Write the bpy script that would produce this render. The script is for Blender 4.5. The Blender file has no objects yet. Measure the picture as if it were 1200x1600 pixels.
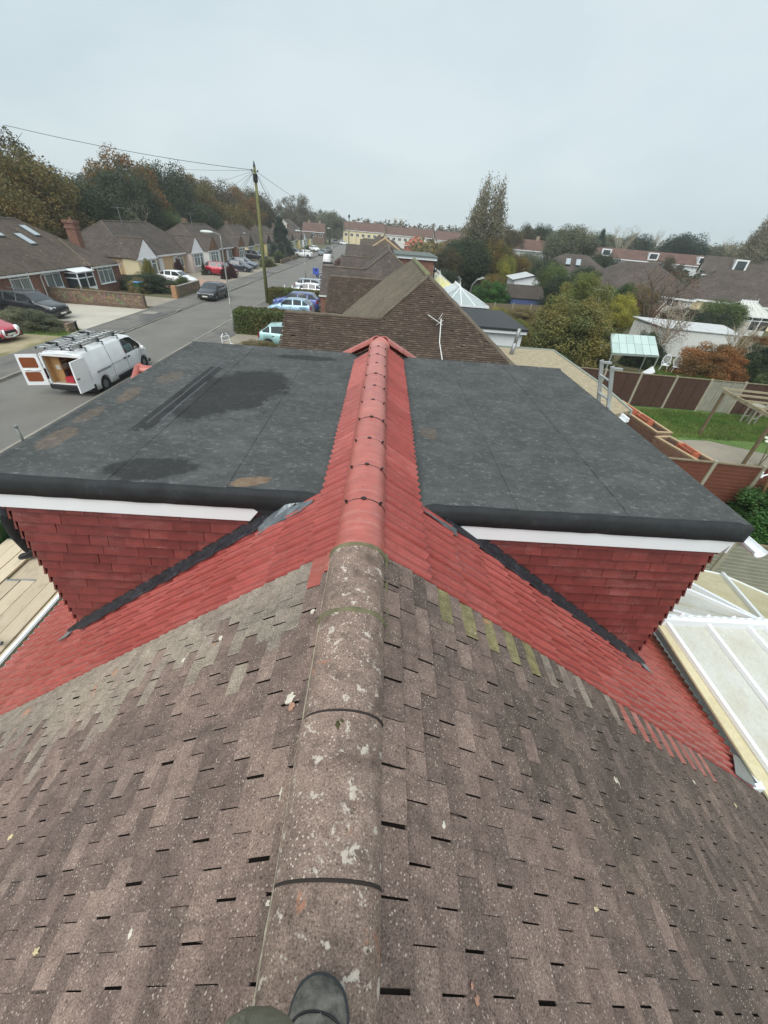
import bpy, math, random
import numpy as np
from mathutils import Vector, Matrix, Euler

S = bpy.context.scene
COL = S.collection
R = math.radians

# ------------------------------------------------------------------ camera
cam_d = bpy.data.cameras.new('camera')
cam = bpy.data.objects.new('camera', cam_d)
COL.objects.link(cam)
S.camera = cam
cam_d.sensor_fit = 'VERTICAL'
cam_d.sensor_height = 36.0
cam_d.lens = 13.5
cam_d.clip_start = 0.05
cam_d.clip_end = 4000
f_ = 600.0
nad = Vector(((530-600)/f_, -(1615-800)/f_, -1.0)).normalized()
vpt = Vector(((605-600)/f_, (800-358)/f_, -1.0)).normalized()
Zc = -nad
Yc = (vpt - Zc*vpt.dot(Zc)).normalized()
Xc = Yc.cross(Zc)
Rm = Matrix((Xc, Yc, Zc))
cam.matrix_world = Matrix.Translation((0, 0, 7.0)) @ Rm.to_4x4()
CAMZ = 7.0

def to_px(p):
    c = Rm.transposed() @ (Vector(p) - Vector((0, 0, CAMZ)))
    if c.z > -0.02:
        return None
    return (600 + f_*c.x/-c.z, 800 - f_*c.y/-c.z)

# ------------------------------------------------------------------ sky and light
W = bpy.data.worlds.new('World')
S.world = W
W.use_nodes = True
nt = W.node_tree
bg = nt.nodes['Background']
bg.inputs['Strength'].default_value = 0.1
sky = nt.nodes.new('ShaderNodeTexSky')
sky.sky_type = 'NISHITA'
sky.sun_disc = False
sky.sun_elevation = R(56)
sky.sun_rotation = R(205)
sky.air_density = 1.0
sky.dust_density = 3.0
tc = nt.nodes.new('ShaderNodeTexCoord')
mp = nt.nodes.new('ShaderNodeMapping')
mp.inputs['Scale'].default_value = (1.0, 1.0, 2.6)
nz = nt.nodes.new('ShaderNodeTexNoise')
nz.inputs['Scale'].default_value = 1.5
nz.inputs['Detail'].default_value = 5
nz.inputs['Roughness'].default_value = 0.5
nz.inputs['Distortion'].default_value = 0.3
cr = nt.nodes.new('ShaderNodeValToRGB')
cr.color_ramp.elements[0].position = 0.32
cr.color_ramp.elements[0].color = (2.80, 3.42, 3.66, 1)
cr.color_ramp.elements[1].position = 0.66
cr.color_ramp.elements[1].color = (3.72, 4.22, 4.38, 1)
mx = nt.nodes.new('ShaderNodeMix')
mx.data_type = 'RGBA'
mx.inputs['Factor'].default_value = 0.92
L = nt.links.new
L(tc.outputs['Generated'], mp.inputs['Vector'])
L(mp.outputs['Vector'], nz.inputs['Vector'])
L(nz.outputs['Fac'], cr.inputs['Fac'])
L(sky.outputs['Color'], mx.inputs[6])
L(cr.outputs['Color'], mx.inputs[7])
L(mx.outputs[2], bg.inputs['Color'])

sun_d = bpy.data.lights.new('sun', 'SUN')
sun_d.energy = 1.5
sun_d.angle = R(60)
sun_d.color = (1.0, 0.97, 0.93)
sun = bpy.data.objects.new('sun', sun_d)
COL.objects.link(sun)
# sun stands behind the camera to the left: azimuth set from the same angles as the sky
_az = R(205)
_el = R(56)
_d = Vector((math.sin(_az)*math.cos(_el), math.cos(_az)*math.cos(_el), math.sin(_el)))
sun.rotation_euler = (-_d).to_track_quat('-Z', 'Y').to_euler()

S.view_settings.view_transform = 'Standard'
S.view_settings.look = 'None'
S.view_settings.exposure = 0.98
S.view_settings.gamma = 1.0
S.view_settings.use_curve_mapping = False
S.render.engine = 'CYCLES'
S.cycles.max_bounces = 6
S.cycles.volume_bounces = 1
S.cycles.transparent_max_bounces = 8

# ------------------------------------------------------------------ helpers
def lin(c):
    return tuple(((x/255)/12.92 if x/255 <= 0.04045 else (((x/255)+0.055)/1.055)**2.4) for x in c)

class NT:
    """small wrapper to write node materials briefly"""
    def __init__(s, name):
        s.m = bpy.data.materials.new(name)
        s.m.use_nodes = True
        s.t = s.m.node_tree
        s.b = s.t.nodes['Principled BSDF']
        s.geo = None
    def n(s, typ, **kw):
        nd = s.t.nodes.new('ShaderNode'+typ)
        for k, v in kw.items():
            setattr(nd, k, v)
        return nd
    def link(s, a, b):
        s.t.links.new(a, b)
    def val(s, sock, v):
        if hasattr(v, 'links') or isinstance(v, bpy.types.NodeSocket):
            s.link(v, sock)
        else:
            sock.default_value = v
    def pos(s, scale=(1, 1, 1), rot=(0, 0, 0), kind='pos'):
        m = s.n('Mapping')
        m.inputs['Scale'].default_value = scale
        m.inputs['Rotation'].default_value = rot
        if kind == 'pos':
            g = s.n('NewGeometry'); s.link(g.outputs['Position'], m.inputs['Vector'])
        elif kind == 'uv':
            g = s.n('TexCoord'); s.link(g.outputs['UV'], m.inputs['Vector'])
        else:
            g = s.n('TexCoord'); s.link(g.outputs['Object'], m.inputs['Vector'])
        return m.outputs['Vector']
    def noise(s, vec, scale, detail=3, rough=0.55, dist=0.0):
        n = s.n('TexNoise')
        s.link(vec, n.inputs['Vector'])
        n.inputs['Scale'].default_value = scale
        n.inputs['Detail'].default_value = detail
        n.inputs['Roughness'].default_value = rough
        n.inputs['Distortion'].default_value = dist
        return n.outputs['Fac']
    def ramp(s, fac, stops):
        r = s.n('ValToRGB')
        s.link(fac, r.inputs['Fac'])
        e = r.color_ramp.elements
        while len(e) < len(stops):
            e.new(0.5)
        for i, (p, c) in enumerate(stops):
            e[i].position = p
            if not isinstance(c, (tuple, list)):
                c = (c, c, c)
            e[i].color = (c[0], c[1], c[2], 1)
        return r.outputs['Color']
    def mix(s, fac, a, b, mode='MIX'):
        m = s.n('Mix', data_type='RGBA', blend_type=mode)
        s.val(m.inputs[0], fac)
        for sock, v in ((m.inputs[6], a), (m.inputs[7], b)):
            if isinstance(v, (tuple, list)):
                sock.default_value = (v[0], v[1], v[2], 1)
            else:
                s.link(v, sock)
        return m.outputs[2]
    def math(s, op, a, b=0.0, c=None):
        m = s.n('Math', operation=op)
        s.val(m.inputs[0], a)
        s.val(m.inputs[1], b)
        if c is not None:
            s.val(m.inputs[2], c)
        return m.outputs[0]
    def rnd(s):
        g = s.n('NewGeometry'); o = s.n('ObjectInfo')
        a = s.math('ADD', g.outputs['Random Per Island'], o.outputs['Random'])
        return s.math('FRACT', a)
    def bump(s, h, strength=0.3, dist=0.01, normal=None):
        b = s.n('Bump')
        b.inputs['Strength'].default_value = strength
        b.inputs['Distance'].default_value = dist
        s.link(h, b.inputs['Height'])
        if normal:
            s.link(normal, b.inputs['Normal'])
        return b.outputs['Normal']
    def out(s, color=None, rough=None, normal=None, **kw):
        if color is not None:
            if isinstance(color, tuple):
                s.b.inputs['Base Color'].default_value = (*color, 1)
            else:
                s.link(color, s.b.inputs['Base Color'])
        if rough is not None:
            s.val(s.b.inputs['Roughness'], rough)
        if normal is not None:
            s.link(normal, s.b.inputs['Normal'])
        for k, v in kw.items():
            s.val(s.b.inputs[k.replace('_', ' ')], v)
        return s.m

MATS = {}
def plain(name, rgb, rough=0.6, var=0.15, scale=3.0, bump=0.0, bs=40.0, metallic=0.0, coat=0.0, spec=0.5, kind='pos'):
    """paint-like surface: base colour with a little uneven tone"""
    if name in MATS:
        return MATS[name]
    t = NT(name)
    c = lin(rgb)
    v = t.pos(kind=kind)
    n1 = t.noise(v, scale, 4, 0.6)
    k = t.ramp(n1, [(0.25, 1-var), (0.75, 1+var)])
    col = t.mix(1.0, k, c, 'MULTIPLY')
    nm = None
    if bump:
        nm = t.bump(t.noise(v, bs, 3, 0.6), bump, 0.01)
    MATS[name] = t.out(col, rough, nm, Metallic=metallic, Coat_Weight=coat, Specular_IOR_Level=spec)
    return MATS[name]

def mesh_from(name, V, F, smooth=False):
    me = bpy.data.meshes.new(name)
    me.from_pydata(V, [], F)
    if smooth:
        me.polygons.foreach_set('use_smooth', [True]*len(me.polygons))
    me.update()
    return me

def quads_mesh(name, V):
    """V: (n,4,3) array -> mesh of separate quads, quickly"""
    n = len(V)
    me = bpy.data.meshes.new(name)
    me.vertices.add(n*4)
    me.vertices.foreach_set('co', V.reshape(-1).astype(np.float32))
    me.loops.add(n*4)
    me.loops.foreach_set('vertex_index', np.arange(n*4, dtype=np.int32))
    me.polygons.add(n)
    me.polygons.foreach_set('loop_start', np.arange(0, n*4, 4, dtype=np.int32))
    me.polygons.foreach_set('loop_total', np.full(n, 4, dtype=np.int32))
    me.update(calc_edges=True)
    return me

def tag(o, label=None, cat=None, group=None, kind=None):
    if label: o['label'] = label
    if cat: o['category'] = cat
    if group: o['group'] = group
    if kind: o['kind'] = kind
    return o

def empty(name, loc=(0, 0, 0), rz=0.0, label=None, cat=None, group=None):
    o = bpy.data.objects.new(name, None)
    COL.objects.link(o)
    o.location = loc
    o.rotation_euler = (0, 0, rz)
    o.empty_display_size = 0.1
    return tag(o, label, cat, group)

def put(name, me, mat=None, parent=None, loc=None, rot=None, label=None):
    o = bpy.data.objects.new(name, me)
    COL.objects.link(o)
    if mat is not None and not me.materials:
        me.materials.append(mat)
    if parent is not None:
        o.parent = parent
    if loc is not None: o.location = loc
    if rot is not None: o.rotation_euler = rot
    if label: o['label'] = label
    return o

class MB:
    def __init__(s, o=(0, 0, 0), rz=0.0):
        s.V = []; s.F = []; s.o = Vector(o); s.smooth_from = None
        s.M = Matrix.Rotation(-rz, 3, 'Z')
    def add(s, V, F):
        b = len(s.V)
        s.V += [tuple(s.M @ (Vector(v) - s.o)) for v in V]
        s.F += [tuple(b+i for i in f) for f in F]
    def poly(s, P):
        s.add(P, [tuple(range(len(P)))])
    def box(s, c, d, rz=0.0, M=None):
        x, y, z = d[0]/2, d[1]/2, d[2]/2
        V = [Vector((i*x, j*y, k*z)) for i in (-1, 1) for j in (-1, 1) for k in (-1, 1)]
        if M is None: M = Matrix.Rotation(rz, 3, 'Z')
        V = [M @ v + Vector(c) for v in V]
        s.add(V, [(0, 1, 3, 2), (4, 6, 7, 5), (0, 4, 5, 1), (2, 3, 7, 6), (0, 2, 6, 4), (1, 5, 7, 3)])
    def b2(s, lo, hi):
        s.box([(a+b)/2 for a, b in zip(lo, hi)], [abs(b-a) for a, b in zip(lo, hi)])
    def bar(s, a, b, w, h=None, up=(0, 0, 1)):
        """rectangular bar from a to b"""
        h = h or w
        a = Vector(a); b = Vector(b); d = (b-a); L_ = d.length; d.normalize()
        up = Vector(up)
        if abs(d.dot(up)) > 0.98: up = Vector((0, 1, 0))
        sd = d.cross(up).normalized(); u = sd.cross(d)
        M = Matrix((d, sd, u)).transposed()
        s.box((a+b)/2, (L_, w, h), M=M)
    def tube(s, pts, r, n=8, cap=True):
        pts = [Vector(p) for p in pts]
        rs = r if isinstance(r, (list, tuple)) else [r]*len(pts)
        V = []; F = []
        prev = None
        for i, p in enumerate(pts):
            d = (pts[min(i+1, len(pts)-1)] - pts[max(i-1, 0)]).normalized()
            if prev is None:
                a = d.orthogonal().normalized()
            else:
                a = (prev - d*prev.dot(d)).normalized()
            prev = a
            b = d.cross(a)
            for k in range(n):
                t = 2*math.pi*k/n
                V.append(p + (a*math.cos(t) + b*math.sin(t))*rs[i])
        for i in range(len(pts)-1):
            for k in range(n):
                k2 = (k+1) % n
                F.append((i*n+k, i*n+k2, (i+1)*n+k2, (i+1)*n+k))
        if cap:
            F.append(tuple(reversed(range(n))))
            F.append(tuple((len(pts)-1)*n+k for k in range(n)))
        s.add(V, F)
    def extrude(s, P, d):
        """closed polygon P (3D points) pushed along vector d"""
        n = len(P); d = Vector(d)
        V = [Vector(p) for p in P] + [Vector(p)+d for p in P]
        F = [tuple(reversed(range(n))), tuple(range(n, 2*n))]
        F += [(i, (i+1) % n, n+(i+1) % n, n+i) for i in range(n)]
        s.add(V, F)
    def blob(s, c, r, n=10, m=6, jit=0.0, seed=0):
        rg = random.Random(seed)
        r = r if isinstance(r, (tuple, list)) else (r, r, r)
        V = []; F = []
        for j in range(m+1):
            ph = math.pi*j/m
            for k in range(n):
                t = 2*math.pi*k/n
                q = 1+rg.uniform(-jit, jit)
                V.append((c[0]+r[0]*q*math.sin(ph)*math.cos(t), c[1]+r[1]*q*math.sin(ph)*math.sin(t), c[2]+r[2]*q*math.cos(ph)))
        for j in range(m):
            for k in range(n):
                F.append((j*n+k, (j+1)*n+k, (j+1)*n+(k+1) % n, j*n+(k+1) % n))
        s.add(V, F)
    def mesh(s, name, smooth=False, uv=False):
        me = mesh_from(name, s.V, s.F, smooth)
        if uv:
            planar_uv(me)
        return me
    def build(s, name, mat, parent=None, smooth=False, uv=False, bevel=0.0, label=None, seg=2):
        me = s.mesh(name, smooth, uv)
        o = put(name, me, mat, parent, label=label)
        if bevel:
            bv = o.modifiers.new('bevel', 'BEVEL')
            bv.width = bevel; bv.segments = seg; bv.limit_method = 'ANGLE'; bv.angle_limit = R(30)
        return o

def planar_uv(me):
    uvl = me.uv_layers.new(name='UVMap')
    for p in me.polygons:
        n = p.normal
        if abs(n.z) > 0.995:
            u = Vector((1, 0, 0)); v = Vector((0, 1, 0))
        else:
            u = Vector((0, 0, 1)).cross(n).normalized(); v = n.cross(u)
        for li in p.loop_indices:
            co = me.vertices[me.loops[li].vertex_index].co
            uvl.data[li].uv = (co.dot(u), co.dot(v))

def copy_tree(o, parent=None):
    c = o.copy()
    COL.objects.link(c)
    c.parent = parent
    for ch in list(o.children):
        copy_tree(ch, c)
    return c

rng = random.Random(7)
nprng = np.random.default_rng(7)
# ------------------------------------------------------------------ materials of the near roof
def mat_old_tile(name, cols, speck=0.5, lichen=0.0, patch=True):
    t = NT(name)
    r = t.rnd()
    v = t.pos()
    base = t.ramp(r, [(0.0, lin(cols[0])), (0.45, lin(cols[1])), (0.8, lin(cols[2])), (1.0, lin(cols[3]))])
    big = t.noise(v, 1.1, 4, 0.6)
    base = t.mix(1.0, base, t.ramp(big, [(0.3, (0.78, 0.79, 0.80)), (0.7, (1.12, 1.10, 1.07))]), 'MULTIPLY')
    mid = t.noise(v, 14, 5, 0.7)
    base = t.mix(1.0, base, t.ramp(mid, [(0.28, 0.66), (0.72, 1.22)]), 'MULTIPLY')
    run = t.noise(t.pos((0.8, 7, 0.8)), 1.6, 5, 0.7, 0.3)
    base = t.mix(t.ramp(run, [(0.52, 0), (0.70, 0.5)]), base, lin((92, 84, 78)))
    pale = t.noise(t.pos((1, 1, 1), (1, 2, 0)), 4.2, 6, 0.7, 0.4)
    base = t.mix(t.ramp(pale, [(0.60, 0), (0.74, 0.5)]), base, lin((168, 148, 132)))
    grit = t.noise(v, 170, 3, 0.8)
    base = t.mix(1.0, base, t.ramp(grit, [(0.32, 0.34), (0.48, 0.9), (0.56, 1.06), (0.70, 1.75)]), 'MULTIPLY')
    # small pale stone specks in the granule face
    sp = t.n('TexVoronoi'); sp.inputs['Scale'].default_value = 62; sp.inputs['Randomness'].default_value = 1
    t.link(v, sp.inputs['Vector'])
    m = t.ramp(sp.outputs['Distance'], [(0.0, 1), (0.15, 1), (0.22, 0)])
    gate = t.ramp(t.noise(v, 9, 2), [(0.38, 0), (0.55, min(1.0, speck*1.3))])
    base = t.mix(t.math('MULTIPLY', m, gate), base, lin((214, 200, 184)))
    dk = t.n('TexVoronoi'); dk.inputs['Scale'].default_value = 33
    vv = t.pos((1.1, 1.0, 0.9), (0.3, 0.2, 0.5)); t.link(vv, dk.inputs['Vector'])
    m2 = t.ramp(dk.outputs['Distance'], [(0.0, 1), (0.10, 1), (0.17, 0)])
    base = t.mix(t.math('MULTIPLY', m2, 0.55), base, lin((48, 42, 40)))
    if lichen > 0.1:
        al = t.noise(t.pos((1, 1, 1), (2, 1, 0)), 5.5, 6, 0.72)
        base = t.mix(t.ramp(al, [(0.48, 0), (0.68, 0.65)]), base, lin((80, 70, 64)))
    if lichen:
        ln = t.noise(v, 21, 6, 0.66, 0.2)
        lm = t.ramp(ln, [(0.70-lichen, 0), (0.735-lichen, 1)])
        lcol = t.mix(t.noise(v, 60, 3), lin((224, 216, 204)), lin((172, 156, 140)))
        base = t.mix(lm, base, lcol)
        on = t.noise(t.pos((1, 1, 1), (1, 0.4, 2)), 6.0, 5, 0.6, 0.3)
        om = t.ramp(on, [(0.64, 0), (0.70, 0.7)])
        base = t.mix(om, base, lin((190, 132, 104)))
    h = t.math('ADD', grit, t.math('MULTIPLY', mid, 0.8))
    nm = t.bump(h, 0.7, 0.006)
    return t.out(base, 0.95, nm, Specular_IOR_Level=0.12)

M_OLD = mat_old_tile('concrete_tile_brown', [(122, 107, 100), (135, 117, 109), (144, 125, 116), (156, 136, 126)])
M_OLDDK = mat_old_tile('concrete_tile_dark', [(104, 93, 86), (116, 103, 95), (123, 109, 101), (135, 119, 110)], 0.6)
M_LICH = mat_old_tile('concrete_tile_lichen', [(154, 143, 130), (160, 149, 136), (158, 146, 134), (150, 136, 126)], 0.5, 0.01)
M_RIDGEOLD = mat_old_tile('ridge_concrete_lichen', [(158, 138, 126), (162, 140, 128), (156, 136, 126), (166, 144, 132)], 1.0, 0.110)
M_MOSSY = mat_old_tile('concrete_tile_mossy', [(150, 140, 100), (160, 150, 112), (140, 132, 98), (166, 156, 120)], 0.3, 0.04)

def mat_red(name, cols, dust=0.5):
    t = NT(name)
    r = t.rnd()
    v = t.pos()
    base = t.ramp(r, [(0.0, lin(cols[0])), (0.5, lin(cols[1])), (1.0, lin(cols[2]))])
    mid = t.noise(v, 9, 5, 0.65)
    base = t.mix(1.0, base, t.ramp(mid, [(0.3, 0.80), (0.7, 1.12)]), 'MULTIPLY')
    gr = t.noise(v, 210, 2, 0.8)
    base = t.mix(1.0, base, t.ramp(gr, [(0.3, 0.82), (0.7, 1.15)]), 'MULTIPLY')
    dn = t.noise(t.pos((0.5, 5, 0.5)), 4.0, 6, 0.7, 0.3)
    base = t.mix(t.ramp(dn, [(0.50, 0), (0.75, dust)]), base, lin((206, 160, 150)))
    sp = t.n('TexVoronoi'); sp.inputs['Scale'].default_value = 26
    t.link(v, sp.inputs['Vector'])
    m = t.ramp(sp.outputs['Distance'], [(0.0, 0.7), (0.05, 0.7), (0.09, 0)])
    base = t.mix(t.math('MULTIPLY', m, t.ramp(dn, [(0.48, 0), (0.55, 1)])), base, lin((224, 196, 186)))
    nm = t.bump(gr, 0.25, 0.003)
    return t.out(base, 0.33, nm, Specular_IOR_Level=0.6)

M_RED = mat_red('red_concrete_tile', [(150, 66, 59), (158, 72, 65), (166, 80, 73)], 0.16)
M_RIDGERED = mat_red('red_ridge_concrete', [(172, 92, 82), (180, 99, 88), (188, 110, 98)], 0.4)
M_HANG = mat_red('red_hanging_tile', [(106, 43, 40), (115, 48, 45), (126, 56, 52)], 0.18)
M_HALFRED = mat_red('red_creasing_tile', [(156, 78, 66), (166, 88, 74), (148, 72, 62)], 0.5)

M_UNDER = plain('roof_underlay', (52, 45, 42), 0.95)
M_WHITE = plain('white_upvc', (232, 236, 238), 0.32, 0.03, 2.0)
M_WHITE2 = plain('weathered_white', (214, 216, 212), 0.45, 0.08, 6.0)
M_BLACK = plain('black_plastic', (26, 26, 28), 0.4)
M_MORTAR = plain('green_mortar', (112, 108, 82), 0.95, 0.3, 16, 0.8, 90)
M_MORTG = plain('grey_mortar', (166, 158, 138), 0.95, 0.35, 22, 0.8, 90)

def mat_lead():
    t = NT('lead_sheet')
    v = t.pos()
    n = t.noise(v, 8, 5, 0.6, 0.8)
    col = t.ramp(n, [(0.35, lin((38, 35, 39))), (0.6, lin((54, 52, 58))), (0.85, lin((92, 96, 102)))])
    return t.out(col, 0.42, t.bump(t.noise(v, 26, 4, 0.6), 0.6, 0.02), Metallic=0.35)
M_LEAD = mat_lead()
M_LEADNEW = plain('bright_lead', (128, 136, 140), 0.35, 0.25, 14, 0.6, 30, metallic=0.5)

def mat_felt():
    """torch-on mineral felt: blue-grey, scuffed, with damp patches and dried puddles of their own outline"""
    t = NT('mineral_felt')
    v = t.pos()
    fine = t.noise(v, 240, 2, 0.8)
    base = t.mix(t.noise(v, 2.2, 5, 0.6), lin((71, 73, 73)), lin((84, 87, 87)))
    st = t.noise(t.pos((1.0, 1.25, 1.0)), 2.6, 7, 0.78, 0.3)
    base = t.mix(t.ramp(st, [(0.44, 0), (0.74, 0.34)]), base, lin((128, 131, 130)))
    st2 = t.noise(t.pos((1.0, 1.5, 1.0), (0, 0, 0.5)), 13.0, 7, 0.82, 0.4)
    base = t.mix(t.ramp(st2, [(0.54, 0), (0.68, 0.5)]), base, lin((160, 162, 158)))
    ws = t.n('TexVoronoi'); ws.inputs['Scale'].default_value = 7
    t.link(t.pos((1.0, 1.6, 1), (0, 0, 0.4)), ws.inputs['Vector'])
    base = t.mix(t.ramp(ws.outputs['Distance'], [(0.0, 0.7), (0.025, 0.6), (0.05, 0)]), base, lin((190, 188, 180)))
    warp = t.math('MULTIPLY', t.math('SUBTRACT', t.noise(v, 3.2, 6, 0.7), 0.5), 1.5)
    sep = t.n('SeparateXYZ'); t.link(v, sep.inputs[0])
    X, Y = sep.outputs[0], sep.outputs[1]
    def ell(cx, cy, rx, ry, rot=0.0, edge=0.22):
        dx = t.math('SUBTRACT', X, cx); dy = t.math('SUBTRACT', Y, cy)
        c, s_ = math.cos(rot), math.sin(rot)
        a = t.math('ADD', t.math('MULTIPLY', dx, c/rx), t.math('MULTIPLY', dy, s_/rx))
        b = t.math('ADD', t.math('MULTIPLY', dx, -s_/ry), t.math('MULTIPLY', dy, c/ry))
        d = t.math('SQRT', t.math('ADD', t.math('MULTIPLY', a, a), t.math('MULTIPLY', b, b)))
        d = t.math('ADD', d, warp)
        return t.ramp(d, [(1.0-edge if edge < 1 else 0.0, 1), (1.0, 0)])
    def rect(x0, x1, y0, y1, slant=0.0):
        xx = t.math('ADD', X, t.math('MULTIPLY', Y, slant))
        xx = t.math('ADD', xx, t.math('MULTIPLY', warp, 0.03))
        a = t.math('MULTIPLY', t.math('GREATER_THAN', xx, x0), t.math('LESS_THAN', xx, x1))
        yy = t.math('ADD', Y, t.math('MULTIPLY', warp, 0.5))
        b = t.math('MULTIPLY', t.math('GREATER_THAN', yy, y0), t.math('LESS_THAN', yy, y1))
        return t.math('MULTIPLY', a, b)
    damp = lin((50, 50, 51))
    for a in [ell(-1.85, 4.95, 0.66, 1.05, -0.25), ell(-1.98, 2.93, 0.42, 0.2, 0.1), ell(-1.2, 6.75, 0.55, 0.16)]:
        base = t.mix(t.math('MULTIPLY', a, 0.72), base, damp)
    base = t.mix(t.math('MULTIPLY', rect(-2.52, -2.32, 3.7, 5.9), 0.7), base, damp)
    base = t.mix(t.math('MULTIPLY', rect(-2.445, -2.425, 3.85, 6.3), 0.5), base, lin((108, 114, 116)))
    base = t.mix(t.math('MULTIPLY', rect(-2.34, -2.315, 3.9, 5.2), 0.5), base, lin((108, 114, 116)))
    silt = t.ramp(t.noise(v, 12, 4, 0.6), [(0.3, lin((110, 92, 78))), (0.7, lin((150, 130, 108)))])
    for a, k in [(ell(-1.06, 2.82, 0.2, 0.085, 0.35), 0.85), (ell(0.62, 4.05, 0.10, 0.16), 0.25),
              (ell(-3.05, 3.4, 0.14, 0.26, 0.1), 0.35), (ell(-3.02, 4.6, 0.11, 0.26, 0.1), 0.35), (ell(-2.85, 5.3, 0.16, 0.3), 0.25), (ell(-3.1, 3.95, 0.1, 0.25), 0.3)]:
        base = t.mix(t.math('MULTIPLY', a, k), base, silt)
    rim = t.mix(1.0, t.ramp(fine, [(0.3, 0.55), (0.7, 1.3)]), base, 'MULTIPLY')
    return t.out(rim, 1.0, t.bump(fine, 0.5, 0.004), Specular_IOR_Level=0.08)
M_FELT = mat_felt()
def mat_feltedge():
    t = NT('felt_edge')
    v = t.pos()
    fine = t.noise(v, 160, 2, 0.8)
    b = t.ramp(t.noise(v, 5, 6, 0.7), [(0.3, lin((20, 23, 25))), (0.6, lin((38, 42, 44))), (0.8, lin((74, 80, 82)))])
    return t.out(t.mix(1.0, t.ramp(fine, [(0.3, 0.7), (0.7, 1.3)]), b, 'MULTIPLY'), 0.75, t.bump(fine, 0.6, 0.006))
M_FELTEDGE = mat_feltedge()

def mat_brick(name, c1, c2, mort, sc=1.0, mort_w=0.012):
    t = NT(name)
    v = t.pos(kind='uv')
    b = t.n('TexBrick')
    t.link(v, b.inputs['Vector'])
    b.inputs['Scale'].default_value = 1.0
    b.inputs['Brick Width'].default_value = 0.225*sc
    b.inputs['Row Height'].default_value = 0.075*sc
    b.inputs['Mortar Size'].default_value = mort_w
    b.inputs['Color1'].default_value = (*lin(c1), 1)
    b.inputs['Color2'].default_value = (*lin(c2), 1)
    b.inputs['Mortar'].default_value = (*lin(mort), 1)
    n = t.noise(t.pos(), 2.5, 5, 0.65)
    col = t.mix(1.0, b.outputs['Color'], t.ramp(n, [(0.3, 0.75), (0.7, 1.15)]), 'MULTIPLY')
    return t.out(col, 0.88, t.bump(t.math('SUBTRACT', 1.0, b.outputs['Fac']), 0.6, 0.01))
M_BRICK = mat_brick('red_brick', (128, 66, 50), (108, 52, 42), (150, 132, 116))
M_BRICKBR = mat_brick('brown_brick', (112, 84, 66), (88, 66, 54), (136, 124, 108))
M_RENDER = plain('cream_render', (206, 178, 142), 0.9, 0.07, 1.5)
M_RENDERW = plain('white_render', (214, 212, 206), 0.85, 0.06, 1.5)
M_GLASS = NT('dark_glass').out((0.03, 0.04, 0.045), 0.06, Specular_IOR_Level=0.8)

def mat_netglass():
    t = NT('window_with_nets')
    v = t.pos(kind='pos')
    n = t.noise(t.pos((14, 14, 0.6)), 1.0, 3, 0.6)
    col = t.ramp(n, [(0.35, lin((84, 92, 92))), (0.65, lin((152, 160, 158)))])
    return t.out(col, 0.08, Specular_IOR_Level=0.7)
M_NET = mat_netglass()

# ------------------------------------------------------------------ the house under the camera
ANG = math.atan(0.74)
CA, SA = math.cos(ANG), math.sin(ANG)
RZ = 5.48          # height of the roof plane at the ridge line

house = empty('semi_detached_bungalow', (0, 0, 0), 0, 'bungalow in the foreground, old brown tiles meeting new red tiles and two flat roofed dormers', 'house')

def slope_pt(s, d, y, h=0.0):
    """point on slope s (+1 right, -1 left) at d metres down from the ridge, h metres off the plane"""
    return Vector((s*(d*CA + h*SA), y, RZ - d*SA + h*CA))

def slope_M(s):
    # local axes: x along +y world (course direction), y = up the slope, z = normal
    if s > 0:
        up = Vector((-CA, 0, SA)); nrm = Vector((SA, 0, CA)); along = up.cross(nrm)
    else:
        up = Vector((CA, 0, SA)); nrm = Vector((-SA, 0, CA)); along = up.cross(nrm)
    return Matrix((along, up, nrm)).transposed()
SM = {1: slope_M(1), -1: slope_M(-1)}

for s in (-1, 1):
    m = MB()
    m.extrude([slope_pt(s, 0.0, -8, -0.02), slope_pt(s, 5.85, -8, -0.02), slope_pt(s, 5.85, 11.4 if s < 0 else 11.4, -0.02), slope_pt(s, 0, 6.84, -0.02)], (0, 0, -0.10))
    m.build('roof_deck', M_UNDER, house)
# far hip
m = MB()
m.extrude([(0, 6.84, 5.46), (-4.7, 11.45, 1.98), (4.7, 11.45, 1.98)], (0, 0, -0.1))
m.build('far_hip_slope', M_RED, house)

def plain_tile_mesh(name, w, L_=0.262, th=0.020, lift=0.037, camber=0.004):
    """one plain tile; origin at the middle of its lower edge, y up the slope, tail tilted up"""
    V = []; F = []
    nx = 3
    for j, (yy, zz) in enumerate(((0, lift), (L_, 0.004))):
        for i in range(nx):
            x = -w/2 + w*i/(nx-1)
            c = camber*(1-(2*i/(nx-1)-1)**2)
            V.append((x, yy, zz+c)); V.append((x, yy, zz+c-th))
    def idx(j, i, b): return j*nx*2 + i*2 + b
    for i in range(nx-1):
        F.append((idx(0, i, 0), idx(0, i+1, 0), idx(1, i+1, 0), idx(1, i, 0)))
        F.append((idx(0, i, 1), idx(0, i+1, 1), idx(0, i+1, 0), idx(0, i, 0)))
    F.append((idx(0, 0, 1), idx(0, 0, 0), idx(1, 0, 0), idx(1, 0, 1)))
    F.append((idx(0, nx-1, 0), idx(0, nx-1, 1), idx(1, nx-1, 1), idx(1, nx-1, 0)))
    b = len(V)   # dark strip that paints the shade in the open side joint
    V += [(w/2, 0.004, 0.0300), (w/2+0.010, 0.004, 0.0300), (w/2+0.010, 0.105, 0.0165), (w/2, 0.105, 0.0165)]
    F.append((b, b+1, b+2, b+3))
    return V, F

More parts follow.
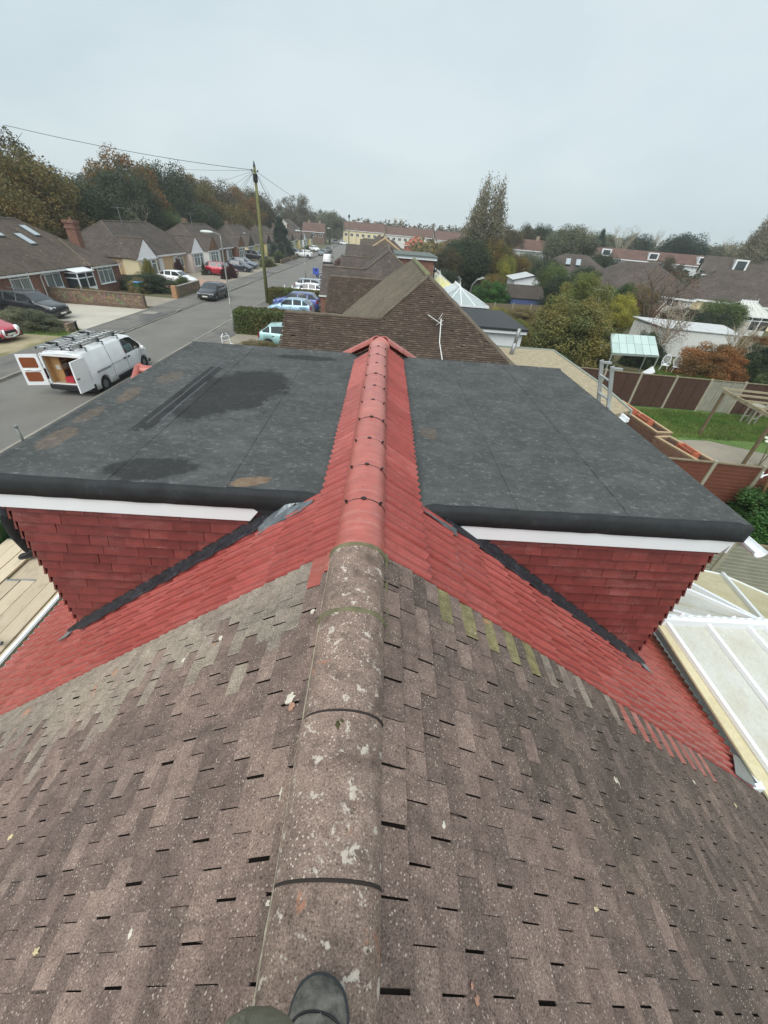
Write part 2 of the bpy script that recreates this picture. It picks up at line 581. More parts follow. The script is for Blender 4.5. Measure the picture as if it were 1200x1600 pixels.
TV = {}
for key, w in (('a', 0.1672), ('b', 0.1655), ('c', 0.1684), ('wide', 0.250), ('short', 0.1635)):
    TV[key] = plain_tile_mesh('tile', w, 0.175 if key == 'short' else 0.262)
GAUGE = 0.1075
TW = 0.172
cands = []
BOUND = {-1: 1.80, 1: 1.70}
for s in (-1, 1):
    for i in range(54):
        d = 0.185 + i*GAUGE + (0.02 if s > 0 else 0)
        off = TW/2 if i % 2 else 0.0
        ymax = BOUND[s]
        j = 0
        y = ymax - TW/2 - (0 if i % 2 else TW*0.25)
        edge = True
        while y > -2.6:
            cands.append((s, i, d, y, edge))
            y -= TW*(1.25 if edge and not i % 2 else 1.0); edge = False
def screen_size(s, d, y):
    p = slope_pt(s, d, y, 0.03)
    q = to_px(p)
    if q is None or not (-10 < q[0] < 1210 and -10 < q[1] < 1610):
        return 0.0
    r = (p - Vector((0, 0, CAMZ)))
    n = Vector((s*SA, 0, CA))
    cosv = max(0.0, -r.normalized().dot(n))
    ca = (Rm @ Vector((0, 0, -1))).dot(r.normalized())
    return cosv/(r.length_squared*ca**3)
cands = [(screen_size(s, d, y), s, i, d, y, e) for s, i, d, y, e in cands]
cands.sort(key=lambda q: -q[0])

meshes = {}
M_EDGE = plain('dark_tile_edge', (72, 62, 57), 1.0, 0.3, 30, spec=0.0)  # lower edge faces coloured darker than the tile tops
M_JOINT = plain('joint_shade', (30, 27, 25), 1.0, 0.2, 30, spec=0.0)  # shade between tiles put into the colour of side faces and joint strips
def tile_mesh(key, mat):
    k = (key, mat.name)
    if k not in meshes:
        V, F = TV[key]
        me = mesh_from('tile', V, F)
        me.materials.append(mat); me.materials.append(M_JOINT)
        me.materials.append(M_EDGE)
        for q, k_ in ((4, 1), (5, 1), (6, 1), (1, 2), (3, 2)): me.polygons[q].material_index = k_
        meshes[k] = me
    return meshes[k]
joined = {}
def place_tile(kind, key, mat, s, d, y, yaw, lift, part, dx=0.0):
    loc = slope_pt(s, d, y, lift)
    M3 = SM[s] @ Matrix.Rotation(yaw, 3, 'Z')
    if part:
        o = put(kind, tile_mesh(key, mat), None, house)
        o.matrix_local = Matrix.Translation(loc) @ M3.to_4x4()
    else:
        V, F = TV[key]
        jv, jf = joined.setdefault(mat.name, ([], []))
        b = len(jv)
        jv += [tuple(M3 @ Vector(v) + loc) for v in V]
        jf += [tuple(b+q for q in f) for f in F]

n_part = 0
extra_red = []
for sz, s, i, d, y, edge in cands:
    u = rng.random()
    key = 'abc'[rng.randrange(3)]
    # which material the tile gets
    mat = M_OLD
    dist_b = BOUND[s] - y
    if s > 0 and d > 1.25 + 0.35*math.sin(y*2.3+1) + 0.25*math.sin(y*5.1) + rng.uniform(-0.25, 0.25): mat = M_OLDDK  # darker tile colour further down the right slope
    if i == 0: key = 'short'
    if s < 0 and dist_b + rng.uniform(-.22, .22) < 0.50 + 0.15*math.sin(d*3.1) and d > 0.5: mat = M_LICH
    yaw = rng.gauss(0, 0.006)
    lift = rng.uniform(0, 0.004) + (0.006 if rng.random() < 0.04 else 0)
    yy = y + rng.gauss(0, 0.0022)
    dd = d + rng.gauss(0, 0.003)
    if edge and i % 2 == 0 and i: key = 'wide'
    if edge and s > 0:
        if i in (0, 2): mat = M_OLDDK
        elif 4 <= i <= 12 and i % 2 == 0: mat = M_MOSSY
        elif i in (16, 18, 22): mat = M_LICH
        elif 24 <= i <= 38 and i % 2 == 0: mat = M_HALFRED
        elif i == 14: mat = M_LICH
    if edge and s < 0 and i in (1, 2): mat = M_HALFRED
    part = n_part < 300 and sz > 0 and mat in (M_OLD, M_OLDDK, M_LICH)
    special = mat in (M_MOSSY, M_HALFRED)
    if special:
        nm = 'mossy_tile' if mat is M_MOSSY else 'red_half_tile'
        place_tile(nm, key, mat, s, dd, yy, yaw, lift, True)
        continue
    if part: n_part += 1
    place_tile('roof_tile', key, mat, s, dd, yy, yaw, lift, part)
for mn, (jv, jf) in joined.items():
    me = mesh_from('roof_tiles', jv, jf)
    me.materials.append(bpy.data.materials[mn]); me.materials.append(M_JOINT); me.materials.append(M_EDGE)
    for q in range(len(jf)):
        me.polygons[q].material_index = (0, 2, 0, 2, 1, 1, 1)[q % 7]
    o = put('roof_tiles', me, None, house)
    o['kind'] = 'stuff'

# ---- red interlocking tiles with two rolls each
def roman_mesh(flip=False):
    prof = []   # across the tile 0.30 wide: two rounded rolls and flat pans
    W_ = 0.302; n = 48
    for i in range(n+1):
        x = W_*i/n
        ph = (x/0.10067) % 1.0
        if flip: ph = (1-ph) % 1.0
        z = 0.030*(ph/0.167 if ph < 0.167 else 1-((ph-0.167)/0.833)**1.7)
        prof.append((x - W_/2, z))
    V = []; F = []
    Ln = 0.42
    for (yy, lf) in ((0.0, 0.027), (Ln, 0.0)):
        for x, z in prof:
            V.append((x, yy, lf+z))
    k = len(prof)
    for x, z in prof:
        V.append((x, 0.0, 0.027+z-0.016))
    for x, z in prof:
        V.append((x, 0.0, 0.027+z))
    for i in range(k-1):
        F.append((i, i+1, k+i+1, k+i))
        F.append((2*k+i, 2*k+i+1, 3*k+i+1, 3*k+i))
    F.append((0, k, 2*k)); F.append((k-1, 3*k-1, 2*k-1))
    me = mesh_from('red_tile', V, F)
    for p in me.polygons:
        p.use_smooth = len(p.vertices) == 4 and abs(p.normal.z) > 0.3
    me.materials.append(M_RED)
    return me
ROM = roman_mesh()
ROMF = roman_mesh(True)
RG = 0.350
def red_tile(s, k, y):
    d = 0.475 + RG*k
    o = put('red_tile', ROM if s > 0 else ROMF, None, house)
    loc = slope_pt(s, d + rng.gauss(0, 0.003), y, 0.0)
    sx = 1
    o.matrix_local = Matrix.Translation(loc) @ (SM[s] @ Matrix.Rotation(rng.gauss(0, 0.004), 3, 'Z')).to_4x4()
for s in (-1, 1):
    y0 = BOUND[s] + 0.01
    for k in range(0, 16):
        d = 0.475 + RG*k
        x = d*CA
        yend = 2.75
        if k == 0: yend = 6.75
        if x > 3.35: yend = 5.4
        y = y0 + 0.15
        while y < yend:
            red_tile(s, k, y)
            y += 0.302

# ---- ridge tiles
def ridge_mesh(name, Ln, w=0.155, h=0.150, th=0.018, n=16, mat=None, flat=1.0):
    V = []; F = []
    for yy in (0, Ln):
        for r_ in (0, 1):
            for i in range(n+1):
                a = math.pi*(0.06 + 0.88*i/n)
                ww, hh = (w, h) if r_ == 0 else (w-th, h-th)
                x = -ww*math.cos(a); z = hh*(math.sin(a)**0.9)
                V.append((x, yy, z))
    k = n+1
    def ix(e, r_, i): return e*2*k + r_*k + i
    for i in range(n):
        F.append((ix(0, 0, i), ix(0, 0, i+1), ix(1, 0, i+1), ix(1, 0, i)))
        F.append((ix(0, 1, i), ix(0, 1, i+1), ix(0, 0, i+1), ix(0, 0, i)))
        F.append((ix(1, 0, i), ix(1, 0, i+1), ix(1, 1, i+1), ix(1, 1, i)))
    F.append((ix(0, 0, 0), ix(1, 0, 0), ix(1, 1, 0), ix(0, 1, 0)))
    F.append((ix(0, 1, n), ix(1, 1, n), ix(1, 0, n), ix(0, 0, n)))
    outer = [f for f in F if all((q % (2*k)) < k for q in f)]
    inner = [f for f in F if f not in outer]
    nv = len(V)
    F = outer + [tuple(q+nv for q in f) for f in inner]
    me = mesh_from(name, V+V, F)
    for p in me.polygons:
        p.use_smooth = p.index < len(outer)
    me.materials.append(mat)
    return me
RX = -0.045
RB = 5.420
m_old = ridge_mesh('ridge_tile', 0.455, 0.158, 0.130, mat=M_RIDGEOLD)
joints = [-2.06, -1.60, -1.14, -0.68, -0.21, 0.25, 0.715, 1.18, 1.65]
for i in range(len(joints)-1):
    o = put('ridge_tile', m_old, None, house, (RX - 0.012 + rng.uniform(-0.004, 0.004), joints[i]+0.004, RB+rng.uniform(-0.004, 0.004) + (0.006 if i % 2 else 0)))
    o.rotation_euler = (rng.uniform(-0.012, 0.006), rng.uniform(-0.02, 0.02), rng.uniform(-0.008, 0.008))
m_red = ridge_mesh('red_ridge_tile', 0.460, 0.152, 0.130, mat=M_RIDGERED)
def clip_mesh():
    m = MB()
    n = 14
    pr = []
    for i in range(n+1):
        a = math.pi*(0.05+0.9*i/n)
        pr.append((-0.1530*math.cos(a), 0.1312*math.sin(a)**0.9))
    for i in range(n):
        (x0, z0), (x1, z1) = pr[i], pr[i+1]
        m.extrude([(x0, -0.003, z0), (x1, -0.003, z1), (x1*0.93, -0.003, z1*0.93), (x0*0.93, -0.003, z0*0.93)], (0, 0.006, 0))
    for a in (0.24, 0.5, 0.76):
        t = math.pi*a
        c = Vector((-0.153*math.cos(t), 0, 0.1325*math.sin(t)**0.9))
        M3 = Matrix.Rotation(math.pi/2 - t, 3, 'Y')
        m.box(c, (0.036, 0.016, 0.010), M=M3)
        m.box(c, (0.014, 0.030, 0.011), M=M3)
    return m.mesh('ridge_clip')
CLIP = clip_mesh()
CLIP.materials.append(M_BLACK)
y = 1.655
k = 0
while y < 6.45:
    o = put('red_ridge_tile', m_red, None, house, (RX + 0.012*(y/3-1)*1.2, y, RB - 0.002 + rng.uniform(-0.002, 0.002)))
    if k > 0:
        put('ridge_clip', CLIP, None, o, (0, -0.002, 0))
    y += 0.463; k += 1
# end cap at the hips and hip ridge tiles running down from it
m = MB()
m.blob((0.0, 6.80, RB-0.03), (0.165, 0.22, 0.175), 18, 10)
m.build('ridge_end_cap', M_RIDGERED, house, smooth=True)
hipm = ridge_mesh('hip_tile', 0.44, 0.140, 0.135, mat=M_RIDGERED)
for s in (-1, 1):
    a = Vector((0.0, 6.84, 5.47)); b = Vector((s*4.7, 11.5, 1.98))
    d = (b-a); n_h = int(d.length/0.43); d.normalize()
    side = d.cross(Vector((0, 0, 1))).normalized(); up = side.cross(d)
    for i in range(n_h):
        o = put('hip_tile', hipm, None, house)
        o.matrix_local = Matrix.Translation(a + d*(0.05+0.43*i)) @ Matrix((side, d, up)).transposed().to_4x4()

# mortar along and across the old ridge
def mortar(name, pts, w, h, mat, seed):
    m = MB(); rg = random.Random(seed)
    n = len(pts)
    V = []; F = []
    for i, p in enumerate(pts):
        p = Vector(p)
        d = (Vector(pts[min(i+1, n-1)])-Vector(pts[max(i-1, 0)])).normalized()
        sd = d.cross(Vector((0, 0, 1))).normalized()
        ww = w*rg.uniform(0.7, 1.25); hh = h*rg.uniform(0.7, 1.3)
        V += [p - sd*ww + Vector((0, 0, -0.02)), p - sd*ww*0.6 + Vector((0, 0, hh)), p + sd*ww*0.6 + Vector((0, 0, hh)), p + sd*ww + Vector((0, 0, -0.02))]
    for i in range(n-1):
        for k in range(3):
            F.append((4*i+k, 4*i+k+1, 4*i+5+k, 4*i+4+k))
    m.add(V, F)
    return m.build(name, mat, house, smooth=True)
def line(a, b, n):
    return [tuple(Vector(a).lerp(Vector(b), i/(n-1))) for i in range(n)]
mortar('bedding_mortar', line((RX-0.176, -2.0, 5.372), (RX-0.176, 1.7, 5.372), 160), 0.008, 0.016, M_MORTG, 1)
mortar('bedding_mortar', line((RX+0.150, -2.0, 5.405), (RX+0.150, 1.15, 5.405), 160), 0.010, 0.012, plain('dark_green_mortar', (62, 62, 50), 0.95, 0.3, 22, 0.8, 90), 2)
mortar('bedding_mortar', line((RX+0.156, 1.12, 5.405), (RX+0.150, 1.72, 5.405), 30), 0.020, 0.020, M_MORTAR, 3)
def arc_mortar(y, w, th, mat, seed, wd=0.160, hh=0.131, a0=0.04, a1=0.96, sl=0.0):
    rg = random.Random(seed); V = []; F = []; n = 30
    for i in range(n+1):
        a = math.pi*(a0+(a1-a0)*i/n)
        c, s_ = -math.cos(a), math.sin(a)**0.9
        q = w*rg.uniform(0.75, 1.3)
        for yy, k in ((y-q, 0.0), (y-q*0.4, th), (y+q*0.4, th*0.9), (y+q, 0.0)):
            V.append((RX-0.012+(wd+k)*c, yy+sl*c, RB+(hh+k)*s_))
    for i in range(n):
        for k in range(3):
            F.append((4*i+k, 4*i+4+k, 4*i+5+k, 4*i+k+1))
    m = MB(); m.add(V, F); m.build('joint_mortar', mat, house, smooth=True)
arc_mortar(1.185, 0.016, 0.011, M_MORTAR, 4)
arc_mortar(1.655, 0.014, 0.010, M_MORTAR, 5)
for yy, sd in ((0.715, 8), (0.25, 9)):
    m = MB()
    n = 20
    for i in range(n):
        a0, a1 = [math.pi*(0.06+0.88*(i+q)/n) for q in (0, 1)]
        P = [(RX-0.012-0.1590*math.cos(a), RB+0.1315*math.sin(a)**0.9) for a in (a0, a1)]
        m.extrude([(P[0][0], yy-0.004, P[0][1]), (P[1][0], yy-0.004, P[1][1]), (P[1][0], yy+0.004, P[1][1]), (P[0][0], yy+0.004, P[0][1])], (0, 0, -0.02))
    m.build('open_joint', M_UNDER, house)
# moss cushion
m = MB()
m.blob((RX-0.025, 0.66, RB+0.127), (0.013, 0.018, 0.008), 8, 5, 0.3, 3)
m.blob((RX-0.015, 0.675, RB+0.128), (0.009, 0.010, 0.006), 8, 5, 0.3, 4)
m.build('moss', plain('moss_green', (72, 70, 40), 0.95, 0.3, 60), house, smooth=True)

# lichen crusts and leaves lying on the tiles
M_CRUST = plain('white_lichen_crust', (214, 206, 190), 0.95, 0.2, 60, 0.6, 120)
M_CRUSTO = plain('orange_lichen_crust', (174, 134, 114), 0.95, 0.25, 60, 0.6, 120)
M_LEAFD = plain('dry_leaf', (206, 190, 150), 0.9, 0.2, 30)
def crust(nm, s, d, y, r, mat, seed, h=0.037, el=1.0):
    rg = random.Random(seed); n = 14
    rim = []
    for i in range(n):
        a = 2*math.pi*i/n; q = r*rg.uniform(0.5, 1.15)
        rim.append(slope_pt(s, d + q*math.cos(a), y + q*el*math.sin(a), h))
    m = MB(); c = slope_pt(s, d, y, h+0.003)
    V = [c] + rim + [p - Vector((0, 0, 0.012)) for p in rim]
    F = [(0, 1+i, 1+(i+1) % n) for i in range(n)] + [(1+i, 1+n+i, 1+n+(i+1) % n, 1+(i+1) % n) for i in range(n)]
    m.add(V, F); return m.build(nm, mat, house)
for (s_, d_, y_, r_, mt_) in ((-1, .355, .885, .030, 0), (-1, .338, .838, .022, 1), (-1, .285, .515, .028, 0), (-1, .32, 1.35, .018, 0), (-1, 1.08, 1.47, .022, 0), (-1, 1.13, 1.44, .016, 1), (-1, 1.40, 1.42, .02, 0), (1, .46, .06, .012, 1), (1, .445, .085, .008, 1),
                          (1, 2.03, .95, .03, 0), (1, .39, .45, .012, 0), (1, 3.6, 1.3, .02, 0), (-1, .27, .23, .012, 0), (1, .86, -.1, .02, 1), (-1, .9, .2, .014, 0)):
    crust('lichen_patch', s_, d_, y_, r_, M_CRUSTO if mt_ else M_CRUST, int(d_*1000))
for (s_, d_, y_, r_) in ((-1, 2.33, .64, .026), (-1, 1.46, .183, .022), (1, 1.28, .32, .022), (1, 4.45, 1.30, .03)):
    lf_ = crust('fallen_leaf', s_, d_, y_, r_, M_LEAFD, int(d_*100), 0.042, 0.55)
# ---- dormers
FZ = 5.165
def hang_mesh():
    w, Ln, th = 0.1635, 0.20, 0.012
    m = MB()
    # tile hangs in the x-z plane, lower edge at z=0 tipped out towards -y
    m.add([(-w/2, -0.060, 0), (w/2, -0.060, 0), (w/2, -0.036, 0), (-w/2, -0.036, 0), (-w/2, 0.0, Ln), (w/2, 0.0, Ln)],
          [(0, 1, 5, 4), (0, 3, 2, 1), (0, 4, 3), (1, 2, 5)])
    return m.mesh('hanging_tile')
HANG = hang_mesh()
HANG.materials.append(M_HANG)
def zslope(x): return RZ - 0.74*abs(x)
for s in (-1, 1):
    dm = MB()
    ya = 2.745 if s < 0 else 2.68
    dm.b2((s*0.60, ya, 3.1), (s*3.12, 7.08, 5.06))
    dorm = dm.build('dormer', M_UNDER, house, label='flat roofed dormer on the %s side of the red ridge, felt roof and tile hung cheek' % ('road' if s < 0 else 'garden'))
    x_out = 3.16
    # cheek tiles
    GH = 0.117
    for r_ in range(0, 17):
        zb = 4.80 - GH*r_ + (0.0)
        off = 0.0825 if r_ % 2 else 0.0
        xk = x_out - 0.080 - off*1.0
        first = True
        xx = x_out - 0.08
        if off:
            pass
        q = 0
        while True:
            xx = x_out - 0.080 - off - 0.165*q
            if xx < 0.5: break
            if zb + 0.09 > zslope(xx + 0.05) + 0.03:
                o = put('hanging_tile', HANG, None, dorm, (s*xx + rng.gauss(0, 0.002), ya, zb + rng.gauss(0, 0.002)), (rng.gauss(0, 0.01), rng.gauss(0, 0.012), 0))
            q += 1
        if off and zb + 0.09 > zslope(x_out):
            o = put('hanging_tile', HANG, None, dorm, (s*(x_out-0.041), ya, zb))
            o.scale = (0.5, 1, 1)
    # outer face courses, seen end on as a saw edge
    om = MB()
    for r_ in range(0, 18):
        zb = 4.80 - GH*r_
        if zb < 2.9: break
        yy = ya - 0.03
        while yy < 7.0:
            w = 0.162
            x0, x1 = s*(x_out+0.070), s*(x_out+0.01)
            om.add([(x0, yy, zb), (x0, yy+w, zb), (s*(x_out+0.045), yy+w, zb), (s*(x_out+0.045), yy, zb), (x1, yy, zb+0.2), (x1, yy+w, zb+0.2)],
                   [(0, 1, 5, 4), (0, 3, 2, 1), (0, 4, 3), (1, 2, 5)])
            yy += 0.166
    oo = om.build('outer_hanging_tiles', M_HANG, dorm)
    oo['kind'] = 'stuff'
    # cloak tiles stepping along the flashing
    # fascia and felt drip
    yf = ya - 0.085
    fm = MB()
    xi = 0.72 if s > 0 else 0.93
    fm.extrude([(s*xi, yf, 5.015), (s*3.24, yf, 5.015), (s*3.17, yf, 4.862), (s*(xi+0.12), yf, 4.862)], (0, 0.018, 0))
    fm.b2((s*3.235, yf+0.002, 4.862), (s*3.217, 7.12, 5.015))
    fm.b2((s*0.5, 7.13, 4.9), (s*3.21, 7.115, 5.015))
    fm.build('fascia', M_WHITE, dorm)
    dr = MB()
    nseg = 26
    # soft front kerb of felt: rounded top edge, hanging face
    V = []; F = []
    rg = random.Random(11+s)
    prof = [(0.10, 0.0), (0.045, 0.014), (0.012, 0.008), (-0.004, -0.020), (-0.008, -0.07), (-0.006, -0.150), (0.006, -0.152)]
    x0, x1 = 0.43, 3.285
    for i in range(nseg+1):
        x = x0+(x1-x0)*i/nseg
        jz = rg.uniform(-0.002, 0.002); jy = rg.uniform(-0.003, 0.003)
        if i == 0: jz -= 0.01
        for a, b in prof:
            V.append((s*x, yf-0.012+a+(jy if b < 0 else 0), FZ-0.006+b+jz))
    kk = len(prof)
    for i in range(nseg):
        for k in range(kk-1):
            F.append((i*kk+k, i*kk+k+1, (i+1)*kk+k+1, (i+1)*kk+k))
    dr.add(V, F)
    dr.b2((s*3.275, yf-0.01, FZ-0.155), (s*3.292, 7.2, FZ-0.006))
    dr.build('felt_drip', M_FELTEDGE, dorm, smooth=True)
    up = MB()
    up.extrude([(s*0.42, 7.10, FZ), (s*0.42, 7.17, FZ+0.03), (s*0.42, 7.2, FZ+0.02), (s*0.42, 7.2, FZ-0.12)], (s*2.87, 0, 0))
    up.extrude([(s*3.20, yf+0.02, FZ), (s*3.245, yf+0.02, FZ+0.016), (s*3.29, yf+0.02, FZ+0.004), (s*3.29, yf+0.02, FZ-0.1)], (0, 7.15-yf, 0))
    up.build('felt_upstand', M_FELTEDGE if False else M_FELT, dorm)
    # felt sheets, lapped
    lim = [0.36, 1.27, 2.25, 3.285] if s < 0 else [0.36, 1.30, 2.28, 3.285]
    for k in range(3):
        fm = MB()
        a, b = lim[k], lim[k+1]
        a2 = a if k == 0 else a-0.05
        z0 = FZ + 0.004 - 0.000*k
        nx, ny = 6, 30
        V = []; F = []
        rg = random.Random(40+k+s)
        for j in range(ny+1):
            for i in range(nx+1):
                u = i/nx
                x = a2 + (b-a2)*u
                yy = (yf+0.02) + (7.15-(yf+0.02))*j/ny
                z = FZ + (0.0022*(1-u)*2 if k else 0.0) + rg.uniform(-0.0012, 0.0012)
                V.append((s*x, yy, z))
        for j in range(ny):
            for i in range(nx):
                q = j*(nx+1)+i
                F.append((q, q+1, q+nx+2, q+nx+1) if s > 0 else (q, q+nx+1, q+nx+2, q+1))
        fm.add(V, F)
        fm.build('felt_sheet', M_FELT, dorm, smooth=True)
    # stepped lead along the foot of the cheek
    lm = MB()
    V = []; F = []
    n = 40
    rg = random.Random(70+s)
    for i in range(n+1):
        xx = 0.62 + (3.34-0.62)*i/n
        zz = zslope(xx)
        wv = 0.012*math.sin(i*1.9) + rg.uniform(-0.006, 0.006)
        tip = min(1.0, (n-i)/4)
        V += [(s*xx, ya-0.055, zz+0.105+0.04*tip), (s*xx, ya-0.066, zz+0.088), (s*(xx+0.01), ya-0.075*max(tip, .3)-0.05+wv, zz+0.082), (s*(xx+0.01), ya-0.095*max(tip, .2)-0.05+wv, zz+0.055)]
    for i in range(n):
        for k in range(3):
            q = 4*i+k
            F.append((q, q+4, q+5, q+1) if s > 0 else (q, q+1, q+5, q+4))
    lm.add(V, F)
    lm.build('lead_flashing', M_LEAD, dorm, smooth=True)
    tip = MB()
    zz = zslope(3.36)+0.06
    tip.extrude([(s*3.22, ya-0.07, zslope(3.22)+0.075), (s*3.30, ya-0.14, zslope(3.3)+0.072), (s*3.45, ya-0.13, zslope(3.45)+0.068), (s*3.36, ya-0.04, zslope(3.36)+0.075)], (0, 0, -0.012))
    tip.build('flashing_tip', M_LEADNEW, dorm)
    # crumpled lead at the inner top corner
    cm = MB()
    xs = (0.50, 0.60, 0.72, 0.84, 0.98) if s < 0 else (0.46, 0.51, 0.58, 0.66, 0.76)
    V = []; F = []
    rg = random.Random(90+s)
    for i, xx in enumerate(xs):
        top = min(5.14, zslope(xx)+0.20) - 0.03*i
        V += [(s*xx, yf-0.012+rg.uniform(-.015, .01), top), (s*(xx-0.02), yf-0.05+rg.uniform(-.02, .01), (top+zslope(xx)+0.09)/2), (s*(xx-0.03), yf-0.135+rg.uniform(-.02, .02), zslope(xx)+0.078)]
    for i in range(len(xs)-1):
        for k in range(2):
            q = 3*i+k
            F.append((q, q+3, q+4, q+1) if s > 0 else (q, q+1, q+4, q+3))
    cm.add(V, F)
    cm.build('corner_lead', M_LEADNEW if s < 0 else M_LEADNEW, dorm)
    # black felt tail tucked under the drip above the fascia end
    tm = MB()
    tm.extrude([(s*0.43, yf-0.014, 5.03), (s*(xi+0.10), yf-0.014, 5.03), (s*(xi+0.02), yf-0.004, 4.96), (s*(xi-0.1), yf-0.004, 4.945), (s*(0.44), yf-0.004, 5.02)], (0, 0.05, 0))
    tm.build('felt_tail', M_FELTEDGE, dorm)

# gutters
def gutter(name, x, y0, y1, z, s, r, mat, parent):
    m = MB(); n = 8; V = []; F = []
    out = [(r*math.cos(math.pi+math.pi*i/n), r*math.sin(math.pi+math.pi*i/n)) for i in range(n+1)]
    inn = [((r-.006)*math.cos(math.pi+math.pi*i/n), (r-.006)*math.sin(math.pi+math.pi*i/n)) for i in range(n, -1, -1)]
    P = [(x+a, y0, z+b) for a, b in out+inn]
    m.extrude(P, (0, y1-y0, 0))
    return m.build(name, mat, parent, smooth=False)
gutter('dormer_gutter', 3.36, 2.46, 7.2, 5.005, 1, 0.062, M_WHITE, house)
gutter('dormer_gutter', -3.36, 2.72, 7.2, 5.005, 1, 0.062, M_WHITE, house)
gutter('eaves_gutter', 4.775, 1.75, 11.0, 2.045, 1, 0.034, M_WHITE, house)
gutter('eaves_gutter', -4.775, 1.85, 11.0, 2.045, 1, 0.034, M_WHITE, house)
m = MB()
m.b2((4.70, -7.5, 1.86), (4.73, 11.3, 2.0)); m.b2((-4.73, -7.5, 1.86), (-4.70, 11.3, 2.0))
m.b2((4.55, 1.7, 2.02), (4.74, 1.76, 2.12))
m.build('eaves_fascia', M_WHITE, house)
m = MB()
m.b2((4.72, 1.76, 2.075), (4.78, 11.2, 2.085)); m.b2((-4.78, 1.86, 2.075), (-4.73, 11.2, 2.085))
m.build('eaves_comb', M_WHITE, house)['kind'] = 'stuff'
m = MB()
m.b2((-4.4, -7.8, 0), (4.4, 11.0, 2.0))
m.build('wall', M_BRICK, house, uv=True)
# lead saddle and grey capping on the lower right corner of the old roof
m = MB()
m.extrude([slope_pt(1, 5.15, 1.72, 0.06), slope_pt(1, 5.35, 1.70, 0.06), slope_pt(1, 5.80, 1.72, 0.06), slope_pt(1, 5.78, 2.02, 0.085), slope_pt(1, 5.5, 2.0, 0.085)], (0, 0, -0.015))
m.build('lead_saddle', M_LEADNEW, house)
m = MB()
m.b2((4.72, 1.60, 1.86), (7.5, 1.70, 1.93)); 
m.build('capping', plain('grey_capping', (92, 98, 104), 0.5, 0.1, 5), house, bevel=0.01)
m = MB()
m.b2((4.72, -7.5, 1.70), (7.4, 1.64, 1.80))
m.build('lean_to_roof', mat_old_tile('old_felt_roof', [(98, 88, 80)]*4, 0.4), house)
m = MB()
m.poly([(4.80, 1.2, 1.806), (5.2, 1.3, 1.806), (6.6, 1.0, 1.806), (6.2, 0.3, 1.806), (5.2, 0.5, 1.806)])
m.build('lead_patch', M_LEADNEW, house)
m = MB()
m.b2((4.5, -7.4, 0), (7.3, 1.60, 1.70))
m.build('rear_wall', M_BRICK, house, uv=True)

# front wing of the same house: only its ridge end shows beyond the felt
m = MB()
m.poly([(-5.7, 9.30, 3.95), (-3.2, 9.30, 3.95), (-3.2, 11.8, 2.1), (-5.7, 11.8, 2.1)])
m.poly([(-3.2, 9.30, 3.95), (-5.7, 9.30, 3.95), (-5.7, 6.8, 2.1), (-3.2, 6.8, 2.1)])
m.build('wing_roof', M_RED, house)
m = MB()
m.poly([(-5.6, 7.0, 0), (-5.6, 7.0, 2.15), (-5.6, 9.30, 3.85), (-5.6, 11.6, 2.15), (-5.6, 11.6, 0)])
m.b2((-5.6, 7.0, 0), (-3.4, 11.6, 2.1))
m.build('wing_wall', M_BRICK, house, uv=True)
wr = ridge_mesh('wing_ridge_tile', 0.45, 0.14, 0.13, mat=M_RIDGERED)
for i in range(6):
    o = put('wing_ridge_tile', wr, None, house, (-5.72+0.46*i, 9.30, 3.90), (0, 0, -math.pi/2))
m = MB()
m.tube([(-5.66, 9.27, 4.0), (-5.66, 6.8, 2.2)], 0.075, 10); m.tube([(-5.66, 9.33, 4.0), (-5.66, 11.8, 2.2)], 0.075, 10)
m.build('verge', M_RIDGERED, house, smooth=True)
# ------------------------------------------------------------------ ground, road, pavements
def mat_ground(name, c1, c2, sc=2.0, bump=0.3, bs=30, rough=0.95, c3=None, fine=0.25):
    t = NT(name); v = t.pos()
    col = t.mix(t.ramp(t.noise(v, sc, 6, 0.65), [(0.35, 0), (0.65, 1)]), lin(c1), lin(c2))
    if c3:
        col = t.mix(t.ramp(t.noise(v, sc*0.35, 5, 0.6, 0.5), [(0.52, 0), (0.62, 0.8)]), col, lin(c3))
    fn = t.noise(v, bs, 3, 0.75)
    col = t.mix(1.0, col, t.ramp(fn, [(0.3, 1-fine), (0.7, 1+fine)]), 'MULTIPLY')
    return t.out(col, rough, t.bump(fn, bump, 0.02))
M_ROAD = mat_ground('asphalt_road', (104, 102, 97), (116, 114, 108), 0.35, 0.2, 25, 0.85, None, 0.12)
M_PAVE = mat_ground('asphalt_pavement', (98, 96, 92), (116, 114, 108), 0.7, 0.2, 30, 0.9, (78, 78, 80), 0.15)
M_KERB = mat_ground('kerb_concrete', (150, 146, 136), (128, 126, 118), 1.0, 0.2, 30)
M_GARDEN = mat_ground('garden_earth', (78, 80, 50), (96, 88, 64), 0.5, 0.5, 10, 0.95, (66, 80, 40), 0.3)
M_GRASS = mat_ground('lawn_grass', (78, 104, 46), (94, 118, 56), 1.6, 0.8, 30, 0.95, (64, 96, 34), 0.35)
M_CONC = mat_ground('pale_concrete', (186, 182, 170), (172, 168, 154), 0.6, 0.15, 30, 0.9, None, 0.08)
M_CONCD = mat_ground('drive_concrete', (150, 142, 126), (134, 128, 116), 0.8, 0.2, 30, 0.9, None, 0.12)
M_PINKP = mat_ground('pink_paving', (172, 140, 122), (156, 132, 118), 0.8, 0.2, 30, 0.9, None, 0.12)
M_SAND = mat_ground('sandy_track', (164, 152, 124), (146, 136, 108), 0.9, 0.3, 24, 0.95, (104, 104, 62), 0.2)
M_CHIP = mat_ground('stone_chippings', (150, 138, 112), (176, 164, 138), 5, 0.9, 45, 0.95, None, 0.5)

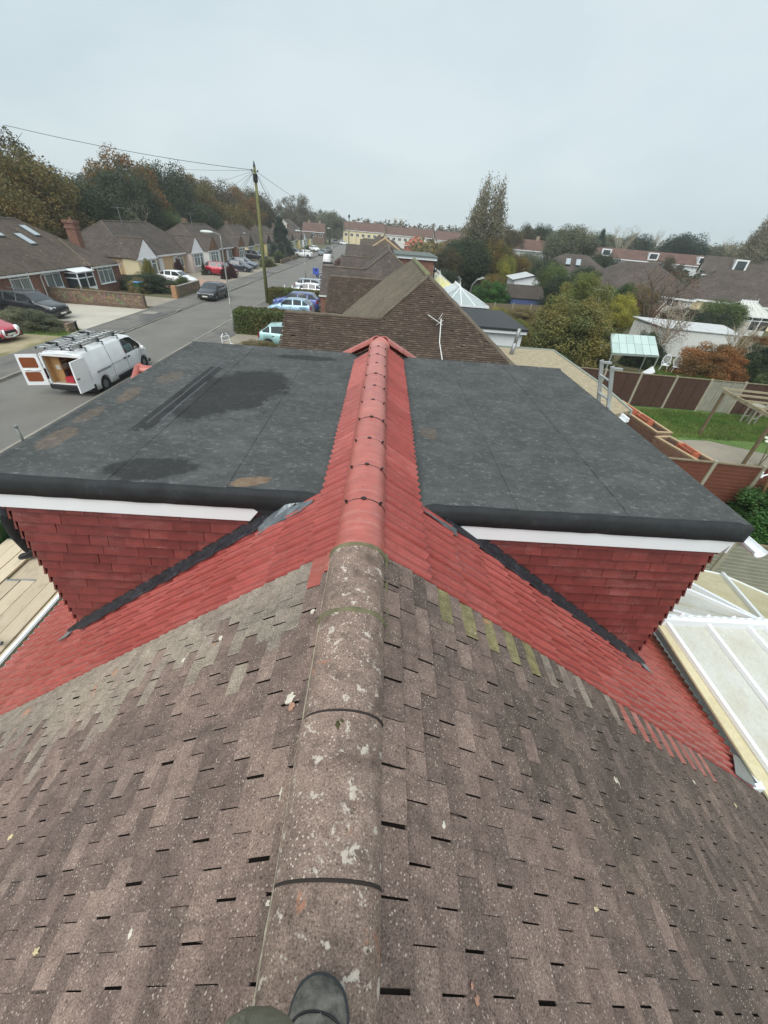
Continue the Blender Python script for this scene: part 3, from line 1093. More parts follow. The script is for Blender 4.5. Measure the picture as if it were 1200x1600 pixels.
def sheet(name, P, z, mat, th=0.12, kind='structure'):
    m = MB()
    m.extrude([(x, y, z) for x, y in P], (0, 0, -th))
    o = m.build(name, mat)
    o['kind'] = kind
    return o
sheet('ground', [(-740, -140), (740, -140), (740, 740), (-740, 740)], -0.06, M_GARDEN, 0.5)
CL = [(-15.1, -40), (-15.1, 60), (-15.15, 90), (-15.6, 130), (-17.6, 190), (-24, 290), (-40, 420)]
def off_line(o):
    out = []
    for i, (x, y) in enumerate(CL):
        a = CL[max(i-1, 0)]; b = CL[min(i+1, len(CL)-1)]
        d = Vector((b[0]-a[0], b[1]-a[1])).normalized()
        out.append((x + d.y*o, y - d.x*o))
    return out
def strip(name, o0, o1, z, mat, th=0.12):
    a = off_line(o0); b = off_line(o1)
    m = MB()
    V = [(x, y, z) for x, y in a] + [(x, y, z) for x, y in b] + [(x, y, z-th) for x, y in a] + [(x, y, z-th) for x, y in b]
    n = len(a); F = []
    for i in range(n-1):
        F += [(i, n+i, n+i+1, i+1), (i, i+1, 2*n+i+1, 2*n+i), (n+i, 3*n+i, 3*n+i+1, n+i+1)]
    m.add(V, F)
    o = m.build(name, mat); o['kind'] = 'structure'
    return o
strip('road', -2.55, 2.55, 0.0, M_ROAD, 0.05)
strip('pavement', -5.1, -2.67, 0.10, M_PAVE, 0.2)
strip('pavement', 2.67, 4.5, 0.10, M_PAVE, 0.2)
# kerbs dropped at the drives: stones laid one by one near, a strip beyond
kerb_stone = MB(); kerb_stone.box((0, 0, 0), (0.125, 0.905, 0.17)); KS = kerb_stone.mesh('kerb_stone'); KS.materials.append(M_KERB)
far_k = MB()
for side, x in ((-1, -17.71), (1, -12.49)):
    root = empty('kerb', (x, 12, 0))
    root['kind'] = 'structure'
    y = 8.0; n = 0
    while y < 105:
        drop = 0.0
        if side < 0 and (29 < y < 36.5 or 38 < y < 43 or 59 < y < 66 or 70 < y < 73): drop = 0.055
        xx = -15.1 + (x+15.1) - max(0, (y-90))*0.011
        if y < 60 :
            put('kerb_stone', KS, None, root, (0, y-12, 0.035-drop+rng.uniform(-.004, .004)))
        else:
            far_k.box((xx, y, 0.035-drop), (0.125, 0.905, 0.17))
        y += 0.915
o = far_k.build('kerb', M_KERB); o['kind'] = 'structure'
strip('kerb', -2.67, -2.55, 0.085, M_KERB) if False else None

def gsheet(name, x0, x1, y0, y1, mat, z=0.09):
    return sheet(name, [(x0, y0), (x1, y0), (x1, y1), (x0, y1)], z, mat, 0.2)
gsheet('verge', -29, -20.22, 26.2, 28.4, M_GRASS, 0.088)
gsheet('track', -40, -20.22, 16, 26.2, M_SAND, 0.09)
gsheet('driveway', -29, -20.22, 28.4, 36.6, M_CONC, 0.094)
gsheet('front_garden', -29, -20.22, 37.1, 38.2, M_GARDEN, 0.09)
gsheet('driveway', -28.5, -20.22, 38.2, 42.9, M_CONCD, 0.092)
gsheet('front_garden', -28.5, -20.22, 42.9, 49.4, M_GARDEN, 0.09)
gsheet('driveway', -28.5, -20.22, 49.4, 58.5, M_PINKP, 0.092)
gsheet('driveway', -28.5, -20.22, 58.5, 79, M_CONCD, 0.094)
gsheet('front_garden', -28.5, -20.22, 79, 89, M_GARDEN, 0.09)
gsheet('driveway', -28.5, -20.22, 89, 98, M_CONCD, 0.092)
gsheet('front_garden', -28.5, -20.22, 98, 190, M_GARDEN, 0.09)
gsheet('front_garden', -10.58, -3.0, 12, 25.0, M_CONCD, 0.088)
gsheet('driveway', -10.58, -3.0, 25.0, 30.4, M_CONCD, 0.092)
gsheet('front_garden', -10.58, -3.0, 30.4, 36.5, M_GARDEN, 0.09)
gsheet('driveway', -10.58, -3.0, 36.5, 43.0, M_CONCD, 0.094)
gsheet('driveway', -10.58, -3.0, 43.0, 130, M_CONCD, 0.09)
gsheet('lawn', 9.5, 30, 13.0, 20.8, M_GRASS, 0.06)
gsheet('lawn', 5, 12, -6, 9.9, M_GRASS, 0.05)
m = MB()
m.extrude([(x, y, 0.075) for x, y in [(12.0, 14.3), (13.2, 15.9), (14.2, 16.5), (15.6, 16.6), (17.5, 15.6), (20, 14.2), (26, 13.0), (26, 11.8), (17, 13.2), (14, 14.6), (12.6, 13.4)]], (0, 0, -0.1))
m.build('garden_path', M_CONCD)['kind'] = 'structure'
_rs = np.random.default_rng(3)
def grass_blades(x0, x1, y0, y1, n, z, hb, label):
    P = np.stack([_rs.uniform(x0, x1, n), _rs.uniform(y0, y1, n), np.full(n, z)], 1)
    a = _rs.uniform(0, 6.28, n); w = .012; h = hb*_rs.uniform(.5, 1.3, n)
    t_ = np.stack([np.cos(a)*w, np.sin(a)*w, 0*a], 1); ln_ = np.stack([_rs.normal(0, .03, n), _rs.normal(0, .03, n), h], 1)
    o = put('grass', quads_mesh('grass', np.stack([P-t_, P+t_, P+ln_+t_*.3, P+ln_-t_*.3], 1)), leaf_mat('grass_blades', (96, 132, 50), (74, 104, 42), (120, 130, 66)))
    o['kind'] = 'stuff'; o['label'] = label
LATE_GRASS = [(12.6, 27, 16.8, 20.4, 26000, .06, .10, 'short green lawn before the back fence'), (12.8, 18, 13.0, 14.2, 5000, .06, .12, 'rough grass strip between path and brown fence'), (-29, -20.3, 26.3, 28.2, 4000, .09, .14, 'rough verge grass by the low mossy wall'), (20, 24, 25, 31, 6000, .05, .2, 'longer grass around the white garden chairs')]
gsheet('patio', 9.3, 12.2, 11, 21, M_CONCD, 0.07)
gsheet('lawn', 20, 24, 24.5, 31, M_GRASS, 0.05)
# worn give-way dashes and manhole cover
m = MB()
for p in ((-12.9, 37.2), (-12.95, 38.3), (-12.85, 39.4)):
    m.b2((p[0]-0.35, p[1]-0.1, 0.0), (p[0]+0.25, p[1]+0.5, 0.005))
m.build('road_marking', plain('road_paint', (190, 190, 184), 0.7, 0.2, 8))['kind'] = 'structure'
m = MB(); m.b2((-19.7, 34.9, 0.1), (-18.7, 35.9, 0.108))
m.build('inspection_cover', M_KERB)['kind'] = 'structure'
m = MB()
m.b2((-20.24, 27.0, 0.02), (-20.1, 36.9, 0.125))
m.build('edging', M_CONC)['kind'] = 'structure'

# ------------------------------------------------------------------ leaves and trees
def leaf_mat(name, c1, c2, c3=None, k=0.35):
    t = NT(name)
    v = t.pos(kind='obj')
    g = t.n('NewGeometry'); o = t.n('ObjectInfo')
    r = t.math('FRACT', t.math('ADD', g.outputs['Random Per Island'], o.outputs['Random']))
    col = t.mix(r, lin(c1), lin(c2))
    if c3:
        n = t.noise(t.pos(), 0.45, 3, 0.6)
        col = t.mix(t.ramp(n, [(0.42, 0), (0.6, 0.9)]), col, lin(c3))
    col = t.mix(1.0, col, t.ramp(t.noise(t.pos(), 0.8, 3), [(0.3, 0.75), (0.7, 1.2)]), 'MULTIPLY')
    t.b.inputs['Roughness'].default_value = 0.65
    t.link(col, t.b.inputs['Base Color'])
    tr = t.n('BsdfTranslucent'); t.link(col, tr.inputs['Color'])
    mx = t.n('MixShader'); mx.inputs[0].default_value = k
    t.link(t.b.outputs[0], mx.inputs[1]); t.link(tr.outputs[0], mx.inputs[2])
    out = [n for n in t.t.nodes if n.type == 'OUTPUT_MATERIAL'][0]
    t.link(mx.outputs[0], out.inputs['Surface'])
    return t.m
LM = {
    'oak_brown': leaf_mat('leaves_oak_brown', (158, 112, 60), (118, 90, 50), (100, 92, 54)),
    'oak_dark': leaf_mat('leaves_oak_dark', (86, 84, 60), (67, 72, 53), (107, 95, 65)),
    'olive': leaf_mat('leaves_olive', (114, 107, 60), (91, 93, 56), (131, 109, 58)),
    'green_dark': leaf_mat('leaves_dark_green', (58, 74, 51), (74, 91, 58), (49, 63, 46)),
    'green': leaf_mat('leaves_green', (86, 107, 60), (107, 121, 67), (77, 93, 58)),
    'grey_green': leaf_mat('leaves_grey_green', (107, 114, 88), (126, 128, 98), (95, 102, 81)),
    'orange': leaf_mat('leaves_orange', (172, 116, 62), (136, 92, 52), (122, 98, 58)),
    'yellow': leaf_mat('leaves_yellow', (177, 166, 65), (145, 145, 63), (126, 131, 60)),
    'yellow_green': leaf_mat('leaves_yellow_green', (120, 128, 64), (98, 108, 58), (140, 132, 68)),
    'laurel': leaf_mat('leaves_laurel', (56, 98, 44), (84, 126, 58), (46, 77, 39)),
    'red_brown': leaf_mat('leaves_red_brown', (138, 98, 77), (112, 84, 67), None),
    'purple': leaf_mat('leaves_purple', (86, 46, 49), (67, 39, 42), None),
    'conifer': leaf_mat('leaves_conifer', (46, 65, 53), (60, 79, 63), None),
    'hedge': leaf_mat('leaves_hedge', (72, 91, 44), (93, 102, 51), (107, 98, 51)),
    'grey': leaf_mat('leaves_grey', (156, 149, 126), (131, 126, 105), (112, 112, 91)),
    'sage': leaf_mat('leaves_sage', (118, 122, 70), (92, 102, 60), (134, 124, 66)),
    'straw': leaf_mat('leaves_straw', (163, 145, 102), (131, 121, 84), (112, 107, 70)),
}
M_BARK = plain('bark', (84, 76, 64), 0.95, 0.3, 5)
M_BARKP = plain('pale_bark', (168, 158, 140), 0.95, 0.25, 5)
M_TWIG = plain('twigs', (104, 94, 82), 0.95, 0.2, 5)

def leaf_quads(P, N, size, rs, aspect=1.5):
    """P centres (n,3), N normals (n,3) -> quads"""
    n = len(P)
    T = rs.normal(size=(n, 3))
    T -= (T*N).sum(1)[:, None]*N
    T /= np.linalg.norm(T, axis=1)[:, None] + 1e-9
    B = np.cross(N, T)
    sz = size*rs.uniform(0.6, 1.35, (n, 1))
    a = T*sz*aspect/2; b = B*sz/2
    return np.stack([P-a, P-b*0.9+a*0.1, P+a, P+b], axis=1)

def crown_mesh(name, clumps, per, size, seed, spread=0.16, flat=1.0):
    """unit crown: clumps is (n,4) centre and radius; leaves lie over the outside of each clump"""
    rs = np.random.default_rng(seed)
    out = []
    for c in clumps:
        k = int(per*(c[3]/spread)**1.3)
        d = rs.normal(size=(k, 3)); d /= np.linalg.norm(d, axis=1)[:, None]
        r = c[3]*rs.uniform(0.55, 1.12, (k, 1))
        P = c[:3] + d*r*np.array([1, 1, flat])
        N = d + rs.normal(scale=0.7, size=(k, 3)) + np.array([0, 0, 0.35])
        N /= np.linalg.norm(N, axis=1)[:, None]
        out.append(leaf_quads(P, N, size, rs))
    return quads_mesh(name, np.concatenate(out))

def clump_set(shape, n, seed, r0=0.16):
    rs = np.random.default_rng(seed)
    C = []
    while len(C) < n:
        p = rs.uniform(-1, 1, 3)
        rr = np.linalg.norm(p)
        if shape == 'round':
            if rr > 0.9 or rr < 0.35: continue
            if p[2] < -0.65: continue
            q = p*np.array([0.5, 0.5, 0.5]) + np.array([0, 0, 0.5])
        elif shape == 'oak':
            if rr > 0.95 or rr < 0.25: continue
            q = p*np.array([0.5, 0.5, 0.42]) + np.array([0, 0, 0.56])
            q[:2] *= 1.0 + 0.15*math.sin(5*math.atan2(p[1], p[0]))
        elif shape == 'bush':
            if rr > 0.95 or p[2] < -0.1 or rr < 0.4: continue
            q = p*np.array([0.5, 0.5, 0.9]) + np.array([0, 0, 0.05])
        elif shape == 'cone':
            h = rs.uniform(0, 1)**1.3; a = rs.uniform(0, 6.283); rad = 0.45*(1-h)**0.8*rs.uniform(0.6, 1)
            q = np.array([rad*math.cos(a), rad*math.sin(a), 0.08+0.9*h])
        elif shape == 'poplar':
            h = rs.uniform(0, 1); a = rs.uniform(0, 6.283); rad = 0.40*math.sin(math.pi*min(0.93, 0.15+h*0.80))**0.5*rs.uniform(0.5, 1)
            q = np.array([rad*math.cos(a)+0.12*h, rad*math.sin(a), 0.05+0.80*h + 0.1*rs.uniform(0, 1)*(h > .85)])
        r = r0*rs.uniform(0.65, 1.2)
        C.append((*q, r))
    return np.array(C)
CROWNS = {
    'oak': crown_mesh('crown', clump_set('oak', 80, 1, 0.115), 640, 0.0145, 11),
    'oak_b': crown_mesh('crown', clump_set('oak', 58, 2, 0.105), 600, 0.014, 12),
    'round': crown_mesh('crown', clump_set('round', 110, 3, 0.13), 600, 0.015, 13),
    'bush': crown_mesh('crown', clump_set('bush', 60, 4, 0.17), 400, 0.026, 14),
    'fine': crown_mesh('crown', clump_set('bush', 120, 5, 0.12), 620, 0.0155, 15),
    'sparse': crown_mesh('crown', clump_set('oak', 60, 6, 0.10), 90, 0.012, 16),
    'cone': crown_mesh('crown', clump_set('cone', 130, 7, 0.09), 500, 0.015, 17),
    'poplar': crown_mesh('crown', clump_set('poplar', 230, 8, 0.075), 420, 0.015, 18, flat=2.6),
}
def branches(seed, n=9, h0=0.25, spread=0.42, top=0.95, r=0.028, sub=3, up=0.5):
    rg = random.Random(seed)
    m = MB()
    m.tube([(0, 0, 0), (0.008, 0.004, h0), (0.0, 0.01, h0+0.15), (0.01, 0, h0+0.35)], [r*1.35, r, r*0.8, r*0.5], 8)
    for i in range(n):
        a = 2*math.pi*i/n + rg.uniform(-0.4, 0.4)
        z0 = h0 + rg.uniform(-0.05, 0.3)
        L_ = rg.uniform(0.6, 1.0)
        e = Vector((math.cos(a)*spread*L_, math.sin(a)*spread*L_, z0 + (top-z0)*rg.uniform(0.35, 0.95)*up*1.8))
        e.z = min(e.z, top)
        mid = Vector((math.cos(a)*spread*L_*0.45, math.sin(a)*spread*L_*0.45, z0+(e.z-z0)*0.62))
        m.tube([(0, 0, z0-0.03), mid, e], [r*0.5, r*0.3, r*0.08], 5, cap=False)
        for k in range(sub):
            p = mid.lerp(e, rg.uniform(0, 0.7))
            q = p + Vector((rg.uniform(-.14, .14), rg.uniform(-.14, .14), rg.uniform(0.04, .18)))
            m.tube([p, (p+q)/2+Vector((rg.uniform(-.02, .02), 0, .01)), q], [r*0.2, r*0.12, r*0.04], 4, cap=False)
    return m.mesh('trunk', smooth=True)
TRUNKS = {'std': branches(1), 'low': branches(2, 7, 0.08, 0.35, 0.8, 0.022), 'up': branches(3, 10, 0.15, 0.25, 0.95, 0.022, 4, 0.55),
          'bare': branches(4, 16, 0.15, 0.36, 1.0, 0.016, 14, 0.55), 'bare_b': branches(5, 14, 0.12, 0.45, 1.0, 0.018, 16, 0.5)}
def tree(name, x, y, h, w, crown, leaf, label, cat='tree', group=None, trunk='std', z=0.0, bark=None, rz=None, dy=None):
    r = empty(name, (x, y, z), rng.uniform(0, 6.28) if rz is None else rz, label, cat, group)
    tr = put('trunk', TRUNKS[trunk], None, r)
    if not TRUNKS[trunk].materials: TRUNKS[trunk].materials.append(M_BARK)
    tr.material_slots[0].link = 'OBJECT'; tr.material_slots[0].material = bark or M_BARK
    tr.scale = (w, w, h)
    if crown:
        me = CROWNS[crown]
        if not me.materials: me.materials.append(M_BARK)
        c = put('crown', me, None, r)
        c.material_slots[0].link = 'OBJECT'; c.material_slots[0].material = LM[leaf]
        c.scale = (w, w if dy is None else dy, h)
    return r

# the wood behind the houses across the road
G1 = 'big trees in the wood behind the bungalows'
wood = [
    (-47, 47, 13.2, 16, 'oak', 'oak_brown', 'large brown leaved oak at the left edge of the picture'),
    (-43, 57, 11.5, 13, 'round', 'olive', 'rounded olive brown tree low in front of the leftmost oaks'),
    (-52, 66, 14.6, 15, 'oak_b', 'oak_dark', 'dark open crowned oak standing highest above the first bungalows'),
    (-42, 66, 9.5, 12, 'round', 'green_dark', 'low dark green tree just right of the brick chimney'),
    (-46, 86, 14.2, 13, 'oak', 'oak_brown', 'orange brown oak above the white gabled bungalow'),
    (-42, 79, 12.0, 10, 'round', 'green_dark', 'dark green tree in front of the orange brown oak'),
    (-40, 70, 8.0, 9, 'bush', 'grey_green', 'pale grey green scrub tree behind the cream bungalow'),
    (-40, 87, 7.6, 7, 'round', 'green', 'small round green tree behind the roof gap of two bungalows'),
    (-45, 99, 14.6, 13, 'round', 'green_dark', 'dark rounded tree first right of the orange brown oak'),
    (-45, 112, 14.0, 13, 'oak', 'olive', 'brownish rounded tree left of the telegraph pole'),
    (-45, 125, 14.2, 14, 'round', 'oak_dark', 'dull brown tree directly left of the telegraph pole'),
    (-44, 140, 13.6, 14, 'oak', 'oak_brown', 'brown tree seen just behind the telegraph pole'),
    (-45, 158, 14.6, 16, 'round', 'oak_dark', 'dark tree right of the telegraph pole above the roofs'),
    (-48, 182, 12.5, 16, 'oak', 'green_dark', 'last dull green tree of the row right of the telegraph pole'),
    (-43, 226, 17.5, 19, 'oak_b', 'oak_dark', 'big dark domed oak far down the road on the left'),
    (-26.3, 218, 12.0, 13, 'round', 'grey_green', 'dense grey green round tree at the far bend of the road'),
    (-38, 96, 9.0, 10, 'round', 'green_dark', 'low dark green tree close behind the second pair of bungalows'),
    (-38, 118, 9.5, 11, 'round', 'olive', 'low olive tree behind the third pair of bungalows'),
    (-40, 48, 8.5, 11, 'round', 'olive', 'low yellowish tree behind the brick bungalow with rooflights'),
    (-58, 55, 12.4, 14, 'round', 'oak_brown', 'brown tree filling the back of the wood at far left'),
    (-58, 80, 11.8, 16, 'round', 'green_dark', 'dark green tree filling the back of the wood'),
    (-57, 104, 13.0, 18, 'round', 'oak_dark', 'dark tree at the back of the wood behind the round crowns'),
]
for x, y, h, w, cr_, lf, lb in wood:
    tree('oak_tree' if 'oak' in cr_ else 'broadleaf_tree', x, y, h, w, cr_, lf, lb, group=G1)
tree('bare_tree', -39.5, 76.5, 8.5, 7, None, None, 'pale leafless tree between the dark crowns behind the cream bungalow', trunk='bare', bark=M_BARKP)

# right hand trees
G2 = 'trees in the back gardens'
tree('poplar_tree', 15.2, 76, 13.6, 8.6, 'poplar', 'grey', 'tall grey leaved poplar towering over the gardens right of the ridge', trunk='up', bark=M_BARKP)
right_trees = [
    ('broadleaf_tree', 12.4, 71, 6.9, 8.0, 'round', 'green_dark', 'dark green tree at the foot of the tall poplar, left side'),
    ('broadleaf_tree', 17.0, 73, 7.2, 6, 'round', 'olive', 'olive brown tree at the foot of the tall poplar, right side'),
    ('broadleaf_tree', 9.2, 68, 5.6, 5.0, 'round', 'oak_dark', 'dull brown low tree between the far flat dormer and the poplar'),
    ('broadleaf_tree', 18.6, 70, 5.2, 3.2, 'round', 'yellow', 'small bright yellow green tree right of the poplar'),
    ('broadleaf_tree', 21.4, 76, 5.4, 6, 'round', 'olive', 'low olive tree in front of the white terrace'),
    ('broadleaf_tree', 23.0, 64, 5.4, 5.0, 'round', 'green_dark', 'dark bushy tree left of the grey hipped roof'),
    ('broadleaf_tree', 30, 122, 10.0, 11, 'round', 'oak_dark', 'dark domed tree on the skyline right of the poplar'),
    ('broadleaf_tree', 38, 132, 10.6, 11, 'oak', 'oak_dark', 'brown green skyline tree above the white terrace'),
    ('broadleaf_tree', 43, 132, 11.2, 10, 'round', 'green_dark', 'evergreen on the skyline left of the broad willow'),
    ('willow_tree', 41.5, 106, 10.8, 12.5, 'round', 'grey_green', 'broad grey green willow standing above the hipped roofs'),
    ('conifer_tree', 58, 128, 10.8, 6, 'cone', 'conifer', 'dark pointed conifer right of the broad willow'),
    ('broadleaf_tree', 65, 144, 11.0, 11, 'round', 'grey_green', 'pale green tree behind the long red roofed terrace, left end'),
    ('pine_tree', 78, 146, 11.4, 11, 'round', 'conifer', 'dark rounded pine behind the long red roofed terrace'),
    ('pine_tree', 88, 138, 12.4, 14, 'round', 'conifer', 'broad dark pine right of the bare skyline trees'),
    ('broadleaf_tree', 98, 132, 10.6, 15, 'round', 'grey_green', 'dull green tree behind the house with the brown dormer'),
    ('broadleaf_tree', 92, 116, 10.4, 13, 'oak', 'olive', 'olive tree on the skyline near the right edge'),
    ('poplar_tree', 76, 96, 14.5, 9, 'poplar', 'grey', 'tall grey tree cut by the right edge of the picture'),
    ('broadleaf_tree', 20.9, 56, 5.2, 4.2, 'round', 'green', 'green rounded tree before the grey hipped roof'),
    ('broadleaf_tree', 19.2, 47, 4.6, 4.6, 'round', 'green_dark', 'dark evergreen behind the big olive bush, centre of the gardens'),
    ('apple_tree', 17.4, 37.5, 5.2, 5.0, 'oak', 'yellow_green', 'yellowing tree behind the big olive bush'),
    ('apple_tree', 22.3, 40.5, 3.7, 4.2, 'oak', 'yellow', 'autumn tree with yellow tips right of the big olive bush'),
    ('bay_tree', 28.6, 52, 4.0, 2.6, 'round', 'laurel', 'small round green tree by the white bungalow wall'),
    ('broadleaf_tree', 30.0, 42.5, 2.9, 4.6, 'round', 'green_dark', 'dark green shrub tree below the red brown bare tree'),
    ('broadleaf_tree', 33, 74, 4.6, 5.0, 'round', 'green_dark', 'dark green tree in the gap left of the dark hipped roof'),
    ('broadleaf_tree', 41, 71, 4.4, 5.5, 'round', 'grey_green', 'dull green tree between two dark hipped roofs at right'),
    ('broadleaf_tree', 53, 72, 5.2, 6.0, 'round', 'oak_dark', 'brown tree behind the broad dark roof at right'),
    ('broadleaf_tree', 31, 53, 3.8, 4.6, 'round', 'olive', 'olive shrub tree against the white bungalow, left part'),
    ('broadleaf_tree', 38, 48, 3.4, 5.0, 'round', 'green', 'fresh green shrub tree left of the cream conservatory'),
    ('broadleaf_tree', 47, 99, 6.2, 7.0, 'round', 'green_dark', 'dark tree in front of the long terrace, left end'),
    ('broadleaf_tree', 60, 98, 6.4, 8.0, 'oak', 'oak_dark', 'brown tree in front of the long terrace, middle'),
    ('broadleaf_tree', 26, 84, 5.6, 6.0, 'round', 'grey_green', 'grey green tree left of the two rooflights'),
    ('broadleaf_tree', 8.2, 58, 3.4, 3.4, 'round', 'green_dark', 'low dark tree behind the yellowed conservatory'),
    ('broadleaf_tree', 14.8, 60.5, 3.2, 3.6, 'round', 'olive', 'low olive tree between laurel and white garage'),
    ('broadleaf_tree', 27.5, 62, 4.2, 5.0, 'round', 'yellow_green', 'yellowish small tree before the rooflit hipped roof'),
]
for nm, x, y, h, w, cr_, lf, lb in right_trees:
    tree(nm, x, y, h, w, cr_, lf, lb, group=G2, trunk='up' if cr_ == 'poplar' else 'low')
for x, y, h, w, lb in ((56, 132, 12.0, 7, 'bare pale tree above the dark conifer on the skyline'), (70, 140, 13.4, 10, 'leaning bare tree on the skyline, left of the pines'),
                       (83, 146, 13.0, 9, 'bare tree on the skyline between the two pines'), (96, 128, 12.4, 10, 'bare tree on the skyline right of the broad pine'), (101, 122, 12.6, 10, 'bare tree on the skyline near the right edge')):
    tree('bare_tree', x, y, h, w, 'sparse', 'grey', lb, group='bare trees on the skyline', trunk='bare_b', bark=M_BARKP)
tree('bare_tree', 27.6, 44, 6.4, 7.2, 'sparse', 'red_brown', 'red brown nearly bare tree in front of the far white bungalow', trunk='bare_b', bark=M_TWIG)
tree('bare_tree', 22.6, 33.0, 4.4, 4.0, 'sparse', 'red_brown', 'small bare tree by the open end of the pale shed', trunk='bare', bark=M_BARKP)
tree('bare_tree', 25.4, 29.2, 4.0, 3.4, None, None, 'bare pale branched tree rising from the orange beech hedge', trunk='bare', bark=M_BARKP)

# bushes: (name, x, y, z-size, width x, width y, crown, leaf, label)
bushes = [
    ('bush', 13.1, 28.6, 4.7, 6.0, 6.6, 'fine', 'sage', 'very large olive green bush filling the middle of the gardens'),
    ('bush', 10.7, 33.5, 2.3, 3.0, 4.6, 'fine', 'yellow_green', 'yellow green bush behind the white walled extension'),
    ('bush', 15.9, 32.6, 3.9, 4.2, 4.0, 'fine', 'yellow_green', 'yellowish bush right behind the largest olive bush'),
    ('laurel_bush', 12.4, 50, 3.5, 5.2, 5.0, 'fine', 'laurel', 'dark glossy laurel beside the glass conservatory roof'),
    ('bush', 10.6, 24.4, 1.9, 2.6, 3.4, 'fine', 'green', 'green leafy bush against the gravel roofed garage'),
    ('bush', 11.3, 41.5, 1.9, 2.6, 2.6, 'fine', 'yellow', 'yellow autumn bush in front of the laurel'),
    ('bush', 14.0, 42.5, 2.0, 3.8, 4.2, 'fine', 'straw', 'straw coloured scrub right of the yellow bush'),
    ('bush', 12.2, 37.0, 1.5, 3.2, 3.2, 'fine', 'yellow_green', 'low yellow green shrub behind the black flat roof'),
    ('beech_hedge', 23.6, 28.4, 2.5, 5.6, 2.6, 'fine', 'orange', 'orange beech hedge behind the grey fence panel'),
    ('bush', 27.2, 28.8, 2.6, 3.0, 3.4, 'fine', 'green_dark', 'dark green bush right of the orange hedge'),
    ('bush', 25.0, 24.0, 1.9, 3.4, 2.6, 'fine', 'green', 'green bush leaning over the back fence at right'),
    ('bush', 34.0, 43, 2.9, 3.8, 4.0, 'fine', 'green_dark', 'dark round shrub before the cream conservatory'),
    ('bush', 31.2, 36.5, 1.7, 4.0, 4.6, 'fine', 'straw', 'straw coloured scrub beyond the long shed at right'),
    ('bush', 34.6, 37.6, 1.8, 3.4, 3.4, 'fine', 'orange', 'rusty orange shrub near the right edge'),
    ('bush', 19.6, 30.4, 2.6, 2.4, 2.2, 'fine', 'green_dark', 'dark bush between the green lean-to and the pale shed'),
    ('bush', 20.9, 31.2, 1.6, 2.6, 2.0, 'fine', 'green_dark', 'low dark green bush behind the white garden chairs'),
    ('bush', -24.3, 46.3, 1.9, 5.8, 4.2, 'fine', 'green_dark', 'dark shrubbery in the cream bungalow front garden'),
    ('bush', -24.6, 44.6, 1.6, 2.2, 2.0, 'fine', 'straw', 'pinkish pampas shrub behind the green bin'),
    ('bush', -21.5, 47.6, 1.7, 2.0, 2.4, 'fine', 'hedge', 'clipped round shrub behind the corner garden wall'),
    ('bush', -25.6, 49.0, 3.0, 1.5, 1.5, 'fine', 'yellow_green', 'wispy yellowish shrub in front of the cream bay window'),
    ('bush', -23.0, 27.4, 1.5, 4.6, 1.9, 'fine', 'grey_green', 'pale green leafy shrub between the pink car and the black car'),
    ('bush', -25.3, 38.0, 1.3, 5.4, 1.3, 'fine', 'olive', 'dull creeping shrubs along the back of the stone wall'),
    ('bush', -21.5, 60.6, 1.7, 1.2, 1.2, 'fine', 'purple', 'dark purple shrub beside the red car, nearer one'),
    ('bush', -21.2, 62.4, 2.0, 1.4, 1.4, 'fine', 'purple', 'dark purple shrub beside the red car, right hand one'),
    ('bush', -25.8, 56.8, 2.6, 1.3, 1.3, 'fine', 'purple', 'purple leaved upright shrub by the white porch'),
    ('bush', -25.2, 63.0, 1.6, 1.0, 1.0, 'cone', 'green_dark', 'small dark conical shrub under the white gable window'),
    ('bush', -21.6, 84.0, 1.4, 2.6, 6.0, 'fine', 'hedge', 'green hedge in front of the third bungalow pair'),
    ('bush', -21.4, 92.5, 1.6, 1.8, 3.4, 'fine', 'green_dark', 'dark bush beside the pavement, far left side'),
    ('conifer_tree', -24.2, 108, 7.4, 6.6, 6.6, 'cone', 'conifer', 'dark spruce standing before the white gabled house down the road'),
    ('bush', -23.2, 100.5, 1.9, 2.4, 2.4, 'fine', 'green', 'rounded garden bush left of the dark spruce'),
    ('bush', -24, 146, 1.5, 4, 7, 'fine', 'green', 'green shrubs in the front garden before the yellow bungalow'),
    ('bush', -9.7, 100, 1.5, 2.6, 12.0, 'fine', 'red_brown', 'reddish brown hedge on the right hand pavement edge'),
    ('bush', -10.9, 21.6, 0.9, 1.3, 8.4, 'fine', 'oak_dark', 'low brown twiggy hedge just beyond the felt roof edge'),
    ('bush', -7.6, 26.0, 0.9, 3.2, 1.0, 'fine', 'straw', 'yellowish low plants in front of the turquoise car'),
    ('laurel_bush', 16.3, 10.2, 2.2, 7.6, 4.6, 'fine', 'laurel', 'glossy green laurel behind the brown fence at right'),
    ('laurel_bush', 13.2, 9.6, 1.7, 3.6, 3.2, 'fine', 'laurel', 'lower glossy laurel nearest the felt roof corner'),
    ('bush', 11.6, 16.4, 0.5, 0.7, 4.4, 'fine', 'green', 'weedy plants growing between the brick planters and the wall'),
    ('bush', 34, 96, 2.6, 8, 8, 'fine', 'green', 'low green trees between the hipped roofs at right'),
]
for nm, x, y, h, wx, wy, cr_, lf, lb in bushes:
    tree(nm, x, y, h, wx, cr_, lf, lb, cat='tree' if 'tree' in nm else ('hedge' if 'hedge' in nm else 'bush'), trunk='low', rz=0, dy=wy)

for g_ in LATE_GRASS: grass_blades(*g_)
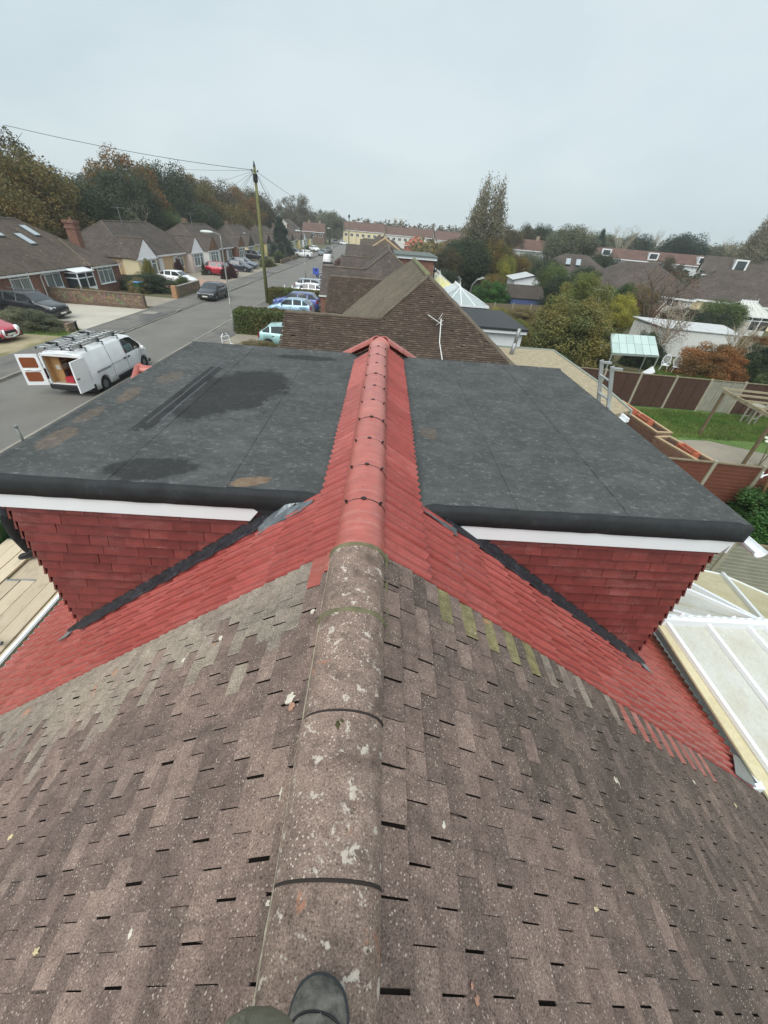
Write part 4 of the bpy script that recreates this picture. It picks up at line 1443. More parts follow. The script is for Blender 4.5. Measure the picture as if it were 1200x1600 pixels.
# clipped hedges: solid block set over with small leaves
def clipped_hedge(x0, x1, y0, y1, z1, leaf, label, seed):
    rs = np.random.default_rng(seed)
    r = empty('clipped_hedge', ((x0+x1)/2, (y0+y1)/2, 0.05), 0, label, 'hedge', 'clipped hedges on the near side of the road')
    ox, oy = (x0+x1)/2, (y0+y1)/2
    m = MB()
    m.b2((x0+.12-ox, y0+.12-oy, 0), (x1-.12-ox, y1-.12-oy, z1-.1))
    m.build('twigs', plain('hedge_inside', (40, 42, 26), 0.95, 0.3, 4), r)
    A = [(x1-x0)*z1, (y1-y0)*z1, (x1-x0)*(y1-y0)]
    Q = []
    def face(n, f, nv):
        u = rs.uniform(0, 1, (n, 1)); v = rs.uniform(0, 1, (n, 1))
        P = f(u, v) + rs.normal(scale=0.045, size=(n, 3))
        N = np.array(nv) + rs.normal(scale=0.55, size=(n, 3)); N /= np.linalg.norm(N, axis=1)[:, None]
        Q.append(leaf_quads(P, N, 0.10, rs))
    dn = 330
    o1 = np.ones
    face(int(A[0]*dn), lambda u, v: np.hstack([x0-ox+(x1-x0)*u, 0*u+y0-oy, z1*v]), (0, -1, 0.2))
    face(int(A[0]*dn), lambda u, v: np.hstack([x0-ox+(x1-x0)*u, 0*u+y1-oy, z1*v]), (0, 1, 0.2))
    face(int(A[1]*dn), lambda u, v: np.hstack([0*u+x0-ox, y0-oy+(y1-y0)*u, z1*v]), (-1, 0, 0.2))
    face(int(A[1]*dn), lambda u, v: np.hstack([0*u+x1-ox, y0-oy+(y1-y0)*u, z1*v]), (1, 0, 0.2))
    face(int(A[2]*dn), lambda u, v: np.hstack([x0-ox+(x1-x0)*u, y0-oy+(y1-y0)*v, 0*u+z1]), (0, 0, 1))
    put('leaves', quads_mesh('leaves', np.concatenate(Q)), LM[leaf], r)
clipped_hedge(-10.6, -5.5, 30.4, 32.2, 1.55, 'hedge', 'clipped green hedge between the turquoise car and the blue car', 1)
clipped_hedge(-11.3, -6.0, 43.2, 44.9, 1.45, 'hedge', 'clipped green hedge beside the telegraph pole behind the blue car', 2)
# ------------------------------------------------------------------ other houses
def mat_farroof(name, c1, c2, gauge=0.105, width=0.172, strong=0.5, moss=None):
    t = NT(name)
    v = t.pos(kind='uv')
    b = t.n('TexBrick'); t.link(v, b.inputs['Vector'])
    b.inputs['Scale'].default_value = 1.0
    b.inputs['Brick Width'].default_value = width*1.6
    b.inputs['Row Height'].default_value = gauge*1.9
    b.inputs['Mortar Size'].default_value = 0.018
    b.inputs['Mortar Smooth'].default_value = 0.6
    b.inputs['Color1'].default_value = (*lin(c1), 1)
    b.inputs['Color2'].default_value = (*lin(c2), 1)
    b.inputs['Mortar'].default_value = (*[q*0.55 for q in lin(c1)], 1)
    n = t.noise(t.pos(), 0.6, 6, 0.7)
    col = t.mix(1.0, b.outputs['Color'], t.ramp(n, [(0.3, 0.72), (0.7, 1.22)]), 'MULTIPLY')
    if moss:
        col = t.mix(t.ramp(t.noise(t.pos(), 1.7, 6, 0.7), [(0.5, 0), (0.66, 0.65)]), col, lin(moss))
    fl = t.n('TexVoronoi'); fl.inputs['Scale'].default_value = 1.6
    t.link(t.pos(), fl.inputs['Vector'])
    col = t.mix(t.ramp(fl.outputs['Distance'], [(0, 0.8), (0.06, 0.7), (0.10, 0)]), col, lin((170, 162, 148)))
    return t.out(col, 0.92, t.bump(t.math('SUBTRACT', 1.0, b.outputs['Fac']), strong, 0.02), Specular_IOR_Level=0.2)
M_FR = mat_farroof('weathered_brown_roof', (98, 88, 80), (84, 74, 68), moss=(96, 92, 72))
M_FR2 = mat_farroof('dark_brown_roof', (94, 86, 80), (80, 73, 69))
M_FRED = mat_farroof('faded_red_roof', (112, 88, 80), (100, 80, 73))
M_FREDL = mat_farroof('salmon_roof', (176, 104, 88), (160, 96, 82))
M_PTILE = mat_old_tile('plain_tile_dark', [(80, 70, 62), (86, 75, 67), (90, 79, 70), (108, 95, 84)], 0.3, 0.0)
M_PTILE2 = mat_old_tile('plain_tile_pale', [(108, 102, 88), (114, 108, 94), (119, 112, 98), (126, 119, 105)], 0.2, 0.02)  # paler, greener tile colour for the west slope next door
M_RDG = plain('weathered_ridge', (98, 90, 78), 0.95, 0.3, 3)
M_RDGM = plain('mossy_ridge', (110, 112, 78), 0.95, 0.3, 3)
M_CREAM = plain('pale_cream_render', (226, 214, 176), 0.9, 0.06, 1.0)
M_YELL = plain('yellow_render', (222, 208, 150), 0.9, 0.06, 1.0)
M_PINKR = plain('pinkish_render', (206, 192, 184), 0.9, 0.06, 1.0)
M_WGAB = plain('white_boarding', (250, 251, 252), 0.5, 0.03, 1.0)
M_BGAB = mat_farroof('brown_tile_gable', (140, 110, 86), (126, 98, 78))
M_GREYM = plain('grey_metal', (150, 154, 154), 0.45, 0.12, 6, metallic=0.5)
M_WOOD = plain('weathered_wood', (124, 112, 90), 0.9, 0.2, 6, 0.4, 30)

def inside(p, poly):
    c = False; n = len(poly)
    for i in range(n):
        a = poly[i]; b = poly[(i+1) % n]
        if (a[1] > p[1]) != (b[1] > p[1]) and p[0] < (b[0]-a[0])*(p[1]-a[1])/(b[1]-a[1])+a[0]:
            c = not c
    return c

def tile_field(name, P, mat, parent, tw=0.172, gauge=0.105, jit=0.004, off=Vector((0, 0, 0)), seed=0, holes=0.0):
    """plain tiles laid over the plane polygon P (3D, any order), joined in one mesh"""
    rg = random.Random(seed)
    P = [Vector(p) for p in P]
    n = (P[1]-P[0]).cross(P[2]-P[0]).normalized()
    if n.z < 0: n = -n
    along = Vector((0, 0, 1)).cross(n).normalized()
    up = n.cross(along)
    O = P[0]
    poly = [((p-O).dot(along), (p-O).dot(up)) for p in P]
    x0 = min(p[0] for p in poly); x1 = max(p[0] for p in poly)
    y0 = min(p[1] for p in poly); y1 = max(p[1] for p in poly)
    V = []; F = []
    r = 0; y = y0
    while y < y1:
        x = x0 + (tw/2 if r % 2 else 0)
        while x < x1:
            if inside((x, y+gauge*0.5), poly):
                if holes and rg.random() < holes:
                    x += tw; continue
                w = tw/2 - 0.003
                lf = 0.050 + rg.uniform(-jit, jit)
                dy = rg.uniform(-0.004, 0.004)
                L_ = gauge*1.9
                b = len(V)
                for (xx, yy, zz) in ((-w, 0, lf), (w, 0, lf), (w, L_, 0.006), (-w, L_, 0.006), (-w, 0, lf-0.026), (w, 0, lf-0.026)):
                    V.append(tuple(O + along*(x+xx) + up*(y+dy+yy) + n*zz - off))
                F += [(b, b+1, b+2, b+3), (b+4, b+5, b+1, b), (b, b+3, b+4), (b+1, b+5, b+2)]
            x += tw
        y += gauge; r += 1
    o = put(name, mesh_from(name, V, F), mat, parent)
    o['kind'] = 'stuff'
    return o

def window(parent, c, nrm, w, h, o, cols=2, top=True, glass=None, depth=0.06, sill=True):
    """casement: frame, transom and mullions in one piece, panes behind it; c is the centre on the wall face"""
    c = Vector(c); nrm = Vector(nrm).normalized(); u = Vector((0, 0, 1)).cross(nrm).normalized()
    f = MB(o); g = MB(o)
    z = Vector((0, 0, 1)); t = 0.07
    def bar(a, b, ww):
        f.bar(c + u*a[0] + z*a[1] + nrm*depth*0.5, c + u*b[0] + z*b[1] + nrm*depth*0.5, ww, depth*1.2 if False else ww, up=nrm)
    W2, H2 = w/2, h/2
    for a, b in (((-W2, -H2), (-W2, H2)), ((W2, -H2), (W2, H2)), ((-W2, -H2), (W2, -H2)), ((-W2, H2), (W2, H2))):
        bar(a, b, t)
    tz = H2 - h*0.27
    if top: bar((-W2, tz), (W2, tz), t*0.8)
    for i in range(1, cols):
        bar((-W2 + w*i/cols, -H2), (-W2 + w*i/cols, H2), t*0.8)
    if sill:
        a = c - u*(W2+0.08) - z*(H2+0.05) + nrm*0.07; b = c + u*(W2+0.08) - z*(H2+0.05) + nrm*0.07
        f.bar(a, b, 0.14, 0.05, up=z)
    fr = f.build('window', M_WHITE, parent)
    g.bar(c - u*(W2-0.02) + nrm*0.012, c + u*(W2-0.02) + nrm*0.012, 0.02, h-0.04, up=z)
    g.build('pane', glass or M_NET, fr)
    return fr

def ridge_line(m, a, b, r=0.10, n=6):
    a = Vector(a); b = Vector(b)
    k = max(2, int((b-a).length/0.45))
    pts = [a.lerp(b, i/k) + Vector((0, 0, 0.012*(-1)**i)) for i in range(k+1)]
    m.tube(pts, r, n)

# ---- the pair next door
def near_pair(name, label, xr, ya, yb, zr, zw, mat_near, detail, wall=M_BRICK, wings=True, group='semi detached bungalows on the near side of the road'):
    hw = 4.6; k = 0.74; ze = zr - k*hw
    o = Vector((xr, (ya+yb)/2, 0))
    h = empty(name, o, 0, label, 'house', group)
    y0, y1 = ya-hw, yb+hw
    wz = zw
    yw0 = ya - (zr-wz)/k; yw1 = yb + (zr-wz)/k
    xj = xr - (zr-wz)/k
    xg = xr - 5.8
    yb0 = yw0 + (wz-ze)/k; yb1 = yw1 - (wz-ze)/k
    near = [(xr, ya, zr), (xr+hw, y0, ze), (xg, y0, ze), (xg, yw0, wz), (xj, yw0, wz)]
    far = [(xr, yb, zr), (xr+hw, y1, ze), (xg, y1, ze), (xg, yw1, wz), (xj, yw1, wz)]
    west = [(xr, ya, zr), (xj, yw0, wz), (xr-hw, yb0, ze), (xr-hw, yb1, ze), (xj, yw1, wz), (xr, yb, zr)]
    east = [(xr, ya, zr), (xr+hw, y0, ze), (xr+hw, y1, ze), (xr, yb, zr)]
    w0b = [(xj, yw0, wz), (xg, yw0, wz), (xg, yb0, ze), (xr-hw, yb0, ze)]
    w1a = [(xj, yw1, wz), (xg, yw1, wz), (xg, yb1, ze), (xr-hw, yb1, ze)]
    rf = MB(o)
    for P in (near, far, west, east, w0b, w1a):
        P = [Vector(p) - Vector((0, 0, 0.01)) for p in P]
        n = (P[1]-P[0]).cross(P[2]-P[0])
        if n.z < 0: P = P[::-1]
        rf.poly(P)
    roof = rf.build('roof', M_FR if detail else mat_near, h, uv=True)
    if detail:
        tile_field('roof_tiles', near, M_PTILE, roof, off=o, seed=1, holes=0.010)
        tile_field('roof_tiles', west, M_PTILE2, roof, off=o, seed=2)
        tile_field('roof_tiles', w1a, M_PTILE, roof, off=o, seed=3)
    rm = MB(o)
    ridge_line(rm, (xr, ya, zr), (xr, yb, zr), 0.13)
    for sx in (1,):
        ridge_line(rm, (xr, ya, zr), (xr+hw, y0, ze), 0.10)
        ridge_line(rm, (xr, yb, zr), (xr+hw, y1, ze), 0.10)
    ridge_line(rm, (xr, ya, zr), (xj, yw0, wz), 0.10)
    ridge_line(rm, (xr, yb, zr), (xj, yw1, wz), 0.10)
    ridge_line(rm, (xj, yw0, wz), (xg, yw0, wz), 0.09)
    ridge_line(rm, (xj, yw1, wz), (xg, yw1, wz), 0.09)
    rm.build('ridge', M_RDG, roof, smooth=True)
    wl = MB(o)
    wl.b2((xr-4.3, y0+0.3, 0), (xr+4.3, y1-0.3, ze-0.02))
    for yw, ye in ((yw0, yb0), (yw1, yb1)):
        s_ = 1 if ye > yw else -1
        d = abs(ye-yw)
        wl.extrude([(xg+0.12, yw-d+0.1, 0), (xg+0.12, yw-d+0.1, ze), (xg+0.12, yw, wz-0.1), (xg+0.12, yw+d-0.1, ze), (xg+0.12, yw+d-0.1, 0)], (3.5, 0, 0))
    wl.build('wall', wall, h, uv=True)
    gt = MB(o)
    gt.b2((xg-0.02, y0-0.02, ze-0.12), (xr+hw+0.02, y0+0.02, ze+0.0))
    gt.b2((xr+hw-0.0, y0, ze-0.12), (xr+hw+0.03, y1, ze))
    gt.build('fascia', M_WHITE2, h)
    for yw in (yw0, yw1):
        window(h, (xg+0.115, yw, 1.5), (-1, 0, 0), 2.2, 1.3, o, 3)
    return h, o
h1, o1 = near_pair('semi_detached_bungalow', 'hip roofed bungalow pair with dark weathered tiles directly beyond the felt dormers', 1.9, 19.35, 30.3, 5.5, 4.03, M_FR, True)
m = MB(o1)
ridge_line(m, (1.9, 19.35, 5.52), (1.9, 30.3, 5.52), 0.125)
m.build('mossy_ridge', M_RDGM, h1, smooth=True)
# white framed window of its further wing, seen past the nearer wing
window(h1, (-4.35, 27.35, 1.75), (0, -1, 0), 0.9, 1.0, o1, 1, False)
# television aerial fixed to the near roof face
ar = empty('television_aerial', (2.35, 17.2, 3.9), 0, 'thin bent television aerial standing on the weathered hip roof next door', 'aerial')
m = MB()
m.tube([(0.22, -2.3, -1.75), (0.2, -1.6, -1.15), (0.02, -0.7, -0.4), (0.05, 0, 0.35)], 0.022, 6)
m.build('mast', M_WHITE2, ar)
m = MB()
m.tube([(-0.5, 0.05, 0.45), (0.15, 0.0, 0.12)], 0.016, 5)
for i in range(7):
    p = Vector((-0.45+0.09*i, 0.045, 0.42-0.045*i))
    m.tube([p+Vector((0.0, -0.16, -0.0)), p+Vector((0, 0.16, 0.0))], 0.009, 4)
m.tube([(-0.05, 0, 0.3), (0.08, 0, 0.55)], 0.012, 4); m.tube([(0.15, 0, 0.3), (-0.12, 0, 0.1)], 0.012, 4)
m.build('boom', M_WHITE2, ar)

h2, o2 = near_pair('semi_detached_bungalow', 'second bungalow pair along, dark roof with a flat felt dormer on its garden side', 0.3, 42.1, 55.0, 5.5, 4.03, M_FR2, False)
m = MB(o2)
m.b2((0.9, 42.4, 3.2), (4.55, 50.0, 4.98)); m.build('dormer', M_BRICK, h2, uv=True)
d2 = h2.children[-1]
m = MB(o2); m.b2((0.8, 42.2, 4.98), (4.75, 50.1, 5.2)); m.build('dormer_fascia', M_WHITE, d2)
m = MB(o2); m.b2((0.78, 42.1, 5.2), (4.8, 50.2, 5.3)); m.build('felt', plain('grey_felt', (96, 104, 100), 0.9, 0.1, 2), d2)
m = MB(o2); m.tube([(4.62, 42.3, 5.1), (4.62, 42.3, 3.0)], 0.06, 6); m.build('downpipe', M_BLACK, d2)
m = MB(o2); m.poly([(4.6, 40.0, 3.0), (6.3, 40.0, 1.9), (6.3, 52, 1.9), (4.6, 52, 3.0)]); m.build('side_roof', M_FRED, h2, uv=True)
m = MB(o2); m.b2((-5.4, 58.0, 2.2), (-0.8, 61.0, 3.35)); m.build('wing_brick', M_BRICK, h2, uv=True)
# third roof with its broad front wing
h3o = Vector((-2.0, 62, 0))
h3 = empty('semi_detached_bungalow', h3o, 0, 'third bungalow along with a broad tiled front wing over a white fascia', 'house', 'semi detached bungalows on the near side of the road')
m = MB(h3o); m.b2((-5.0, 59.3, 0), (2.5, 75, 3.45)); m.build('wall', M_BRICK, h3, uv=True)
m = MB(h3o); m.b2((-5.2, 59.05, 3.4), (1.0, 59.25, 3.7)); m.build('fascia', M_WHITE, h3)
m = MB(h3o)
m.poly([(-5.25, 59.1, 3.7), (1.2, 59.1, 3.7), (1.2, 61.6, 5.15), (-5.25, 61.6, 5.15)])
m.poly([(-5.25, 61.6, 5.15), (1.2, 61.6, 5.15), (1.2, 66, 3.4), (-5.25, 66, 3.4)])
m.build('roof', M_FR2, h3, uv=True)
m = MB(h3o)
for P in ([(-0.2, 64.5, 6.0), (5.0, 60.0, 3.0), (-5.2, 60.0, 3.0)], [(-0.2, 64.5, 6.0), (-5.2, 60, 3), (-5.2, 80, 3), (-0.2, 76, 6.0)], [(-0.2, 64.5, 6.0), (-0.2, 76, 6.0), (5.0, 80, 3), (5.0, 60, 3)]):
    m.poly(P)
o = m.build('main_roof', M_FR, h3, uv=True)
m = MB(h3o)
ridge_line(m, (-0.2, 64.5, 6.0), (-0.2, 76, 6.0), 0.2); ridge_line(m, (-0.2, 64.5, 6.0), (-5.2, 60, 3.0), 0.13); ridge_line(m, (-0.2, 64.5, 6.0), (5.0, 60, 3.0), 0.13)
m.build('ridge', plain('pale_ridge', (168, 146, 116), 0.9, 0.2, 2), o)
# further roofs in the row
row = [(1.2, 84, 96, M_FR2, 'dark roofed bungalow pair, fourth along on the near side'), (0.2, 105, 118, M_FR, 'brown roofed bungalow pair, fifth along on the near side'),
       (-1.0, 127, 140, M_FR2, 'far dark roofed bungalow pair, sixth along on the near side'), (-2.5, 150, 163, M_FR, 'small far roofed bungalow pair, last of the near side row')]
for xr, a, b, mt, lb in row:
    near_pair('semi_detached_bungalow', lb, xr, a, b, 5.4, 4.0, mt, False)
m = MB((4.4, 68, 0)); m.b2((2.6, 67.5, 0), (6.2, 76, 3.0)); 
hs = empty('low_house', (4.4, 68, 0), 0, 'low pink roofed outbuilding right of the third bungalow ridge', 'outbuilding')
m.build('wall', M_PINKR, hs)
m = MB((4.4, 68, 0)); m.poly([(2.4, 67.3, 3.0), (6.4, 67.3, 3.0), (6.4, 71.5, 4.3), (2.4, 71.5, 4.3)]); m.poly([(2.4, 71.5, 4.3), (6.4, 71.5, 4.3), (6.4, 76, 3), (2.4, 76, 3)])
m.build('roof', plain('pink_roof', (170, 138, 122), 0.9, 0.2, 2), hs)

# ---- bungalows across the road
def far_pair(y0, label, gab, wallm, gcols, roofm, doorc=None, detail=True):
    """pair with its front gables: y0 near end, 19 m long, front facing the road"""
    o = Vector((-32, y0+9.5, 0))
    h = empty('semi_detached_bungalow', o, 0, label, 'house', 'pairs of bungalows across the road')
    xf, xb, xr = -28.0, -37.0, -32.5
    ze, zr = 2.5, 5.55
    y1 = y0+19
    rf = MB(o)
    a, b = (xr, y0+4.3, zr), (xr, y1-4.3, zr)
    rf.poly([a, (xb, y0, ze), (xf, y0, ze)])
    rf.poly([b, (xf, y1, ze), (xb, y1, ze)])
    rf.poly([a, (xf, y0, ze), (xf, y1, ze), b])
    rf.poly([a, b, (xb, y1, ze), (xb, y0, ze)])
    gx = -27.2
    gz = 4.25
    ggs = ((y0+0.1, y0+4.5), (y1-4.5, y1-0.1))
    for (ga, gb) in ggs:
        gm = (ga+gb)/2
        xi = xf - (gz-ze)/((zr-ze)/(xf-xr))
        rf.poly([(gx, ga-0.12, ze-0.05), (gx, gm, gz+0.06), (xi, gm, gz+0.06), (xf-0.05, ga-0.12, ze-0.05)])
        rf.poly([(gx, gb+0.12, ze-0.05), (xf-0.05, gb+0.12, ze-0.05), (xi, gm, gz+0.06), (gx, gm, gz+0.06)])
    roof = rf.build('roof', roofm, h, uv=True)
    rm = MB(o)
    ridge_line(rm, a, b, 0.11, 5); ridge_line(rm, a, (xf, y0, ze), 0.08, 5); ridge_line(rm, a, (xb, y0, ze), 0.08, 5); ridge_line(rm, b, (xf, y1, ze), 0.08, 5)
    for (ga, gb) in ggs:
        gm = (ga+gb)/2
        ridge_line(rm, (gx, gm, gz+0.08), (-30.2, gm, gz+0.08), 0.08, 5)
    rm.build('ridge', M_RDG, roof)
    wl = MB(o)
    wl.b2((xb+0.3, y0+0.3, 0), (xf-0.35, y1-0.3, ze-0.03))
    wl.build('wall', wallm[0], h, uv=True)
    for i, (ga, gb) in enumerate(ggs):
        gm = (ga+gb)/2
        w2 = MB(o)
        w2.b2((-29, ga+0.05, 0), (gx-0.12, gb-0.05, ze-0.06))
        w2.build('front_bay', wallm[1+i], h, uv=True)
        g = MB(o)
        g.extrude([(gx-0.14, ga, ze-0.06), (gx-0.14, gb, ze-0.06), (gx-0.14, gm, gz-0.02)], (0.10, 0, 0))
        g.build('gable', gab[i], h, uv=True)
        window(h, (gx-0.12, gm-0.45, 1.55), (1, 0, 0), 2.0, 1.45, o, 2)
        window(h, (gx-0.12, gm+1.25, 1.55), (1, 0, 0), 1.0, 1.45, o, 1)
        s_ = 1 if i == 0 else -1
        yy = (gb if i == 0 else ga)
        window(h, (xf-0.34, yy+s_*1.5, 1.55), (1, 0, 0), 1.7, 1.4, o, 2)
        dr = MB(o)
        dr.b2((xf-0.34, yy+s_*3.0-0.45, 0.15), (xf-0.28, yy+s_*3.0+0.45, 2.15))
        dr.build('door', M_WHITE if doorc is None else doorc, h)
        fa = MB(o)
        fa.b2((xf-0.02, min(yy, yy+s_*4.9), ze-0.18), (xf+0.06, max(yy, yy+s_*4.9), ze-0.02))
        fa.b2((gx-0.1, ga-0.1, ze-0.16), (gx+0.02, gb+0.1, ze-0.06))
        fa.build('fascia', M_WHITE, h)
    am = MB(o)
    ay = y0 + 5.5 + (y0 % 3)
    am.tube([(xr+.3, ay, 5.3), (xr+.3, ay, 7.0)], .03, 5); am.bar((xr-.3, ay-.35, 6.9), (xr+.8, ay+.35, 6.9), .03, .03)
    for q in range(5): am.bar((xr-.2+q*.2, ay-.55+q*.13, 6.9), (xr-.4+q*.2, ay+.05+q*.13, 6.9), .02, .02)
    am.build('aerial', M_GREYM, h)
    cn = MB(o)
    cn.b2((xr-1.9, y0+9.1, 4.2), (xr-1.1, y0+9.9, 6.2))
    if y0 > 60: cn.build('chimney', M_BRICKBR, roof, uv=True)
    return h, o, cn
hB, oB, _ = far_pair(50.3, 'bungalow pair with two white boarded gables, cream rendered side wall', (M_WGAB, M_WGAB), (M_RENDER, M_CREAM, M_PINKR), (0, 0), M_FR2)
m = MB(oB); m.b2((-36.6, 50.22, 0), (-27.5, 50.58, 0.9)); m.build('plinth', plain('dark_plinth', (70, 60, 52), 0.9), hB)
m = MB(oB); m.tube([(-29.5, 50.5, 2.3), (-29.45, 50.5, 0.3)], 0.05, 6); m.build('downpipe', M_CREAM, hB)
far_pair(71.2, 'bungalow pair with brown tile hung gables and red brick walls', (M_BGAB, M_BGAB), (M_BRICK, M_WHITE2, M_BRICK), (0, 0), M_FR2)
far_pair(92.1, 'cream bungalow pair with a rooflight, behind the telegraph pole', (M_FR2, M_FR2), (M_YELL, M_CREAM, M_YELL), (0, 0), M_FR2)
far_pair(113.0, 'bungalow pair with a white gable, partly behind the dark spruce', (M_FR2, M_WGAB), (M_RENDERW, M_RENDERW, M_WGAB), (0, 0), M_FR2)
far_pair(133.9, 'pale yellow bungalow pair beyond the white car down the road', (M_FR2, M_FR2), (M_YELL, M_YELL, M_YELL), (0, 0), M_FR)
far_pair(154.8, 'farthest bungalow pair across the road, before the bend', (M_WGAB, M_FR2), (M_RENDERW, M_WGAB, M_YELL), (0, 0), M_FR2)

# tall pale gable and red block behind the far roofs
def block(name, x, y, w, d, ze, zr, wall, roof, label, cat='house', rz=0.0, wins=0, gabled=True, chim=0, group=None, dormers=0):
    """simple far building, ridge along its local x"""
    h = empty(name, (x, y, 0), rz, label, cat, group)
    m = MB(); m.b2((-w/2, -d/2, 0), (w/2, d/2, ze)); m.build('wall', wall, h, uv=True)
    m = MB()
    e = 0.3
    if gabled:
        m.poly([(-w/2-e, -d/2-e, ze-0.1), (w/2+e, -d/2-e, ze-0.1), (w/2+e, 0, zr), (-w/2-e, 0, zr)])
        m.poly([(w/2+e, d/2+e, ze-0.1), (-w/2-e, d/2+e, ze-0.1), (-w/2-e, 0, zr), (w/2+e, 0, zr)])
        g = MB()
        g.poly([(-w/2, -d/2, ze), (-w/2, 0, zr-0.15), (-w/2, d/2, ze)][::-1]); g.poly([(w/2, -d/2, ze), (w/2, 0, zr-0.15), (w/2, d/2, ze)])
        g.build('gable', wall, h)
    else:
        q = d/2
        m.poly([(-w/2-e, -d/2-e, ze), (w/2+e, -d/2-e, ze), (w/2-q, 0, zr), (-w/2+q, 0, zr)])
        m.poly([(w/2+e, d/2+e, ze), (-w/2-e, d/2+e, ze), (-w/2+q, 0, zr), (w/2-q, 0, zr)])
        m.poly([(-w/2-e, d/2+e, ze), (-w/2-e, -d/2-e, ze), (-w/2+q, 0, zr)]); m.poly([(w/2+e, -d/2-e, ze), (w/2+e, d/2+e, ze), (w/2-q, 0, zr)])
    ro = m.build('roof', roof, h, uv=True)
    m = MB(); m.b2((-w/2-e, -d/2-e-0.03, ze-0.28), (w/2+e, -d/2-e, ze-0.08)); m.build('fascia', M_WHITE, h)
    for i in range(wins):
        xx = -w/2 + w*(i+0.5)/wins
        wm = MB(); wm.b2((xx-0.75, -d/2-0.03, ze*0.56), (xx+0.75, -d/2+0.02, ze*0.56+1.2)); wo = wm.build('window', M_WHITE, h)
        pm = MB(); pm.b2((xx-0.66, -d/2-0.045, ze*0.56+0.08), (xx-0.05, -d/2-0.03, ze*0.56+1.12)); pm.b2((xx+0.05, -d/2-0.045, ze*0.56+0.08), (xx+0.66, -d/2-0.03, ze*0.56+1.12)); pm.build('pane', M_GLASS, wo)
    for i in range(chim):
        xx = -w/2 + w*(i+0.5)/chim
        cm = MB(); cm.b2((xx-0.4, -0.35, zr-0.5), (xx+0.4, 0.35, zr+0.8)); cm.build('chimney', M_BRICK, ro)
    for i in range(dormers):
        xx = -w/2 + w*(i+0.5)/dormers
        dm = MB(); dm.b2((xx-1.1, -d/2+0.5, ze+0.2), (xx+1.1, 0, zr-0.25)); do = dm.build('dormer', M_WHITE, h)
        pm = MB(); pm.b2((xx-0.8, -d/2+0.47, ze+0.5), (xx+0.8, -d/2+0.5, zr-0.5)); pm.build('pane', M_GLASS, do)
    return h
block('two_storey_house', -39, 186, 7, 7, 5.2, 7.6, M_RENDERW, M_FR2, 'pale gabled house rising behind the far bungalows', rz=R(80), wins=2)
block('two_storey_house', -31, 204, 9, 7, 4.2, 7.2, M_BRICKBR, M_FRED, 'red brick house with chimneys behind the far bungalows', chim=2, wins=3)
block('bungalow', -36, 184, 12, 9, 2.7, 5.4, M_YELL, M_FR2, 'low yellow walled bungalow near the bend of the road', rz=R(85), wins=3, gabled=False)
G3 = 'terraces closing the view at the end of the road'
block('terraced_house', -11, 236, 20, 8, 5.6, 9.0, M_CREAM, M_FRED, 'yellowish terrace at the left end of the long red roofs', wins=7, chim=2, group=G3, rz=R(-8))
block('terraced_house', 11.5, 234, 23, 8, 5.2, 8.4, M_RENDERW, M_FRED, 'pale blue white terrace in the middle of the long red roofs', wins=8, chim=1, group=G3, rz=R(-14))
block('terraced_house', 36, 228, 24, 8, 4.8, 8.2, M_RENDERW, M_FRED, 'red roofed terrace right of centre with arched bays', wins=9, group=G3, rz=R(-16))
block('terraced_house', 59, 220, 20, 8, 4.6, 7.4, M_WHITE2, M_FRED, 'red roofed terrace with white dormers, right end of the row', wins=6, dormers=2, group=G3, rz=R(-14))
block('bungalow', 26, 178, 14, 9, 2.6, 5.4, M_BRICK, M_FR2, 'dark roofed bungalow before the far terraces', gabled=False, wins=2)
block('bungalow', 12, 190, 9, 8, 2.6, 5.8, M_FREDL, M_FREDL, 'little salmon red hipped roof among the far bungalows', gabled=False)
block('bungalow', 22, 140, 16, 9, 2.6, 5.4, M_BRICK, M_FR, 'brown hipped bungalow on the far right of the near side row', gabled=False, wins=2)
block('bungalow', 38, 168, 12, 8, 2.6, 5.4, M_WHITE2, M_FRED, 'small white walled bungalow half hidden in the far trees', gabled=False, wins=2)

# right hand side, roofs beyond the gardens
block('terraced_house', 39, 122, 13, 8, 5.3, 7.5, M_WHITE, M_FRED, 'white terrace with faded red roof behind the yellow green tree', wins=5, chim=1, rz=R(-10))
block('hipped_bungalow', 36.5, 89, 15, 11, 2.6, 5.7, M_RENDERW, M_FR2, 'grey hipped bungalow roof with two rooflights below the willow', gabled=False, rz=R(-18))
block('hipped_bungalow', 45, 81, 15, 10, 2.6, 5.5, M_WHITE, M_FR2, 'dark hipped roof with white eaves right of the rooflit one', gabled=False, rz=R(-20), wins=3)
block('terraced_house', 67, 117, 32, 9, 5.2, 7.2, M_WHITE, M_FRED, 'long low terrace with faded red roof and white dormers', rz=R(-22), dormers=3, wins=10)
block('hipped_bungalow', 36, 63, 13, 10, 2.6, 5.6, M_RENDERW, M_FR2, 'dark brown roofed white bungalow behind the red brown tree', gabled=False, rz=R(-28), wins=3)
block('hipped_bungalow', 47.5, 60, 15, 11, 2.6, 5.9, M_CREAM, M_FR2, 'broad dark roofed bungalow at right, behind the cream conservatory', gabled=False, rz=R(-34), wins=3)
block('hipped_bungalow', 58, 52, 14, 11, 2.6, 5.7, M_CREAM, M_FR2, 'dark roof cut by the right edge of the picture', gabled=False, rz=R(-45), wins=2)
block('chalet_house', 73, 95, 12, 9, 4.2, 7.3, M_RENDERW, M_FR2, 'house with white trimmed brown dormer near the right skyline', rz=R(-30), dormers=1)
rooflights = empty
